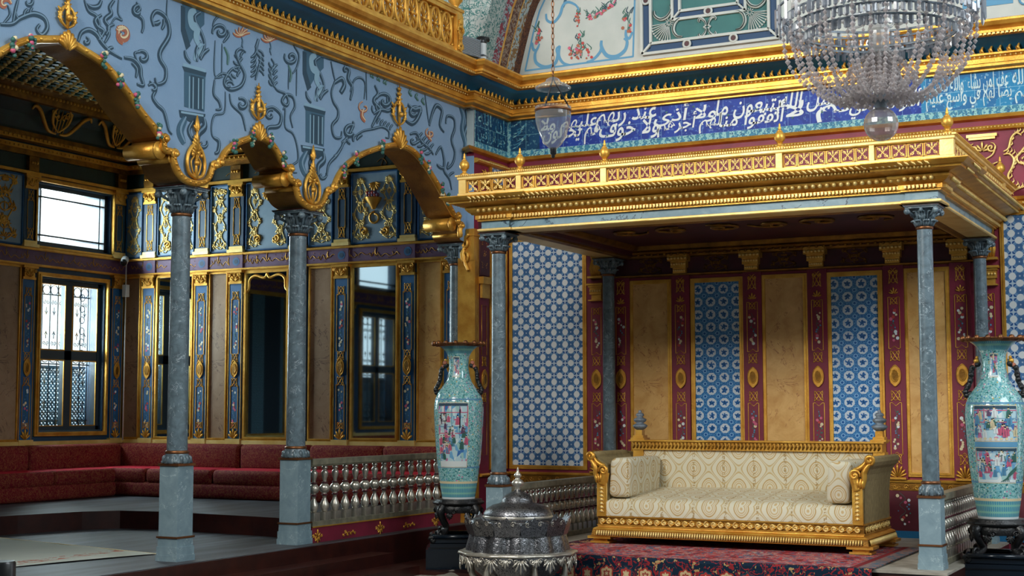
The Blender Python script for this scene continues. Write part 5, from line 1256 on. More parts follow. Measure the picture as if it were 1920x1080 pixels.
# windows
def window(name, h, F, panes_u, panes_v, bar, grid=False, gold=False):
    u0, u1, v0, v1 = h; m = MB(); f = .05
    fm = 'frame_dark'
    m.box(u0, u1, v0, v0+f, -.16, -.06, fm, F); m.box(u0, u1, v1-f, v1, -.16, -.06, fm, F); m.box(u0, u0+f, v0, v1, -.16, -.06, fm, F); m.box(u1-f, u1, v0, v1, -.16, -.06, fm, F)
    root = struct(m, name)
    m = MB()
    for a in panes_u: m.box(u0+(u1-u0)*a-bar/2, u0+(u1-u0)*a+bar/2, v0+f, v1-f, -.15, -.07, fm, F)
    for a in panes_v: m.box(u0+f, u1-f, v0+(v1-v0)*a-bar/2, v0+(v1-v0)*a+bar/2, -.15, -.07, fm, F)
    part(m, 'glazing_bars', root)
    m = MB(); m.box(u0+.02, u1-.02, v0+.02, v1-.02, -.125, -.12, 'pane_glass', F); part(m, 'pane', root)
    m = MB(); gframe(m, u0-.07, u1+.07, v0-.07, v1+.07, .05, F, 'gold', .03); part(m, 'gilded_surround', root); return root
for i, (W_, U_) in enumerate(((W1, U1), (W2, U2))):
    r = window('window_%d' % (2*i+1), W_, FL, (.5,), (.5,), .12)
    m = MB(); u0, u1, v0, v1 = W_; ed = .05
    for ca, cb in ((u0+.05, (u0+u1)/2-.06), ((u0+u1)/2+.06, u1-.05)):
        for c0, c1 in ((v0+.05, (v0+v1)/2-.06), ((v0+v1)/2+.06, v1-.05)): gframe(m, ca-.004, cb+.004, c0-.004, c1+.004, .016, lambda a, c, n=0.: FL(a, c, n-.075), 'gold', .008)
    part(m, 'gilded_beading', r)
    t = thing('window_grille', 'wrought iron scroll grille outside the tall gallery window' if i == 0 else 'wrought iron grille of the gallery window seen only in the mirror', 'grille', (D-.26, (u0+u1)/2, v0))
    g = MB(); FG = lambda a, c, n=0.: FL(a, c, n-.26); nb = 8
    for k in range(nb+1):
        u = u0+.02+(u1-u0-.04)*k/nb; g.tube([FG(u, v0+.02), FG(u, v1-.02)], .008, 'iron', 5)
    for v in (v0+.12, v0+.84, v0+1.0, v0+1.72): g.tube([FG(u0, v), FG(u1, v)], .009, 'iron', 5)
    for k in range(nb):
        u = u0+.02+(u1-u0-.04)*(k+.5)/nb; R = (u1-u0)/nb*.5
        for v in (v0+.06, v0+1.78, v0+.92): g.tube([FG(u+R*.9*math.cos(q*PI/6), v+R*.9*math.sin(q*PI/6)) for q in range(13)], .006, 'iron', 4)
        for (v, s) in ((v0+.68, 1), (v0+1.56, 1), (v0+.28, -1), (v0+1.16, -1)):
            for q in (-1, 1): relief(g, spiral(u+q*R*.45, v+.06*s, R*.42, PI/2*s, 1.2, q*s, 8, .2), .005, 'iron', FG, 4)
            relief(g, [(u, v), (u, v-.1*s)], .006, 'iron', FG, 4); relief(g, [(u-.025, v-.05*s), (u, v-.09*s), (u+.025, v-.05*s)], .006, 'iron', FG, 4)
    for k in range(12):
        v = v0+.12+k*.145; relief(g, [(u1-.13+.045*math.cos(q*PI/5), v+.045*math.sin(q*PI/5)) for q in range(11)], .006, 'iron', FG, 4)
    wpart(g, 'bars', t)
    t = thing('lattice_screen', 'grey wooden lattice screen standing outside the lower half of the %s' % ('gallery window' if i == 0 else 'mirrored gallery window'), 'screen', (D-.6, (u0+u1)/2, GF))
    g = MB(); a0, a1, c0, c1 = u0-.9, u1+1.2, v0-.6, v0+.80
    for sgn in (1, -1):
        k = -40
        while k < 60:
            A = a0+k*.06; p = []
            x0_, z0_ = A, c0; x1_, z1_ = A+sgn*(c1-c0), c1
            lo, hi = (0, 1)
            def clipu(t_): return x0_+(x1_-x0_)*t_
            ts = [t_ for t_ in ((a0-x0_)/(x1_-x0_), (a1-x0_)/(x1_-x0_))]; lo, hi = max(0, min(ts)), min(1, max(ts))
            if hi > lo: g.tube([FL(clipu(lo), c0+(c1-c0)*lo, -.6), FL(clipu(hi), c0+(c1-c0)*hi, -.6)], .0135, 'screen_grey', 4)
            k += 1
    wpart(g, 'lattice', t)
    g = MB(); g.box(a0, a1, c1, c1+.03, -.63, -.57, 'screen_grey', FL); g.box(a0, a1, c0-.03, c0, -.63, -.57, 'screen_grey', FL)
    for a in (a0, a1): g.box(a-.03, a+.03, GF-1, c1+.03, -.63, -.57, 'screen_grey', FL)
    wpart(g, 'frame', t)
    r = window('window_%d' % (2*i+2), U_, FL, (.10, .90), (.17, .80), .02)
# panelling of the gallery: blue pilasters
def blue_pilaster(F, x, y, label, lower, group, narrow=False, rotz=0):
    t = thing('blue_pilaster', label, 'pilaster', (x, y, 0), group); t.rotation_euler.z = rotz
    f = lambda u, v, n=0.: Vector((u, -n, v)); w_ = .085 if narrow else .105
    if lower:
        p = MB(); p.box(-w_, w_, -.03, 0, Z0+.03, ZA-.17, 'deep_blue'); g = lambda u, v, n=0.: f(u, v, n+.03)
        for (v0, v1) in ((2.05, 2.72), (1.05, 1.62)):
            flowers(p, 0, v0+.04, v1-.04, .1, g, int(x*90+v0*7+y*13))
        part(p, 'board', t)
        p = MB()
        for (v0, v1) in ((2.02, 2.72), (1.05, 1.62)):
            for a in (-.062, .056): p.box(a, a+.006, v0, v1, 0, .008, 'gold', g)
        for a in (-w_, w_-.008): p.box(a, a+.008, Z0+.03, ZA-.17, 0, .006, 'gold', g)
        part(p, 'border', t)
        p = MB(); medallion(p, 0, 1.83, .105, .22, g, 'gold', 'dull_gold'); part(p, 'medallion', t)
        for v in (1.97, 1.66, 2.76): p = MB(); knot(p, 0, v, .09, .10, g, 'gold'); part(p, 'strapwork', t)
        p = MB(); p.box(-w_-.01, w_+.01, -.06, 0, Z0-.03, Z0+.05, 'pale_gold'); knot(p, 0, 1.12, .08, .07, g, 'gold'); fan(p, 0, Z0+.05, .13, PI/2, 1.8, 5, g, 'gold', .013); part(p, 'base', t)
        p = MB(); p.box(-w_, w_, -.05, 0, ZA-.17, ZA-.14, 'gold'); p.box(-w_*.8, w_*.8, -.05, 0, ZA-.14, ZA-.03, 'gold'); p.box(-w_-.015, w_+.015, -.075, 0, ZA-.03, ZA, 'gold')
        for s in (-1, 1): scroll(p, s*w_*.7, ZA-.06, .028, PI/2, 1.3, -s, lambda a, c, n=0.: f(a, c, n+.06), 'gold', .009)
        fan(p, 0, ZA-.14, .10, PI/2, 2., 5, lambda a, c, n=0.: f(a, c, n+.05), 'gold', .011); part(p, 'capital', t)
    else:
        p = MB(); p.box(-w_, w_, -.03, 0, ZB+.08, ZC-.17, 'night_blue'); part(p, 'board', t); g = lambda u, v, n=0.: f(u, v, n+.03)
        p = MB()
        for a in (-.055, .049): p.box(a, a+.006, ZB+.22, ZC-.30, 0, .008, 'gold', g)
        part(p, 'border', t)
        for v in (ZB+.17, ZC-.25): p = MB(); knot(p, 0, v, .085, .13, g, 'gold'); part(p, 'strapwork', t)
        p = MB(); p.box(-w_-.02, w_+.02, -.07, 0, ZB, ZB+.04, 'pale_gold'); p.box(-w_, w_, -.05, 0, ZB+.04, ZB+.08, 'pale_gold'); part(p, 'base', t)
        p = MB(); p.box(-w_, w_, -.05, 0, ZC-.17, ZC-.14, 'gold'); p.box(-w_*.85, w_*.85, -.05, 0, ZC-.14, ZC-.02, 'gold'); p.box(-w_-.015, w_+.015, -.075, 0, ZC-.02, ZC+.012, 'gold')
        for s in (-1, 1): scroll(p, s*w_*.7, ZC-.06, .028, PI/2, 1.3, -s, lambda a, c, n=0.: f(a, c, n+.06), 'gold', .009)
        fan(p, 0, ZC-.14, .10, PI/2, 2., 5, lambda a, c, n=0.: f(a, c, n+.05), 'gold', .011)
        p.box(-.08, .08, -.075, 0, ZC+.05, ZD-.01, 'dull_gold')
        for k in range(3): p.ball((-.04+.04*k, -.08, ZC+.15), .02, 'gold', 6)
        part(p, 'capital', t)
    return t
PXE = [-5.095, -4.215, -3.66, -2.70, -2.05, -1.10, -.50]
wh = ['first from the window corner', 'right of the blue mirror, behind the first arcade column', 'left of the dark arched mirror', 'right of the dark arched mirror, half behind the second column', 'left of the mirror that shows the window', 'right of the mirror that shows the window', 'rightmost of the end wall, behind the third column']
for i, x in enumerate(PXE):
    blue_pilaster(FE, x, EY, 'lower end-wall blue pilaster '+wh[i], True, 'lower blue pilasters of the gallery')
    blue_pilaster(FE, x, EY, 'upper end-wall blue pilaster '+wh[i], False, 'upper blue pilasters of the gallery')
for i, y in enumerate((-2.16, -.60, -2.95, -4.1, -5.8, -7.65)):
    l = ['left of the gallery window', 'between the gallery window and the corner', 'beyond the left edge of the photo'][min(i, 2)]
    if i > 2: l = 'shown only in the mirrors, number by distance %s' % ['near', 'middle', 'far'][i-3] if False else 'seen in reflection, %s from the window' % ['second', 'third', 'fourth', 'fifth'][i-3]
    blue_pilaster(FL, D, y, 'lower blue pilaster of the window wall '+l, True, 'lower blue pilasters of the gallery', rotz=PI/2)
    blue_pilaster(FL, D, y, 'upper blue pilaster of the window wall '+l, False, 'upper blue pilasters of the gallery', rotz=PI/2)
def gp(name, label, cat, a, c, v0, v1, mat, wd, F, y=None, x=None, group=None, rotz=0, fm='gold', arch=False):
    cx = (a+c)/2; t = thing(name, label, cat, (cx, EY, v0) if y is None else (D, cx, v0), group); t.rotation_euler.z = PI/2 if y is not None else 0
    hw = (c-a)/2; p = MB(); p.box(-hw+wd*.5, hw-wd*.5, -.014, 0, wd*.5, v1-v0-wd*.5, mat); part(p, 'glass' if 'mirror' in name else 'slab' if 'marble' in name else 'board', t)
    p = MB(); f = lambda u, v, n=0.: Vector((u, -n, v)); gframe(p, -hw, hw, 0, v1-v0, wd, f, fm, .025)
    if arch:
        H = v1-v0
        for s in (-1, 1):
            c_ = crom([(s*hw*.98, H*.86), (s*hw*.80, H*.885), (s*hw*.76, H*.94), (s*hw*.5, H*.965), (s*hw*.12, H*.95), (0, H*.975)], 5); relief(p, c_, .02, fm, f, 6)
    part(p, 'frame', t); return t
G = 'marble panels of the gallery end wall'
gp('marble_panel', 'brown marble panel of the end wall, in the window corner', 'wall panel', -5.52, -5.22, Z0+.03, ZA, 'brown_marble', .03, FE, group=G)
gp('wall_mirror', 'tall mirror with a bluish sheen behind the first arcade column', 'mirror', -4.98, -4.33, Z0+.03, ZA, 'mirror_glass', .04, FE)
gp('marble_panel', 'grey-brown marble panel between the first arcade column and the dark mirror', 'wall panel', -4.10, -3.78, Z0+.03, ZA, 'brown_marble', .03, FE, group=G)
gp('wall_mirror', 'tall dark mirror with a shaped gilded top, left of the second column', 'mirror', -3.54, -2.82, Z0+.03, ZA, 'mirror_glass', .045, FE, arch=True)
gp('marble_panel', 'shaded brown marble panel just right of the second column', 'wall panel', -2.54, -2.17, Z0+.03, ZA, 'brown_marble', .03, FE, group=G)
gp('wall_mirror', 'tall mirror reflecting a window and blue panelling, above the silver balustrade', 'mirror', -1.93, -1.22, Z0+.03, ZA, 'mirror_glass', .045, FE)
gp('marble_panel', 'lighter amber marble panel at the right end of the gallery, left of the vase', 'wall panel', -.98, -.62, Z0+.03, ZA, 'amber_marble', .03, FE, group=G)
ub = [(-5.52, -5.22, 'in the window corner', 4), (-4.97, -4.34, 'second from the window corner', 4), (-4.09, -3.79, 'behind the left arcade capital', 5), (-3.52, -2.85, 'wide one under the small arch', 4), (-2.55, -2.18, 'narrow one right of the second capital', 5), (-1.92, -1.24, 'wide one with a fruit basket under the right arch', 4), (-.97, -.64, 'last one before the right column', 4)]
for k, (a, c, s, rws) in enumerate(ub):
    t = gp('arabesque_plaque', 'grey board of gilded arabesques, '+s, 'wall panel', a, c, ZB+.01, ZC, 'board_grey', .02, FE, group='arabesque boards of the gallery', fm='deep_blue')
    p = MB(); f = lambda u, v, n=0.: Vector((u, -.014-n, .05+v)); wd = (c-a)
    if wd < .5: arabesque(p, wd*.95, .80, f, 'pale_gold', .0095, rws+1)
    else:
        for s_ in (-1, 1):
            f2 = lambda u, v, n=0., s_=s_: f(s_*wd*.30+u, v, n)
            arabesque(p, wd*.42, .78, f2, 'pale_gold', .0095, 5)
            scroll(p, s_*wd*.22, .10, .06, PI, 1.3, s_, f, 'gold', .016)
        fan(p, 0, .70, .12, -PI/2, 2.4, 7, f, 'gold', .012)
        if k == 5:
            p.lathe(f(0, .36, .03), [(.02, 0), (.05, .05), (.10, .12), (.11, .14)], 12, 'gold')
            for q in range(9): p.ball(f(-.07+.035*(q % 5), .53+.03*(q//5), .05), .028, 'rose_red' if q % 2 else 'purple', 6)
            relief(p, spiral(0, .26, .08, PI/2, 1, 1, 12, .6), .014, 'gold', f, 5)
    part(p, 'arabesque', t)
gp('marble_panel', 'dark marble panel of the window wall at the left edge of the photo', 'wall panel', -2.86, -2.27, Z0+.03, ZA, 'brown_marble', .03, FL, y=1)
t = gp('arabesque_plaque', 'shadowed arabesque board above the purple band at the left edge of the photo', 'wall panel', -2.86, -2.27, ZB+.01, ZC, 'board_grey', .02, FL, y=1, fm='deep_blue')
p = MB(); arabesque(p, .5, .8, lambda u, v, n=0.: Vector((u, -.014-n, .05+v)), 'gold', .013, 4); part(p, 'arabesque', t)
for k, (a, c) in enumerate(((-4.0, -3.05), (-5.7, -4.2))):
    gp('dark_board', 'dark board of the window wall seen only in the mirrors, %s' % ('nearer the window' if k == 0 else 'farther from the window'), 'wall panel', a, c, Z0+.03, ZA, 'dark_drape', .03, FL, y=1)

# red divans
def divan(label, x0, x1, y0, y1, along_x, nseg, front):
    t = thing('red_divan', label, 'divan', (0, 0, GU), 'red damask divans round the gallery')
    def bx(a0, a1, q0, q1, z0, z1, r, mat='red_damask', seg=3):
        X = (a0, a1) if along_x else (q0, q1); Y = (q0, q1) if along_x else (a0, a1)
        return cushion(min(X), max(X), min(Y), max(Y), z0, z1, r, mat, seg)
    L0_, L1_ = (x0, x1) if along_x else (y0, y1); wall, fr = (y1, y0) if along_x else (x0, x1)
    m = bx(L0_, L1_, wall, fr, GU, GU+.19, .05); wpart(m, 'base', t)
    for k in range(nseg):
        a = L0_+(L1_-L0_)*k/nseg; c = L0_+(L1_-L0_)*(k+1)/nseg; s = 1 if fr > wall else -1
        m = bx(a+.003, c-.003, wall, fr, GU+.16, GU+.355, .06); m.mi = [m.m('red_lit_top') if all(m.v[i][2] > GU+.33 for i in f) else q for f, q in zip(m.f, m.mi)]; wpart(m, 'seat_cushion', t)
        c2 = c if along_x or k < nseg-1 else EY-.22
        m = bx(a+.004, c2-.004, wall, wall+s*.20, GU+.32, .885, .055); wpart(m, 'back_cushion', t)
    return t
divan('long red damask divan along the gallery end wall, under the mirrors', D+.02, -.30, -1.18, EY-.02, True, 5, None)
divan('red damask divan under the gallery window, along the left wall', D+.02, -4.88, -9.5, -1.20, False, 8, None)
m = MB(); rug = [(-.45, -9.5), (-.30, -5.75), (-1.9, -5.25), (-2.3, -9.5)]
rug = [tuple(at(290, 1040, 'Z', GF)[:2]), tuple(at(0, 1010, 'Z', GF)[:2])]
(ax_, ay_), (bx_, by_) = rug
ux, uy = bx_-ax_, by_-ay_; L = math.hypot(ux, uy); ux, uy = ux/L, uy/L; vx, vy = uy, -ux
if vy > 0: vx, vy = -vx, -vy
P = lambda a, c, z: (ax_+ux*a+vx*c, ay_+uy*a+vy*c, z)
pts = []; NXr = 14
for j in range(9):
    for i in range(NXr+1): pts.append(P((L+.6)*i/NXr, 3.6*j/8, GF+.008+.004*math.sin(i*1.7+j)))
m.addf(pts, [(j*(NXr+1)+i, j*(NXr+1)+i+1, (j+1)*(NXr+1)+i+1, (j+1)*(NXr+1)+i) for j in range(8) for i in range(NXr)], 'pale_rug')
for i in range(150): m.tube([P((L+.6)*i/150, 0, GF+.008), P((L+.6)*i/150+random.uniform(-.01, .01), -.045, GF+.004)], .004, 'cream', 3)
o = m.build('rug'); tag(o, 'pale worn rug with faded coral flowers on the gallery floor, bottom left', 'rug')
m = MB(); MRT = [(-.35, -2.35), (.30, -2.9), (.55, -2.55), (1.0, -3.1), (1.3, -3.6), (1.1, -4.6), (.3, -4.5), (-.2, -3.6)]
pts = []
for j in range(13):
    for i in range(21):
        x, y = .56+i*.09, -5.2+j*.205; pts.append((x, y, MF+.012+(.05*max(0, math.sin(i*1.1+j*.9))**3 if j > 9 else .006*math.sin(i+j))))
m.addf(pts, [(j*21+i, j*21+i+1, (j+1)*21+i+1, (j+1)*21+i) for j in range(12) for i in range(20)], 'stone_pale', True)
o = m.build('floor_cover'); tag(o, 'pale crumpled cover on the dark hall floor, at the foot of the left vase', 'mat')
# small things in the gallery corner
cx_, cy_ = D+.14, EY-.14
t = thing('security_camera', 'small white security camera in the upper gallery corner, on the purple band', 'camera', (cx_, cy_, 3.25))
m = MB(); m.tube([(0, 0, 0), (.02, -.05, .02)], .02, 'plastic_white', 8); part(m, 'mount', t)
m = MB(); m.tube([(-.02, 0, .05), (.05, -.10, .0)], .05, 'plastic_white', 12); part(m, 'housing', t)
m = MB(); m.tube([(.05, -.10, .0), (.062, -.118, -.01)], .042, 'plastic_black', 12); part(m, 'lens', t)
t = thing('junction_box', 'white junction box with a cable below the security camera in the gallery corner', 'box', (cx_, cy_, 2.82))
m = MB(); m.box(-.035, .035, -.03, .03, -.02, .14, 'plastic_white'); part(m, 'casing', t)
m = MB(); m.tube([(0, 0, .14), (-.02, .02, .3), (.0, .0, .42)], .007, 'plastic_white', 6); m.tube([(0, 0, -.02), (.0, .0, -1.9)], .009, 'plastic_white', 6); part(m, 'cable', t)

# ------------------------------------------------------------------ porcelain vases on black stands
def vase(label, c, zt, zb, sc, rot, figs, seed):
    """c = axis, zt rim height, zb foot height"""
    t = thing('porcelain_vase', label, 'vase', (c[0], c[1], zb), 'famille rose floor vases'); H = zt-zb; R = .29*sc
    prof = [(.66, 0), (.68, .02), (.74, .08), (.84, .2), (.93, .35), (.985, .5), (1., .58), (.97, .635), (.86, .685), (.66, .73), (.52, .765), (.44, .81), (.40, .86), (.42, .92), (.52, .955), (.66, .98), (.84, 1.0)]
    prof = [(r*R*.84, z*H) for r, z in crom(prof, 3)]
    def rad(z):
        for (r0, z0), (r1, z1) in zip(prof[:-1], prof[1:]):
            if z0 <= z <= z1: return r0+(r1-r0)*(z-z0)/max(1e-6, z1-z0)
        return prof[-1][0]
    m = MB()
    cuts = [(0, .012, 'white_glaze'), (.012, .10, 'fret_band'), (.10, .115, 'cream'), (.115, .20, 'painted_porcelain'), (.20, .21, 'sky_paint'), (.21, .64, 'painted_porcelain'), (.64, .65, 'sky_paint'), (.65, .945, 'painted_porcelain'), (.945, 1.0, 'fret_band')]
    for a, e, mt in cuts:
        zs = [a*H]+[z for r, z in prof if a*H < z < e*H]+[e*H]; m.lathe((0, 0, 0), [(rad(z), z) for z in zs], 48, mt, cap=False)
    m.lathe((0, 0, 0), [(prof[0][0]*.9, .0), (.01, .002)], 48, 'white_glaze', cap=False); m.lathe((0, 0, H), [(prof[-1][0], 0), (prof[-1][0]*.7, -.03), (.01, -.3)], 48, 'white_glaze', cap=False)
    part(m, 'body', t)
    def FS(th0):
        def f(u, v, n=0.):
            r = rad(v)+n; a = th0+u/R/.84; return Vector((r*math.cos(a), r*math.sin(a), v))
        return f
    def patch(mb, F, u0, u1, v0, v1, mat, n, k=8):
        nu = k; nv = 10; P = [F(u0+(u1-u0)*i/nu, v0+(v1-v0)*j/nv, n) for j in range(nv+1) for i in range(nu+1)]
        mb.addf(P, [(j*(nu+1)+i, j*(nu+1)+i+1, (j+1)*(nu+1)+i+1, (j+1)*(nu+1)+i) for j in range(nv) for i in range(nu)], mat, True)
    r = random.Random(seed)
    def scene(mb, F, u0, u1, v0, v1, nfig, big=1.):
        patch(mb, F, u0, u1, v0, v1, 'cream', .0012); patch(mb, F, u0+.006, u1-.006, v0+.006, v1-.006, 'scene_ground', .002)
        patch(mb, F, u0+.008, u1-.008, v1-.035*big, v1-.008, 'paint_dark', .0026); patch(mb, F, u0+.008, u1-.008, v0+.008, v0+(v1-v0)*.10, 'white_glaze', .0026)
        for q in range(5):    # pavilion posts and beams
            a = u0+.012+(u1-u0-.024)*q/4; patch(mb, F, a-.004, a+.004, v0+(v1-v0)*(.45 if q % 2 else .62), v1-.03*big, r.choice(['paint_blue', 'pink', 'sky_paint']), .003, 1)
        for vv in (.62, .84, .52): patch(mb, F, u0+.01, u1-.01, v0+(v1-v0)*vv, v0+(v1-v0)*vv+.008, r.choice(['pink', 'paint_blue', 'paint_light']), .0034)
        for q in range(nfig):
            a = u0+.02+(u1-u0-.04)*r.random(); v = v0+(v1-v0)*(.10+.62*r.random()); h = .085*big*r.uniform(.8, 1.15); w_ = h*.2; col = r.choice(['pink', 'sky_paint', 'paint_blue', 'leaf_green', 'white_glaze', 'pink', 'cream', 'purple'])
            mb.addf([F(a-w_*1.3, v, .0040+q*5e-5), F(a+w_*1.3, v, .0040+q*5e-5), F(a+w_, v+h*.62, .0040+q*5e-5), F(a+w_*.4, v+h*.8, .0040+q*5e-5), F(a-w_*.4, v+h*.8, .0040+q*5e-5), F(a-w_*.9, v+h*.55, .0040+q*5e-5)], [tuple(range(6))], col)
            s = r.choice((-1, 1)); mb.ribbon([(a, v+h*.65), (a+s*w_*1.6, v+h*.5), (a+s*w_*2.0, v+h*.62)], w_*.5, col, F, .0045+q*5e-5)
            mb.ribbon([(a, v), (a, v+h*.6)], .002, 'paint_dark', F, .0048+q*5e-5)
            mb.disc(a, v+h*.88, h*.10, 'cream', F, .0050+q*5e-5, 7); mb.disc(a, v+h*.95, h*.085, 'black_gloss', F, .0053+q*5e-5, 7, .7)
    m = MB(); F = FS(rot); hw = R*.60
    if figs == 1:
        scene(m, F, -hw, hw*.92, .205*H, .625*H, 34)
        for (a, v, w_, h_) in ((-hw*.55, .53*H, .06, .075),): m.tube([F(a+x*w_, v+z*h_, .005) for x, z in ((-.5, -.5), (.5, -.5), (.5, .5), (-.5, .5))], .006, 'black_gloss', 4, closed=True)
        m.tube([F(hw*.42, .46*H, .006), F(hw*.42, .58*H, .006)], .006, 'black_gloss', 4)
    else:
        scene(m, F, -hw*1.1, hw*1.1, .43*H, .635*H, 24); scene(m, F, -hw*1.1, hw*1.1, .20*H, .40*H, 22); patch(m, F, -hw*1.1, hw*1.1, .40*H, .43*H, 'paint_blue', .003)
        for q in range(9):
            a = -hw+.25*hw*q; m.disc(a, .447*H, .012, 'cream', F, .006)
        for q in range(5): m.ribbon(crom([(hw*.2+.02*q, .21*H), (hw*.6, .235*H+.006*q), (hw*1.08, .275*H+.008*q)], 4), .006, 'leaf_green', F, .0062)
    for s in (-1, 1): F2 = FS(rot+s*2.05); scene(m, F2, -hw*.8, hw*.8, .22*H, .62*H, 14)
    F3 = FS(rot); scene(m, F3, -R*.26, R*.26, .79*H, .925*H, 10, .75)
    part(m, 'painted_scenes', t)
    m = MB(); m.lathe((0, 0, H-.012), [(R*.70, 0), (R*.80, .010), (R*.88, .03), (R*.86, .036), (R*.66, .02)], 64, 'copper', rf=lambda a, z: 1+.035*math.cos(16*a), cap=False)
    for k in range(16): a = 2*PI*k/16; m.ball((R*.86*math.cos(a), R*.86*math.sin(a), H+.018), .026*sc, 'copper', 7)
    part(m, 'metal_rim', t, 'scalloped bronze rim')
    for s in (-1, 1):
        m = MB(); a = rot+s*1.57; F = frame((0, 0, 0), (math.cos(a), math.sin(a), 0), (0, 0, 1))
        q = crom([(R*.42, .87*H), (R*.60, .845*H), (R*.64, .80*H), (R*.68, .76*H), (R*.80, .715*H), (R*.78, .69*H), (R*.66, .70*H)], 6)
        for i, (u, v) in enumerate(q): m.ball(F(u, v, .008*math.sin(i*2.2)), (.020+.006*math.sin(i*1.3))*sc, 'black_wood', 6)
        m.tube([F(u, v) for u, v in q], .02*sc, 'black_wood', 6)
        o = part(m, 'handle', t, 'black coiled dragon handle')
        m = MB()
        for (u, v, rr, mt) in ((.48, .885, .024, 'gold' if figs == 2 else 'paint_terracotta'), (.54, .86, .022, 'paint_terracotta'), (.46, .905, .014, 'gold')): m.ball(F(R*u, v*H, 0), rr*sc, mt, 8)
        c = part(m, 'lion_head', o)
    return t
VL = Vector((.70, -2.40)); VR = Vector((5.83, -2.05))
aL = math.atan2(CAM.y-VL.y, CAM.x-VL.x)
vase('tall turquoise and rose painted porcelain vase on a black stand, left of the canopy', VL, 1.955, .425, 1.02, aL-.25, 1, 4)
aR = math.atan2(CAM.y-VR.y, CAM.x-VR.x)
vase('tall painted porcelain vase at the right edge of the photo, beside the canopy', VR, 1.90, .375, 1.03, aR, 2, 8)
def stand(label, c, zt, sc, rot, plinth):
    t = thing('vase_stand', label, 'stand', (c[0], c[1], MF), 'black carved vase stands'); t.rotation_euler.z = rot; H = zt-MF; r = .235*sc; zb = .27*sc if plinth else .0
    m = MB(); m.lathe((0, 0, H), [(r*1.06, -.055), (r*1.1, -.045), (r*1.1, -.028), (r*1.0, -.02), (r*1.02, -.004), (r*.9, 0)], 32, 'black_wood', rf=lambda a, z: 1+.02*math.cos(24*a)); part(m, 'top', t)
    m = MB(); m.lathe((0, 0, H-.055), [(r*.95, -.08), (r*1.0, -.04), (r*.92, 0)], 32, 'black_wood', rf=lambda a, z: 1+.04*math.cos(12*a), cap=False)
    for k in range(8):
        a = 2*PI*(k+.5)/8; F = frame((r*math.cos(a), r*math.sin(a), H-.16), (-math.sin(a), math.cos(a), 0), (0, 0, 1))
        fan(m, 0, .03, .07, -PI/2, 1.6, 5, F, 'black_wood', .010); scroll(m, .05, .04, .03, 0, 1.2, 1, F, 'black_wood', .01)
    part(m, 'carved_apron', t)
    for k in range(4):
        a = PI/4+PI/2*k; dx, dy = math.cos(a), math.sin(a); m = MB(); z0 = zb+.10; z1 = H-.06
        pts = crom([(r*.92, z1), (r*1.12, z1-(z1-z0)*.22), (r*.95, z1-(z1-z0)*.5), (r*.75, z1-(z1-z0)*.75), (r*.95, z0+.02), (r*1.15, z0)], 5); n = len(pts)
        m.tube([(u*dx, u*dy, v) for u, v in pts], [.045*sc*(1-.35*math.sin(PI*i/(n-1))) for i in range(n)], 'black_wood', 8)
        sp_ = spiral(r*1.08, z0+.03, .045, -PI/2, 1.2, 1, 12, .2); m.tube([(u*dx, u*dy, v) for u, v in sp_], .014, 'black_wood', 6)
        m.ball((r*1.06*dx, r*1.06*dy, z1-.07), .04*sc, 'black_wood', 8); part(m, 'leg', t)
    m = MB(); q = r*1.08
    for z, s_, h_ in ((zb, 1.12, .035), (zb+.04, .98, .05)): m.box(-q*s_, q*s_, -q*s_, q*s_, z, z+h_, 'black_gloss')
    for s in (-1, 1):
        for yy in (-1, 1): m.tube([(s*(q*1.02+.03*math.cos(i*.7)*(1-i/14)), yy*q*.95, zb+.07+.035*math.sin(i*.7)*(1-i/14)) for i in range(13)], .02, 'black_wood', 6)
        m.tube([(s*q*1.0, -q, zb+.10), (s*q*1.0, q, zb+.10)], .022, 'black_gloss', 8); m.tube([(-q, s*q*1.0, zb+.10), (q, s*q*1.0, zb+.10)], .022, 'black_gloss', 8)
    part(m, 'base_frame', t)
    if plinth: m = MB(); m.box(-q*1.28, q*1.28, -q*1.1, q*1.1, 0, zb-.02, 'black_gloss'); m.box(-q*1.2, q*1.2, -q*1.05, q*1.05, zb-.02, zb, 'black_gloss'); part(m, 'plinth', t)
    return t
stand('black carved stand on a dark plinth under the left vase', VL, .425, .98, aL+PI/2, True)
stand('black carved stand under the right vase, at the lower right corner', VR, .375, 1.0, aR+PI/2, True)

# ------------------------------------------------------------------ brazier
Bc = atd(971, 985, 12.5); bxy = (Bc.x, Bc.y); zz = lambda y: atd(971, y, 12.5).z-MF
br = thing('silver_brazier', 'lobed engraved silver brazier with a domed lid, on the floor before the throne', 'brazier', (Bc.x, Bc.y, MF)); S = 12.5/FPX
lob = lambda k, e: (lambda a, z: 1-e+e*abs(math.cos(k*a/2)))
m = MB(); m.lathe((0, 0, 0), [(97*S, zz(1036)), (98*S, zz(1026)), (92*S, zz(1005)), (90*S, zz(985)), (88*S, zz(975)), (82*S, zz(972)), (50*S, zz(975))], 96, 'engraved_silver', rf=lob(12, .10), cap=False); part(m, 'lobed_bowl', br)
m = MB(); m.lathe((0, 0, 0), [(62*S, zz(974)), (65*S, zz(968)), (64*S, zz(961)), (58*S, zz(953)), (48*S, zz(947)), (36*S, zz(944)), (31*S, zz(941)), (29*S, zz(935)), (24*S, zz(929)), (15*S, zz(924)), (7*S, zz(921)), (5*S, zz(918))], 64, 'engraved_silver'); m.lathe((0, 0, 0), [(64*S, zz(971)), (67*S, zz(968)), (64*S, zz(965))], 64, 'silver'); part(m, 'domed_lid', br)
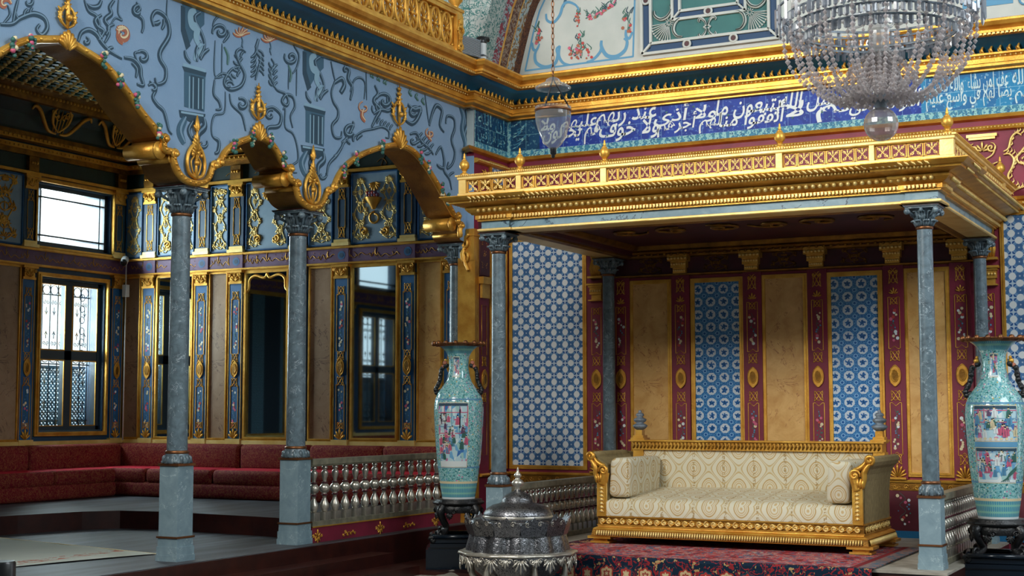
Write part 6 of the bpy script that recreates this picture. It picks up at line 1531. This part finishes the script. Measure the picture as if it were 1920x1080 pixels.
m = MB(); m.lathe((0, 0, 0), [(4*S, zz(919)), (5*S, zz(917)), (3.5*S, zz(915)), (11*S, zz(909)), (11.5*S, zz(905)), (8*S, zz(900.5)), (4*S, zz(898)), (4*S, zz(896)), (7*S, zz(893)), (6*S, zz(889)), (2*S, zz(885)), (2.2*S, zz(882)), (.5*S, zz(876))], 20, 'silver', rf=lambda a, z: 1+.05*math.cos(10*a)); part(m, 'finial', br)
m = MB()
for k in range(12):
    a = 2*PI*k/12+PI/12; F = frame((94*S*math.cos(a), 94*S*math.sin(a), zz(984)), (-math.sin(a), math.cos(a), 0), (math.cos(a)*.3, math.sin(a)*.3, 1))
    sh = [(-26*S, 0), (-24*S, 8*S), (-17*S, 10*S), (-13*S, 16*S), (-5*S, 14*S), (0, 21*S), (5*S, 14*S), (13*S, 16*S), (17*S, 10*S), (24*S, 8*S), (26*S, 0), (22*S, -16*S), (-22*S, -16*S)]
    m.extrude([(u, v) for u, v in sh], F, -.006, .006, 'engraved_silver')
    for s in (-1, 1): scroll(m, s*12*S, 8*S, 6*S, 0, 1.2, s, F, 'silver', .006)
part(m, 'pierced_crest', br)
m = MB(); m.lathe((0, 0, 0), [(92*S, zz(1030)), (109*S, zz(1031)), (111*S, zz(1035)), (104*S, zz(1037)), (92*S, zz(1036))], 96, 'silver', rf=lambda a, z: 1+.02*math.cos(12*a))
for k in range(24):
    a = 2*PI*k/24; big = k % 2 == 0; Lf = 30*S if big else 18*S; F = frame((107*S*math.cos(a), 107*S*math.sin(a), zz(1036)), (-math.sin(a), math.cos(a), 0), (0, 0, 1))
    sh = [(-15*S, 0), (-13*S, -Lf*.35), (-6*S, -Lf*.5), (-5*S, -Lf*.75), (0, -Lf), (5*S, -Lf*.75), (6*S, -Lf*.5), (13*S, -Lf*.35), (15*S, 0)]
    m.extrude(sh, F, -.005, .004, 'engraved_silver'); fan(m, 0, -2*S, Lf*.9, -PI/2, 1.7, 5, F, 'silver', .008)
    for s in (-1, 1): scroll(m, s*8*S, -6*S, 6*S, 0, 1.2, s, F, 'silver', .007)
part(m, 'leafy_skirt', br)
m = MB(); m.lathe((0, 0, 0), [(28*S, .02), (34*S, .05), (30*S, .09), (55*S, .14), (82*S, .24), (90*S, zz(1037))], 48, 'engraved_silver', rf=lob(8, .1)); part(m, 'lower_basin', br)
for k in range(6):
    a = 2*PI*k/6+.3; m = MB(); pts = crom([(86*S, zz(1042)), (88*S, .2), (70*S, .10), (78*S, .04), (92*S, .015)], 5); m.tube([(u*math.cos(a), u*math.sin(a), v) for u, v in pts], bulge(len(pts), .035), 'silver', 8); m.ball((92*S*math.cos(a), 92*S*math.sin(a), .028), .028, 'silver', 8); part(m, 'leg', br)

# ------------------------------------------------------------------ glass lantern
lz = lambda y: atd(1036, y, 11.8).z; lp = atd(1037, 220, 11.8); s_ = 11.8/FPX
ln = thing('hanging_lantern', 'clear glass bell lantern hanging on a chain, left of the calligraphy band', 'lamp', (lp.x, lp.y, lz(222)))
Z = lambda y: lz(y)-lz(222)
m = MB(); m.lathe((0, 0, 0), [(34*s_, Z(200)), (33*s_, Z(207)), (34*s_, Z(216)), (32*s_, Z(232)), (26*s_, Z(252)), (17*s_, Z(270)), (7*s_, Z(280)), (3*s_, Z(283))], 40, 'lamp_glass', cap=False); part(m, 'glass_bell', ln)
m = MB(); m.lathe((0, 0, 0), [(33.5*s_, Z(210)), (35*s_, Z(209)), (35*s_, Z(206)), (33.5*s_, Z(205))], 40, 'copper'); part(m, 'metal_band', ln)
m = MB(); m.lathe((0, 0, 0), [(33*s_, Z(166)), (34*s_, Z(163)), (22*s_, Z(156)), (15*s_, Z(153)), (13*s_, Z(148)), (6*s_, Z(144)), (2*s_, Z(143))], 40, 'lamp_glass', cap=False); part(m, 'smoke_cover', ln)
m = MB(); m.lathe((0, 0, 0), [(6*s_, Z(278)), (6*s_, Z(290)), (3*s_, Z(292)), (4*s_, Z(295)), (1*s_, Z(298))], 12, 'plastic_black'); part(m, 'bottom_cap', ln)
m = MB()
for k in range(3):
    a = 2*PI*k/3+.5; m.tube([(34*s_*math.cos(a), 34*s_*math.sin(a), Z(207)), (3*s_*math.cos(a), 3*s_*math.sin(a), Z(152)), (0, 0, Z(142))], .006, 'iron', 5)
part(m, 'suspension_wires', ln)
m = MB(); z = Z(142)
for k in range(46):
    q = z+k*.045; u = (1, 0) if k % 2 else (0, 1); m.tube([(u[0]*.011*math.cos(i*PI/4), u[1]*.011*math.cos(i*PI/4), q+.02+.027*math.sin(i*PI/4)) for i in range(8)], .0042, 'copper', 4, closed=True)
m.tube([(0, 0, z+2.0), (0, 0, 8.0-lz(222))], .004, 'iron', 5)
part(m, 'chain', ln)

# ------------------------------------------------------------------ crystal chandelier
CD = 9.6; s_ = CD/FPX; cy = lambda y: atd(1652, y, CD).z; cp = atd(1652, 233, CD); ch = thing('crystal_chandelier', 'large crystal chandelier with swags of beads and a glass ball below', 'chandelier', (cp.x, cp.y, cy(233)))
Z = lambda y: cy(y)-cy(233)
m = MB(); N_ = 28
m.lathe((0, 0, 0), [(32*s_*math.sin(PI*j/12)+.0005, -32*s_*math.cos(PI*j/12)) for j in range(13)], 20, 'cut_glass', smooth=False, cap=False); part(m, 'glass_ball', ch)
m = MB(); m.lathe((0, 0, 0), [(9*s_, Z(203)), (12*s_, Z(200)), (11*s_, Z(194)), (16*s_, Z(190)), (14*s_, Z(182)), (9*s_, Z(176)), (8*s_, Z(160))], 16, 'lead_grey'); part(m, 'bottom_fitting', ch)
def bead(mb, c, r, sz=1.25, mat='crystal'):
    c = Vector(c); n = 5; pts = [c+Vector((0, 0, -r*sz))]+[c+Vector((r*math.cos(2*PI*i/n), r*math.sin(2*PI*i/n), 0)) for i in range(n)]+[c+Vector((0, 0, r*sz))]
    mb.addf(pts, [(0, 1+(i+1) % n, 1+i) for i in range(n)]+[(n+1, 1+i, 1+(i+1) % n) for i in range(n)], mat)
def strand(pts, r, step):
    mb = MB(); acc = 0; P_ = [Vector(p) for p in pts]; bead(mb, P_[0], r)
    for a, c in zip(P_[:-1], P_[1:]):
        L = (c-a).length; d = step-acc
        while d <= L: bead(mb, a+(c-a)*(d/L), r*(1 if random.random() < .75 else 1.25)); d += step
        acc = L-(d-step)
    mb.tube([p for p in P_], .0012, 'lead_grey', 3); return mb
RB = 178*s_
for k in range(38):    # basket strands from the outer ring down to the stem
    a = 2*PI*k/38+.05; q = (1, .86, .95, .76)[k % 4]
    pr = crom([(RB*q, Z(38)), (RB*q*.98, Z(88)), (RB*q*.88, Z(130)), (RB*q*.66, Z(168)), (RB*.42*q, Z(186)), (RB*.24, Z(160)), (RB*.12, Z(102))], 5)
    o = part(strand([(u*math.cos(a), u*math.sin(a), v) for u, v in pr], 4.6*s_, 11*s_), 'bead_strand', ch)
for k in range(14):
    a = 2*PI*k/14; pr = crom([(RB*.12, Z(100)), (RB*.30, Z(125)), (RB*.36, Z(160)), (RB*.22, Z(185)), (RB*.08, Z(188))], 5)
    part(strand([(u*math.cos(a), u*math.sin(a), v) for u, v in pr], 4.8*s_, 11*s_), 'bead_strand', ch)
for k in range(30):    # vertical strands from above to the tiers
    a = 2*PI*k/30+.1; R_ = RB*(.95 if k % 2 else .72); part(strand([(R_*.75*math.cos(a), R_*.75*math.sin(a), Z(-60)), (R_*.92*math.cos(a), R_*.92*math.sin(a), Z(-10)), (R_*math.cos(a), R_*math.sin(a), Z(36))], 4.*s_, 11*s_), 'bead_strand', ch)
for (R_, y) in ((RB*.98, 24), (RB*.92, 44), (RB*.80, 60), (RB*1.06, 8)):
    m = MB(); m.lathe((0, 0, 0), [(R_*.985, Z(y+1)), (R_, Z(y+1)), (R_, Z(y-3)), (R_*.985, Z(y-3)), (R_*.985, Z(y+1))], 64, 'lead_grey', cap=False); part(m, 'ring', ch)
def prism(L, w_):
    m = MB(); w2 = w_/2; m.addf([(-w2, 0, 0), (0, -w2*.7, 0), (w2, 0, 0), (0, w2*.7, 0), (-w2, 0, -L*.85), (0, -w2*.7, -L*.85), (w2, 0, -L*.85), (0, w2*.7, -L*.85), (0, 0, -L)], [(3, 2, 1, 0), (0, 1, 5, 4), (1, 2, 6, 5), (2, 3, 7, 6), (3, 0, 4, 7), (4, 5, 8), (5, 6, 8), (6, 7, 8), (7, 4, 8)], 'prism_glass'); return m
npz = 0
for (R_, y, L, w_, n_) in ((RB*1.07, 8, 42*s_, 9*s_, 34), (RB*.99, 26, 16*s_, 7*s_, 33), (RB*.81, 62, 17*s_, 7*s_, 33)):
    p0 = None
    for k in range(n_):
        a = 2*PI*k/n_
        if p0 is None: p0 = part(prism(L, w_), 'prism', ch); o = p0
        else: o = p0.copy(); COL.objects.link(o); o.parent = ch
        o.location = (R_*math.cos(a), R_*math.sin(a), Z(y)); o.rotation_euler.z = a+PI/2
m = MB()
for (R_, y, L, w_, n_) in ((RB*.93, 45, 17*s_, 9*s_, 84), (RB*.99, 26, 17*s_, 8*s_, 90), (RB*.82, 62, 18*s_, 8*s_, 70)):
    for k in range(n_):
        a = 2*PI*(k+.5)/n_; pm = prism(L, w_); b_ = Vector((R_*math.cos(a), R_*math.sin(a), Z(y)))
        m.addf([(b_.x+x*math.cos(a+PI/2)-yy*math.sin(a+PI/2), b_.y+x*math.sin(a+PI/2)+yy*math.cos(a+PI/2), b_.z+z) for x, yy, z in pm.v], pm.f, 'prism_glass')
o = part(m, 'prism_fringe', ch); o['kind'] = 'stuff'
m = MB(); m.lathe((0, 0, 0), [(4*s_, Z(-60)), (9*s_, Z(-20)), (14*s_, Z(0)), (8*s_, Z(12)), (5*s_, Z(20)), (9*s_, Z(28)), (12*s_, Z(38)), (19*s_, Z(46)), (21*s_, Z(52)), (19*s_, Z(56)), (19*s_, Z(92)), (24*s_, Z(98)), (14*s_, Z(104)), (6*s_, Z(110)), (6*s_, Z(170))], 16, 'crystal_bright', smooth=False)
m.tube([(0, 0, Z(-60)), (0, 0, 8.0-cy(233))], .012, 'iron', 6); part(m, 'stem', ch)
for k in range(8):
    a = 2*PI*k/8; m = MB(); pr = crom([(10*s_, Z(14)), (60*s_, Z(28)), (110*s_, Z(18)), (140*s_, Z(-8)), (165*s_, Z(4))], 6); m.tube([(u*math.cos(a), u*math.sin(a), v) for u, v in pr], .010, 'crystal_bright', 6); am = part(m, 'arm', ch); m = MB()
    m.lathe((165*s_*math.cos(a), 165*s_*math.sin(a), Z(4)), [(4*s_, 0), (12*s_, 4*s_), (13*s_, 7*s_), (4*s_, 8*s_), (4*s_, 30*s_)], 12, 'crystal_bright'); part(m, 'candle_cup', am)

# ------------------------------------------------------------------ crossing above the cornice
# lunette wall and its painted frame, window with white tracery
XT = [at(px, py, 'Y', .1) for px, py in ((972, 150), (978, 120), (985, 90), (992, 62), (999, 35), (1009, 8))]
curve = [(p.x, p.z) for p in XT]; e0, e1 = curve[-2], curve[-1]; dx, dz = e1[0]-e0[0], e1[1]-e0[1]
for k in range(1, 9): curve.append((curve[-1][0]+dx*(1+.35*k), curve[-1][1]+dz*(.92)))
b = MB(); FN = lambda u, v, n=0.: Vector((u, .1-n, v))
b.extrude(curve+[(9.6, curve[-1][1]), (9.6, 5.1), (curve[0][0], 5.1)], FN, -.2, 0, 'lunette_white', 'lace_brown')
def ppn(L): return [((lambda p: (p.x, p.z))(at(x, y, 'Y', .1))) for x, y in L]
def nst(L, w0, mat, n=.003, k=5):
    P = crom(ppn(L), k); b.ribbon(P, [w0*.72*(.4+.6*math.sin(PI*min(1, .15+.8*i/(len(P)-1)))) for i in range(len(P))], mat, FN, n)
def nline(L, w0, mat, n=.002): b.ribbon(ppn(L), w0, mat, FN, n)
nline([(1040, -40), (1012, 20), (1000, 62), (985, 132)], .022, 'paint_blue'); nline([(984, 133), (1187, 106)], .022, 'paint_blue'); nline([(1187, 107), (1192, -60)], .022, 'paint_blue')
nst([(1006, 94), (1003, 104), (1006, 118), (1022, 126), (1040, 120), (1046, 104), (1044, 92), (1050, 86)], .06, 'paint_blue'); nst([(1050, 86), (1048, 104), (1056, 118), (1070, 122)], .05, 'paint_blue')
nst([(1128, 76), (1128, 88), (1138, 104), (1156, 106), (1172, 94), (1176, 78), (1170, 72)], .065, 'paint_blue'); nst([(1128, 78), (1126, 96), (1112, 112), (1100, 116)], .05, 'paint_blue')
nst([(1024, 26), (1026, 38), (1038, 42), (1050, 28), (1056, 10), (1066, 4), (1080, 10), (1086, 20)], .05, 'paint_blue'); nst([(1056, 14), (1064, -6), (1080, -10)], .05, 'paint_mid')
nst([(998, 80), (1000, 92), (1006, 94), (1012, 82)], .05, 'paint_blue', .004); nst([(1174, 56), (1174, 68), (1180, 72), (1186, 60)], .05, 'paint_blue', .004)
rg = random.Random(12)
def bouquet(px, py, sx, sy, n_, up=True):
    for i in range(n_):
        x, y = px+rg.uniform(-sx, sx), py+rg.uniform(-sy, sy); u, v = ppn([(x, y)])[0]; c = rg.choice(['leaf_green', 'paint_dark', 'leaf_green', 'rose_red', 'pink', 'paint_terracotta'])
        if c in ('leaf_green', 'paint_dark'): nst([(x, y), (x+rg.uniform(-6, 6), y-4), (x+rg.uniform(-8, 8), y-12)], .018, c, .0035, 3)
        else: b.disc(u, v, rg.uniform(.010, .022), c, FN, .005+.0002*i, 7)
    nst([(px, py+sy), (px+2, py), (px-1, py-sy)], .008, 'leaf_green', .003)
bouquet(1090, 100, 22, 10, 34); bouquet(1088, 80, 6, 16, 14); bouquet(1010, 66, 8, 16, 22); bouquet(1176, 42, 9, 18, 24); bouquet(1084, 36, 5, 14, 14)
for q in range(16): x = 1100+q*3.6; y = 32-max(0, q-4)*2.4; bouquet(x, y, 4, 4, 3)
struct(b, 'wall_lunette')
# traceried window
wq = ppn([(1205, 108), (1470, 70)]); wx0, wz0 = ppn([(1206, 103)])[0]; wx1 = ppn([(1462, 66)])[0][0]; wz1 = wz0+1.25
b = MB(); b.box(wx0, wx1, wz0, wz1, .002, .012, 'teal_board', FN)
root = struct(b, 'window_7')
def bar(mb, u0, v0, u1, v1, wd, mat, n=.05):
    L = math.hypot(u1-u0, v1-v0); F = frame(FN(u0, v0, 0), (u1-u0, 0, v1-v0), (-(v1-v0), 0, u1-u0)); mb.box(0, L, -wd/2, wd/2, 0, n, mat, F if False else (lambda a, c, z: FN(u0+(u1-u0)*a/L-(v1-v0)*c/L, v0+(v1-v0)*a/L+(u1-u0)*c/L, z)))
m = MB()
def rectbars(mb, u0, u1, v0, v1, wd, mat, n=.05):
    bar(mb, u0, v0, u1, v0, wd, mat, n); bar(mb, u0, v1, u1, v1, wd, mat, n); bar(mb, u0, v0, u0, v1, wd, mat, n); bar(mb, u1, v0, u1, v1, wd, mat, n)
rectbars(m, wx0+.055, wx1-.055, wz0+.055, wz1-.055, .085, 'window_navy', .02); rectbars(m, wx0+.42, wx1-.42, wz0+.40, wz1-.38, .075, 'window_navy', .02); part(m, 'navy_bands', root)
m = MB()
for o_ in (0, .11): rectbars(m, wx0+o_, wx1-o_, wz0+o_, wz1-o_, .03, 'lunette_white', .05)
for o_ in (0, .09): rectbars(m, wx0+.375+o_, wx1-.375-o_, wz0+.355+o_, wz1-.33-o_, .03, 'lunette_white', .05)
for (a, c) in ((wx0, 1), (wx1, -1)): bar(m, a, wz0, a+c*.11, wz0+.11, .025, 'lunette_white'); bar(m, a+c*.375, wz0+.355, a+c*.465, wz0+.445, .02, 'lunette_white')
part(m, 'white_bars', root)
m = MB()
for (u, v) in ((wx0+(wx1-wx0)*.34, wz0+.055), (wx0+(wx1-wx0)*.68, wz0+.055), ((wx0+wx1)/2, wz0+.40), (wx0+.055, wz0+.62), (wx0+.055, wz0+.27+.9)):
    m.tube([FN(u+.042*math.cos(i*PI/8), v+.042*math.sin(i*PI/8), .045) for i in range(16)], .014, 'lunette_white', 5, closed=True); m.disc(u, v, .036, 'dark_maroon', FN, .045, 12)
part(m, 'roundels', root)
m = MB()
for s, ux in ((1, wx0+.13), (-1, wx1-.13)):
    f = lambda u, v, n=0., s=s, ux=ux: FN(ux+s*u, wz0+.13+v, n+.02)
    for k in range(11):
        a = PI*1.02+PI*.5*k/10; relief(m, [(.20+.05*math.cos(a), .20+.05*math.sin(a)), (.20+.21*math.cos(a), .20+.21*math.sin(a))], [.004, .009], 'lunette_white', f, 4); m.ball(f(.20+.215*math.cos(a), .20+.215*math.sin(a), .01), .013, 'lunette_white', 6)
    for k in range(10): a = 2*PI*k/10; relief(m, [(.20+.015*math.cos(a), .2+.015*math.sin(a)), (.20+.05*math.cos(a), .2+.05*math.sin(a))], .006, 'lunette_white', f, 4)
    for L_ in ([(.02, .36), (.03, .30), (.10, .25), (.18, .27), (.23, .34), (.22, .40)], [(.36, .02), (.30, .03), (.255, .10), (.27, .18), (.33, .23), (.38, .22)]):
        c_ = crom(L_, 5); relief(m, c_, bulge(len(c_), .022), 'lunette_white', f, 6); c2 = [(a, c) for a, c in c_]; relief(m, c2, [x*.5 for x in bulge(len(c2), .022)], 'green_black', lambda a, c, n=0., f=f: f(a, c, n+.018), 5)
for (u, v) in (((wx0+wx1)/2-.02, wz0+.225),):
    f = lambda a, c, n=0.: FN(u+a, v+c, n+.02)
    for su in (-1, 1):
        for sv in (-1, 1):
            c_ = crom([(su*.012, sv*.02), (su*.03, sv*.07), (su*.07, sv*.105), (su*.10, sv*.09), (su*.09, sv*.065)], 5); relief(m, c_, bulge(len(c_), .018), 'lunette_white', f, 6); relief(m, c_, [x*.45 for x in bulge(len(c_), .018)], 'green_black', lambda a, c, n=0., f=f: f(a, c, n+.015), 5)
    for k in range(6): a = 2*PI*k/6; m.ball(f(.035*math.cos(a), .02*math.sin(a), .01), .014, 'lunette_white', 6)
part(m, 'tracery', root)
# right of the window: pale wall with blue speckled bands
b = MB()
for (x, y, L_) in ((1850, 6, .55),):
    u, v = ppn([(x-45, 14)])[0]; b.box(u, u+.50, v-.02, v+.05, .002, .006, 'paint_blue', FN); b.tube([FN(u+.62+.06*math.cos(i*PI/6), v+.01+.06*math.sin(i*PI/6), .004) for i in range(12)], .012, 'paint_blue', 4, closed=True)
struct(b, 'trim_15')
# arch soffit with painted bands over the corner pier
b = MB(); YS_ = [-.93, -.60, -.44, -.40, -.24, -.22, -.06, .10]
mats = ['floral_white', 'floral_red', 'gold', 'floral_brown', 'gold', 'floral_cream', 'lace_brown']
for j in range(7):
    pts = []; 
    for (x, z) in curve: pts += [(x, YS_[j], z), (x, YS_[j+1], z)]
    b.addf(pts, [(2*i, 2*i+1, 2*i+3, 2*i+2) for i in range(len(curve)-1)], mats[j])
b.addf([(-1.6, -.93, curve[0][1]-.1)]+[(x, -.93, z) for x, z in curve]+[(-1.6, -.93, curve[-1][1])], [tuple(range(len(curve)+2))], 'floral_white')
struct(b, 'wall_vault')
# gallery balustrade above the arcade cornice
t = thing('gilded_balustrade', 'gilded pierced balustrade with star ovals on the cornice above the arches', 'balustrade', (.1, -1.3, 5.2))
BXU, zb_, zt_ = .22, 5.20, 5.66
yE = at(860, 60, 'X', BXU).y
m = MB(); m.box(BXU-.05, BXU+.05, -10, yE, zt_-.07, zt_, 'gold'); m.box(BXU-.06, BXU+.06, -10, yE+.02, zt_-.02, zt_+.012, 'gold'); wpart(m, 'top_rail', t)
m = MB(); m.box(BXU-.04, BXU+.04, -10, yE, zb_-.03, zb_+.03, 'gold'); wpart(m, 'bottom_rail', t)
wd = .235; k = 0; o0 = None
m0 = MB(); hh = (zt_-.07-zb_-.03)/2
f = lambda u, v, n=0.: Vector((n, u, v))
m0.tube([f(wd*.44*math.cos(i*PI/12), hh*math.sin(i*PI/12)) for i in range(24)], .024, 'gold', 6, closed=True)
for i in range(10): a = 2*PI*i/10; m0.tube([f(.02*math.cos(a), .03*math.sin(a)), f(wd*.42*math.cos(a), hh*.95*math.sin(a))], [.008, .015], 'gold', 5)
m0.ball((0, 0, 0), .03, 'gold', 8)
for s in (-1, 1):
    for q in (-1, 1): m0.ball(f(s*wd*.5, q*hh*.85), .03, 'gold', 6)
    m0.tube([f(s*wd*.5, -hh), f(s*wd*.48, 0), f(s*wd*.5, hh)], [.02, .012, .02], 'gold', 6)
for k in range(24):
    y = yE-.16-wd*(k+.5)
    if o0 is None: o0 = part(m0, 'pierced_oval', t); o = o0
    else: o = o0.copy(); COL.objects.link(o); o.parent = t
    o.location = (BXU-.1, y+1.3, (zt_-.07+zb_+.03)/2-5.2)
m = MB(); m.box(BXU-.06, BXU+.06, yE-.14, yE, zb_-.03, zt_-.06, 'gold')
F = lambda u, v, n=0.: Vector((BXU+.06+n, yE-.07+u, zb_+v)); arabesque(m, .16, .36, F, 'gold', .012, 3); wpart(m, 'end_post', t)
m = MB(); m.lathe((BXU, yE-.07, zt_+.01), [(.05, 0), (.03, .02), (.035, .04), (.075, .09), (.08, .14), (.05, .2), (.02, .24)], 32, 'gold', rf=lambda a, z: 1+.06*math.cos(14*a)); wpart(m, 'urn', t)
# pale painted vault seen behind the balustrade
b = MB(); b.box(-1.6, -1.5, -10, -.93, 5.24, 7.6, 'vault_pink'); b.box(-1.6, .0, -.95, -.90, 5.24, 7.6, 'floral_white'); b.box(-1.6, .1, -10, -.9, 5.16, 5.2, 'gold'); struct(b, 'wall_upper')
# flood light and camera on the cornice
P1_ = at(878, 112, 'X', .28)
t = thing('floodlight', 'small grey grated floodlight resting on the corner of the cornice', 'lamp', (P1_.x, P1_.y, 5.19)); t.rotation_euler.z = -.25
m = MB(); m.box(-.03, .03, -.17, .17, .0, .20, 'lead_grey'); part(m, 'housing', t)
m = MB(); m.box(.03, .036, -.15, .15, .015, .185, 'plastic_white')
for k in range(14): m.box(.036, .042, -.15, .15, .02+.012*k, .025+.012*k, 'frame_dark')
part(m, 'grated_front', t)
P2_ = at(903, 112, 'X', .30)
t = thing('surveillance_camera', 'white and black cylindrical camera on the cornice, right of the floodlight', 'camera', (P2_.x, P2_.y, 5.20))
m = MB(); m.lathe((0, 0, 0), [(.055, 0), (.055, .18)], 16, 'plastic_white'); part(m, 'housing', t)
m = MB(); m.lathe((0, 0, .0), [(.058, .18), (.062, .19), (.062, .25), (.04, .26)], 16, 'plastic_black'); m.tube([(0, 0, .235), (.06, .06, .235)], .03, 'plastic_black', 10); part(m, 'lens', t)
m = MB(); m.box(-.057, .057, -.057, .057, .03, .045, 'lead_grey'); part(m, 'clamp', t)

# ------------------------------------------------------------------ gilded ornaments of the arcade
def crest(label, px, py0, py1, kind):
    """py0 foot, py1 tip in the photograph"""
    u0, v0 = pa(px, py0); u1, v1 = pa(px, py1); h = v1-v0; t = thing('gilded_ornament', label, 'ornament', (AX, u0, v0), 'gilded crests on the arcade wall')
    f = lambda u, v, n=0.: Vector((.02+n, u*h, v*h)); q = h
    m = MB()
    if kind == 'key':
        fan(m, 0, -.02, h*.36, PI/2, 1.7, 7, lambda a, c, n=0.: Vector((.03+n, a, c)), 'gold', .020); part(m, 'shell', t); m = MB()
        for s in (-1, 1):
            c = crom([(s*.02, .36), (s*.14, .44), (s*.17, .56), (s*.10, .68), (s*.02, .74)], 6); relief(m, [(a, z) for a, z in c], bulge(len(c), .016), 'gold', f, 6)
            for k in range(3): relief(m, [(s*(.13+.01*k), .46+.08*k), (s*.22, .50+.09*k)], [.018, .006], 'gold', f, 5)
        part(m, 'lyre', t); m = MB()
        c = [(0, .34), (.0, .6), (0, .82), (0, 1.)]; relief(m, c, [.012, .020, .014, .005], 'gold', f, 7)
        for k in range(4): 
            for s in (-1, 1): relief(m, [(0, .66+.08*k), (s*(.09-.015*k), .70+.08*k)], [.018, .007], 'gold', f, 5)
        m.ball(f(0, .52, .03), .03, 'gold', 8); part(m, 'spire', t)
    else:
        for s in (-1, 1):
            c = crom([(0, .03), (s*.14, .08), (s*.20, .2), (s*.19, .34), (s*.13, .46), (s*.05, .53), (s*.0, .50)], 6); relief(m, c, [.017]*len(c), 'gold', f, 7)
            c = crom([(s*.02, .05), (s*.09, .16), (s*.11, .28), (s*.05, .36), (s*.09, .42), (s*.03, .46)], 6); relief(m, c, [.010]*len(c), 'gold', f, 6); m.ball(f(s*.10, .38, .02), .018, 'gold', 7)
        part(m, 'pierced_loop', t); m = MB()
        relief(m, [(0, .02), (0, .2), (0, .4)], [.022, .012, .018], 'gold', f, 7); m.ball(f(0, .26, .02), .026, 'gold', 8); part(m, 'core', t); m = MB()
        for k in range(5):
            for s in (-1, 1): relief(m, [(0, .40+.05*k), (s*(.13-.022*k), .47+.055*k)], [.022, .008], 'gold', f, 5)
        relief(m, [(0, .45), (0, .68), (0, .74), (0, .82), (0, 1.)], [.022, .014, .012, .028, .004], 'gold', f, 7)
        for s in (-1, 1): relief(m, [(0, .76), (s*.06, .84)], [.02, .008], 'gold', f, 5)
        part(m, 'spire', t)
    return t
crest('gilded lyre crest with a shell on top of the large left arch', 120, 92, -18, 'key')
crest('gilded leafy crest on top of the small middle arch', 479, 262, 156, 'key')
crest('slender gilded crest with a shell on top of the right arch', 744, 278, 158, 'key')
crest('gilded pear-shaped openwork ornament above the first column capital', 362, 338, 216, 'pear')
crest('gilded pear-shaped openwork ornament above the second column capital', 581, 386, 272, 'pear')
m = MB(); f = lambda u, v, n=0.: Vector((-.06+u*.6, PY-.03-n, v))
for (r, v) in ((.10, 3.05), (.07, 3.2)): relief(m, spiral(-.05, v, r, PI/2, 1.2, 1, 12, .3), .018, 'gold', f, 6)
relief(m, crom([(.02, 3.3), (-.1, 3.2), (-.06, 3.0), (.02, 2.88)], 5), .02, 'gold', f, 6)
wthing(m, 'gilded_ornament', 'gilded scroll hanging beside the third column capital, under the canopy corner', 'ornament', (-.06, PY-.05, 3.05))

# barrier post near the lower left corner
bp_ = atd(3, 1052, 6.9)
t = thing('barrier_post', 'black barrier post cut by the lower left corner of the photo', 'post', (bp_.x, bp_.y, MF)); h = bp_.z-MF
m = MB(); m.lathe((0, 0, 0), [(.16, 0), (.16, .015), (.06, .03), (.03, .05)], 24, 'plastic_black'); part(m, 'base', t)
m = MB(); m.lathe((0, 0, 0), [(.03, .04), (.03, h-.16)], 16, 'plastic_black'); part(m, 'pole', t)
m = MB(); m.lathe((0, 0, 0), [(.062, h-.16), (.066, h-.15), (.066, h-.01), (.06, h)], 24, 'plastic_black'); part(m, 'cap', t)
# hall ceiling far above
b = MB(); b.box(-1.8, 13, -24, .3, 8.2, 8.3, 'lunette_white'); struct(b, 'ceiling')
b = MB(); b.box(13, 13.2, -24, .3, MF, 8.3, 'lunette_white'); b.box(-1.8, 13, -24.2, -24, MF, 8.3, 'lunette_white'); b.box(-2, -1.8, -24, -10.2, MF, 8.3, 'lunette_white'); b.box(-1.8, -1.6, -10.2, -.9, 7.5, 8.3, 'lunette_white'); struct(b, 'wall_hall')
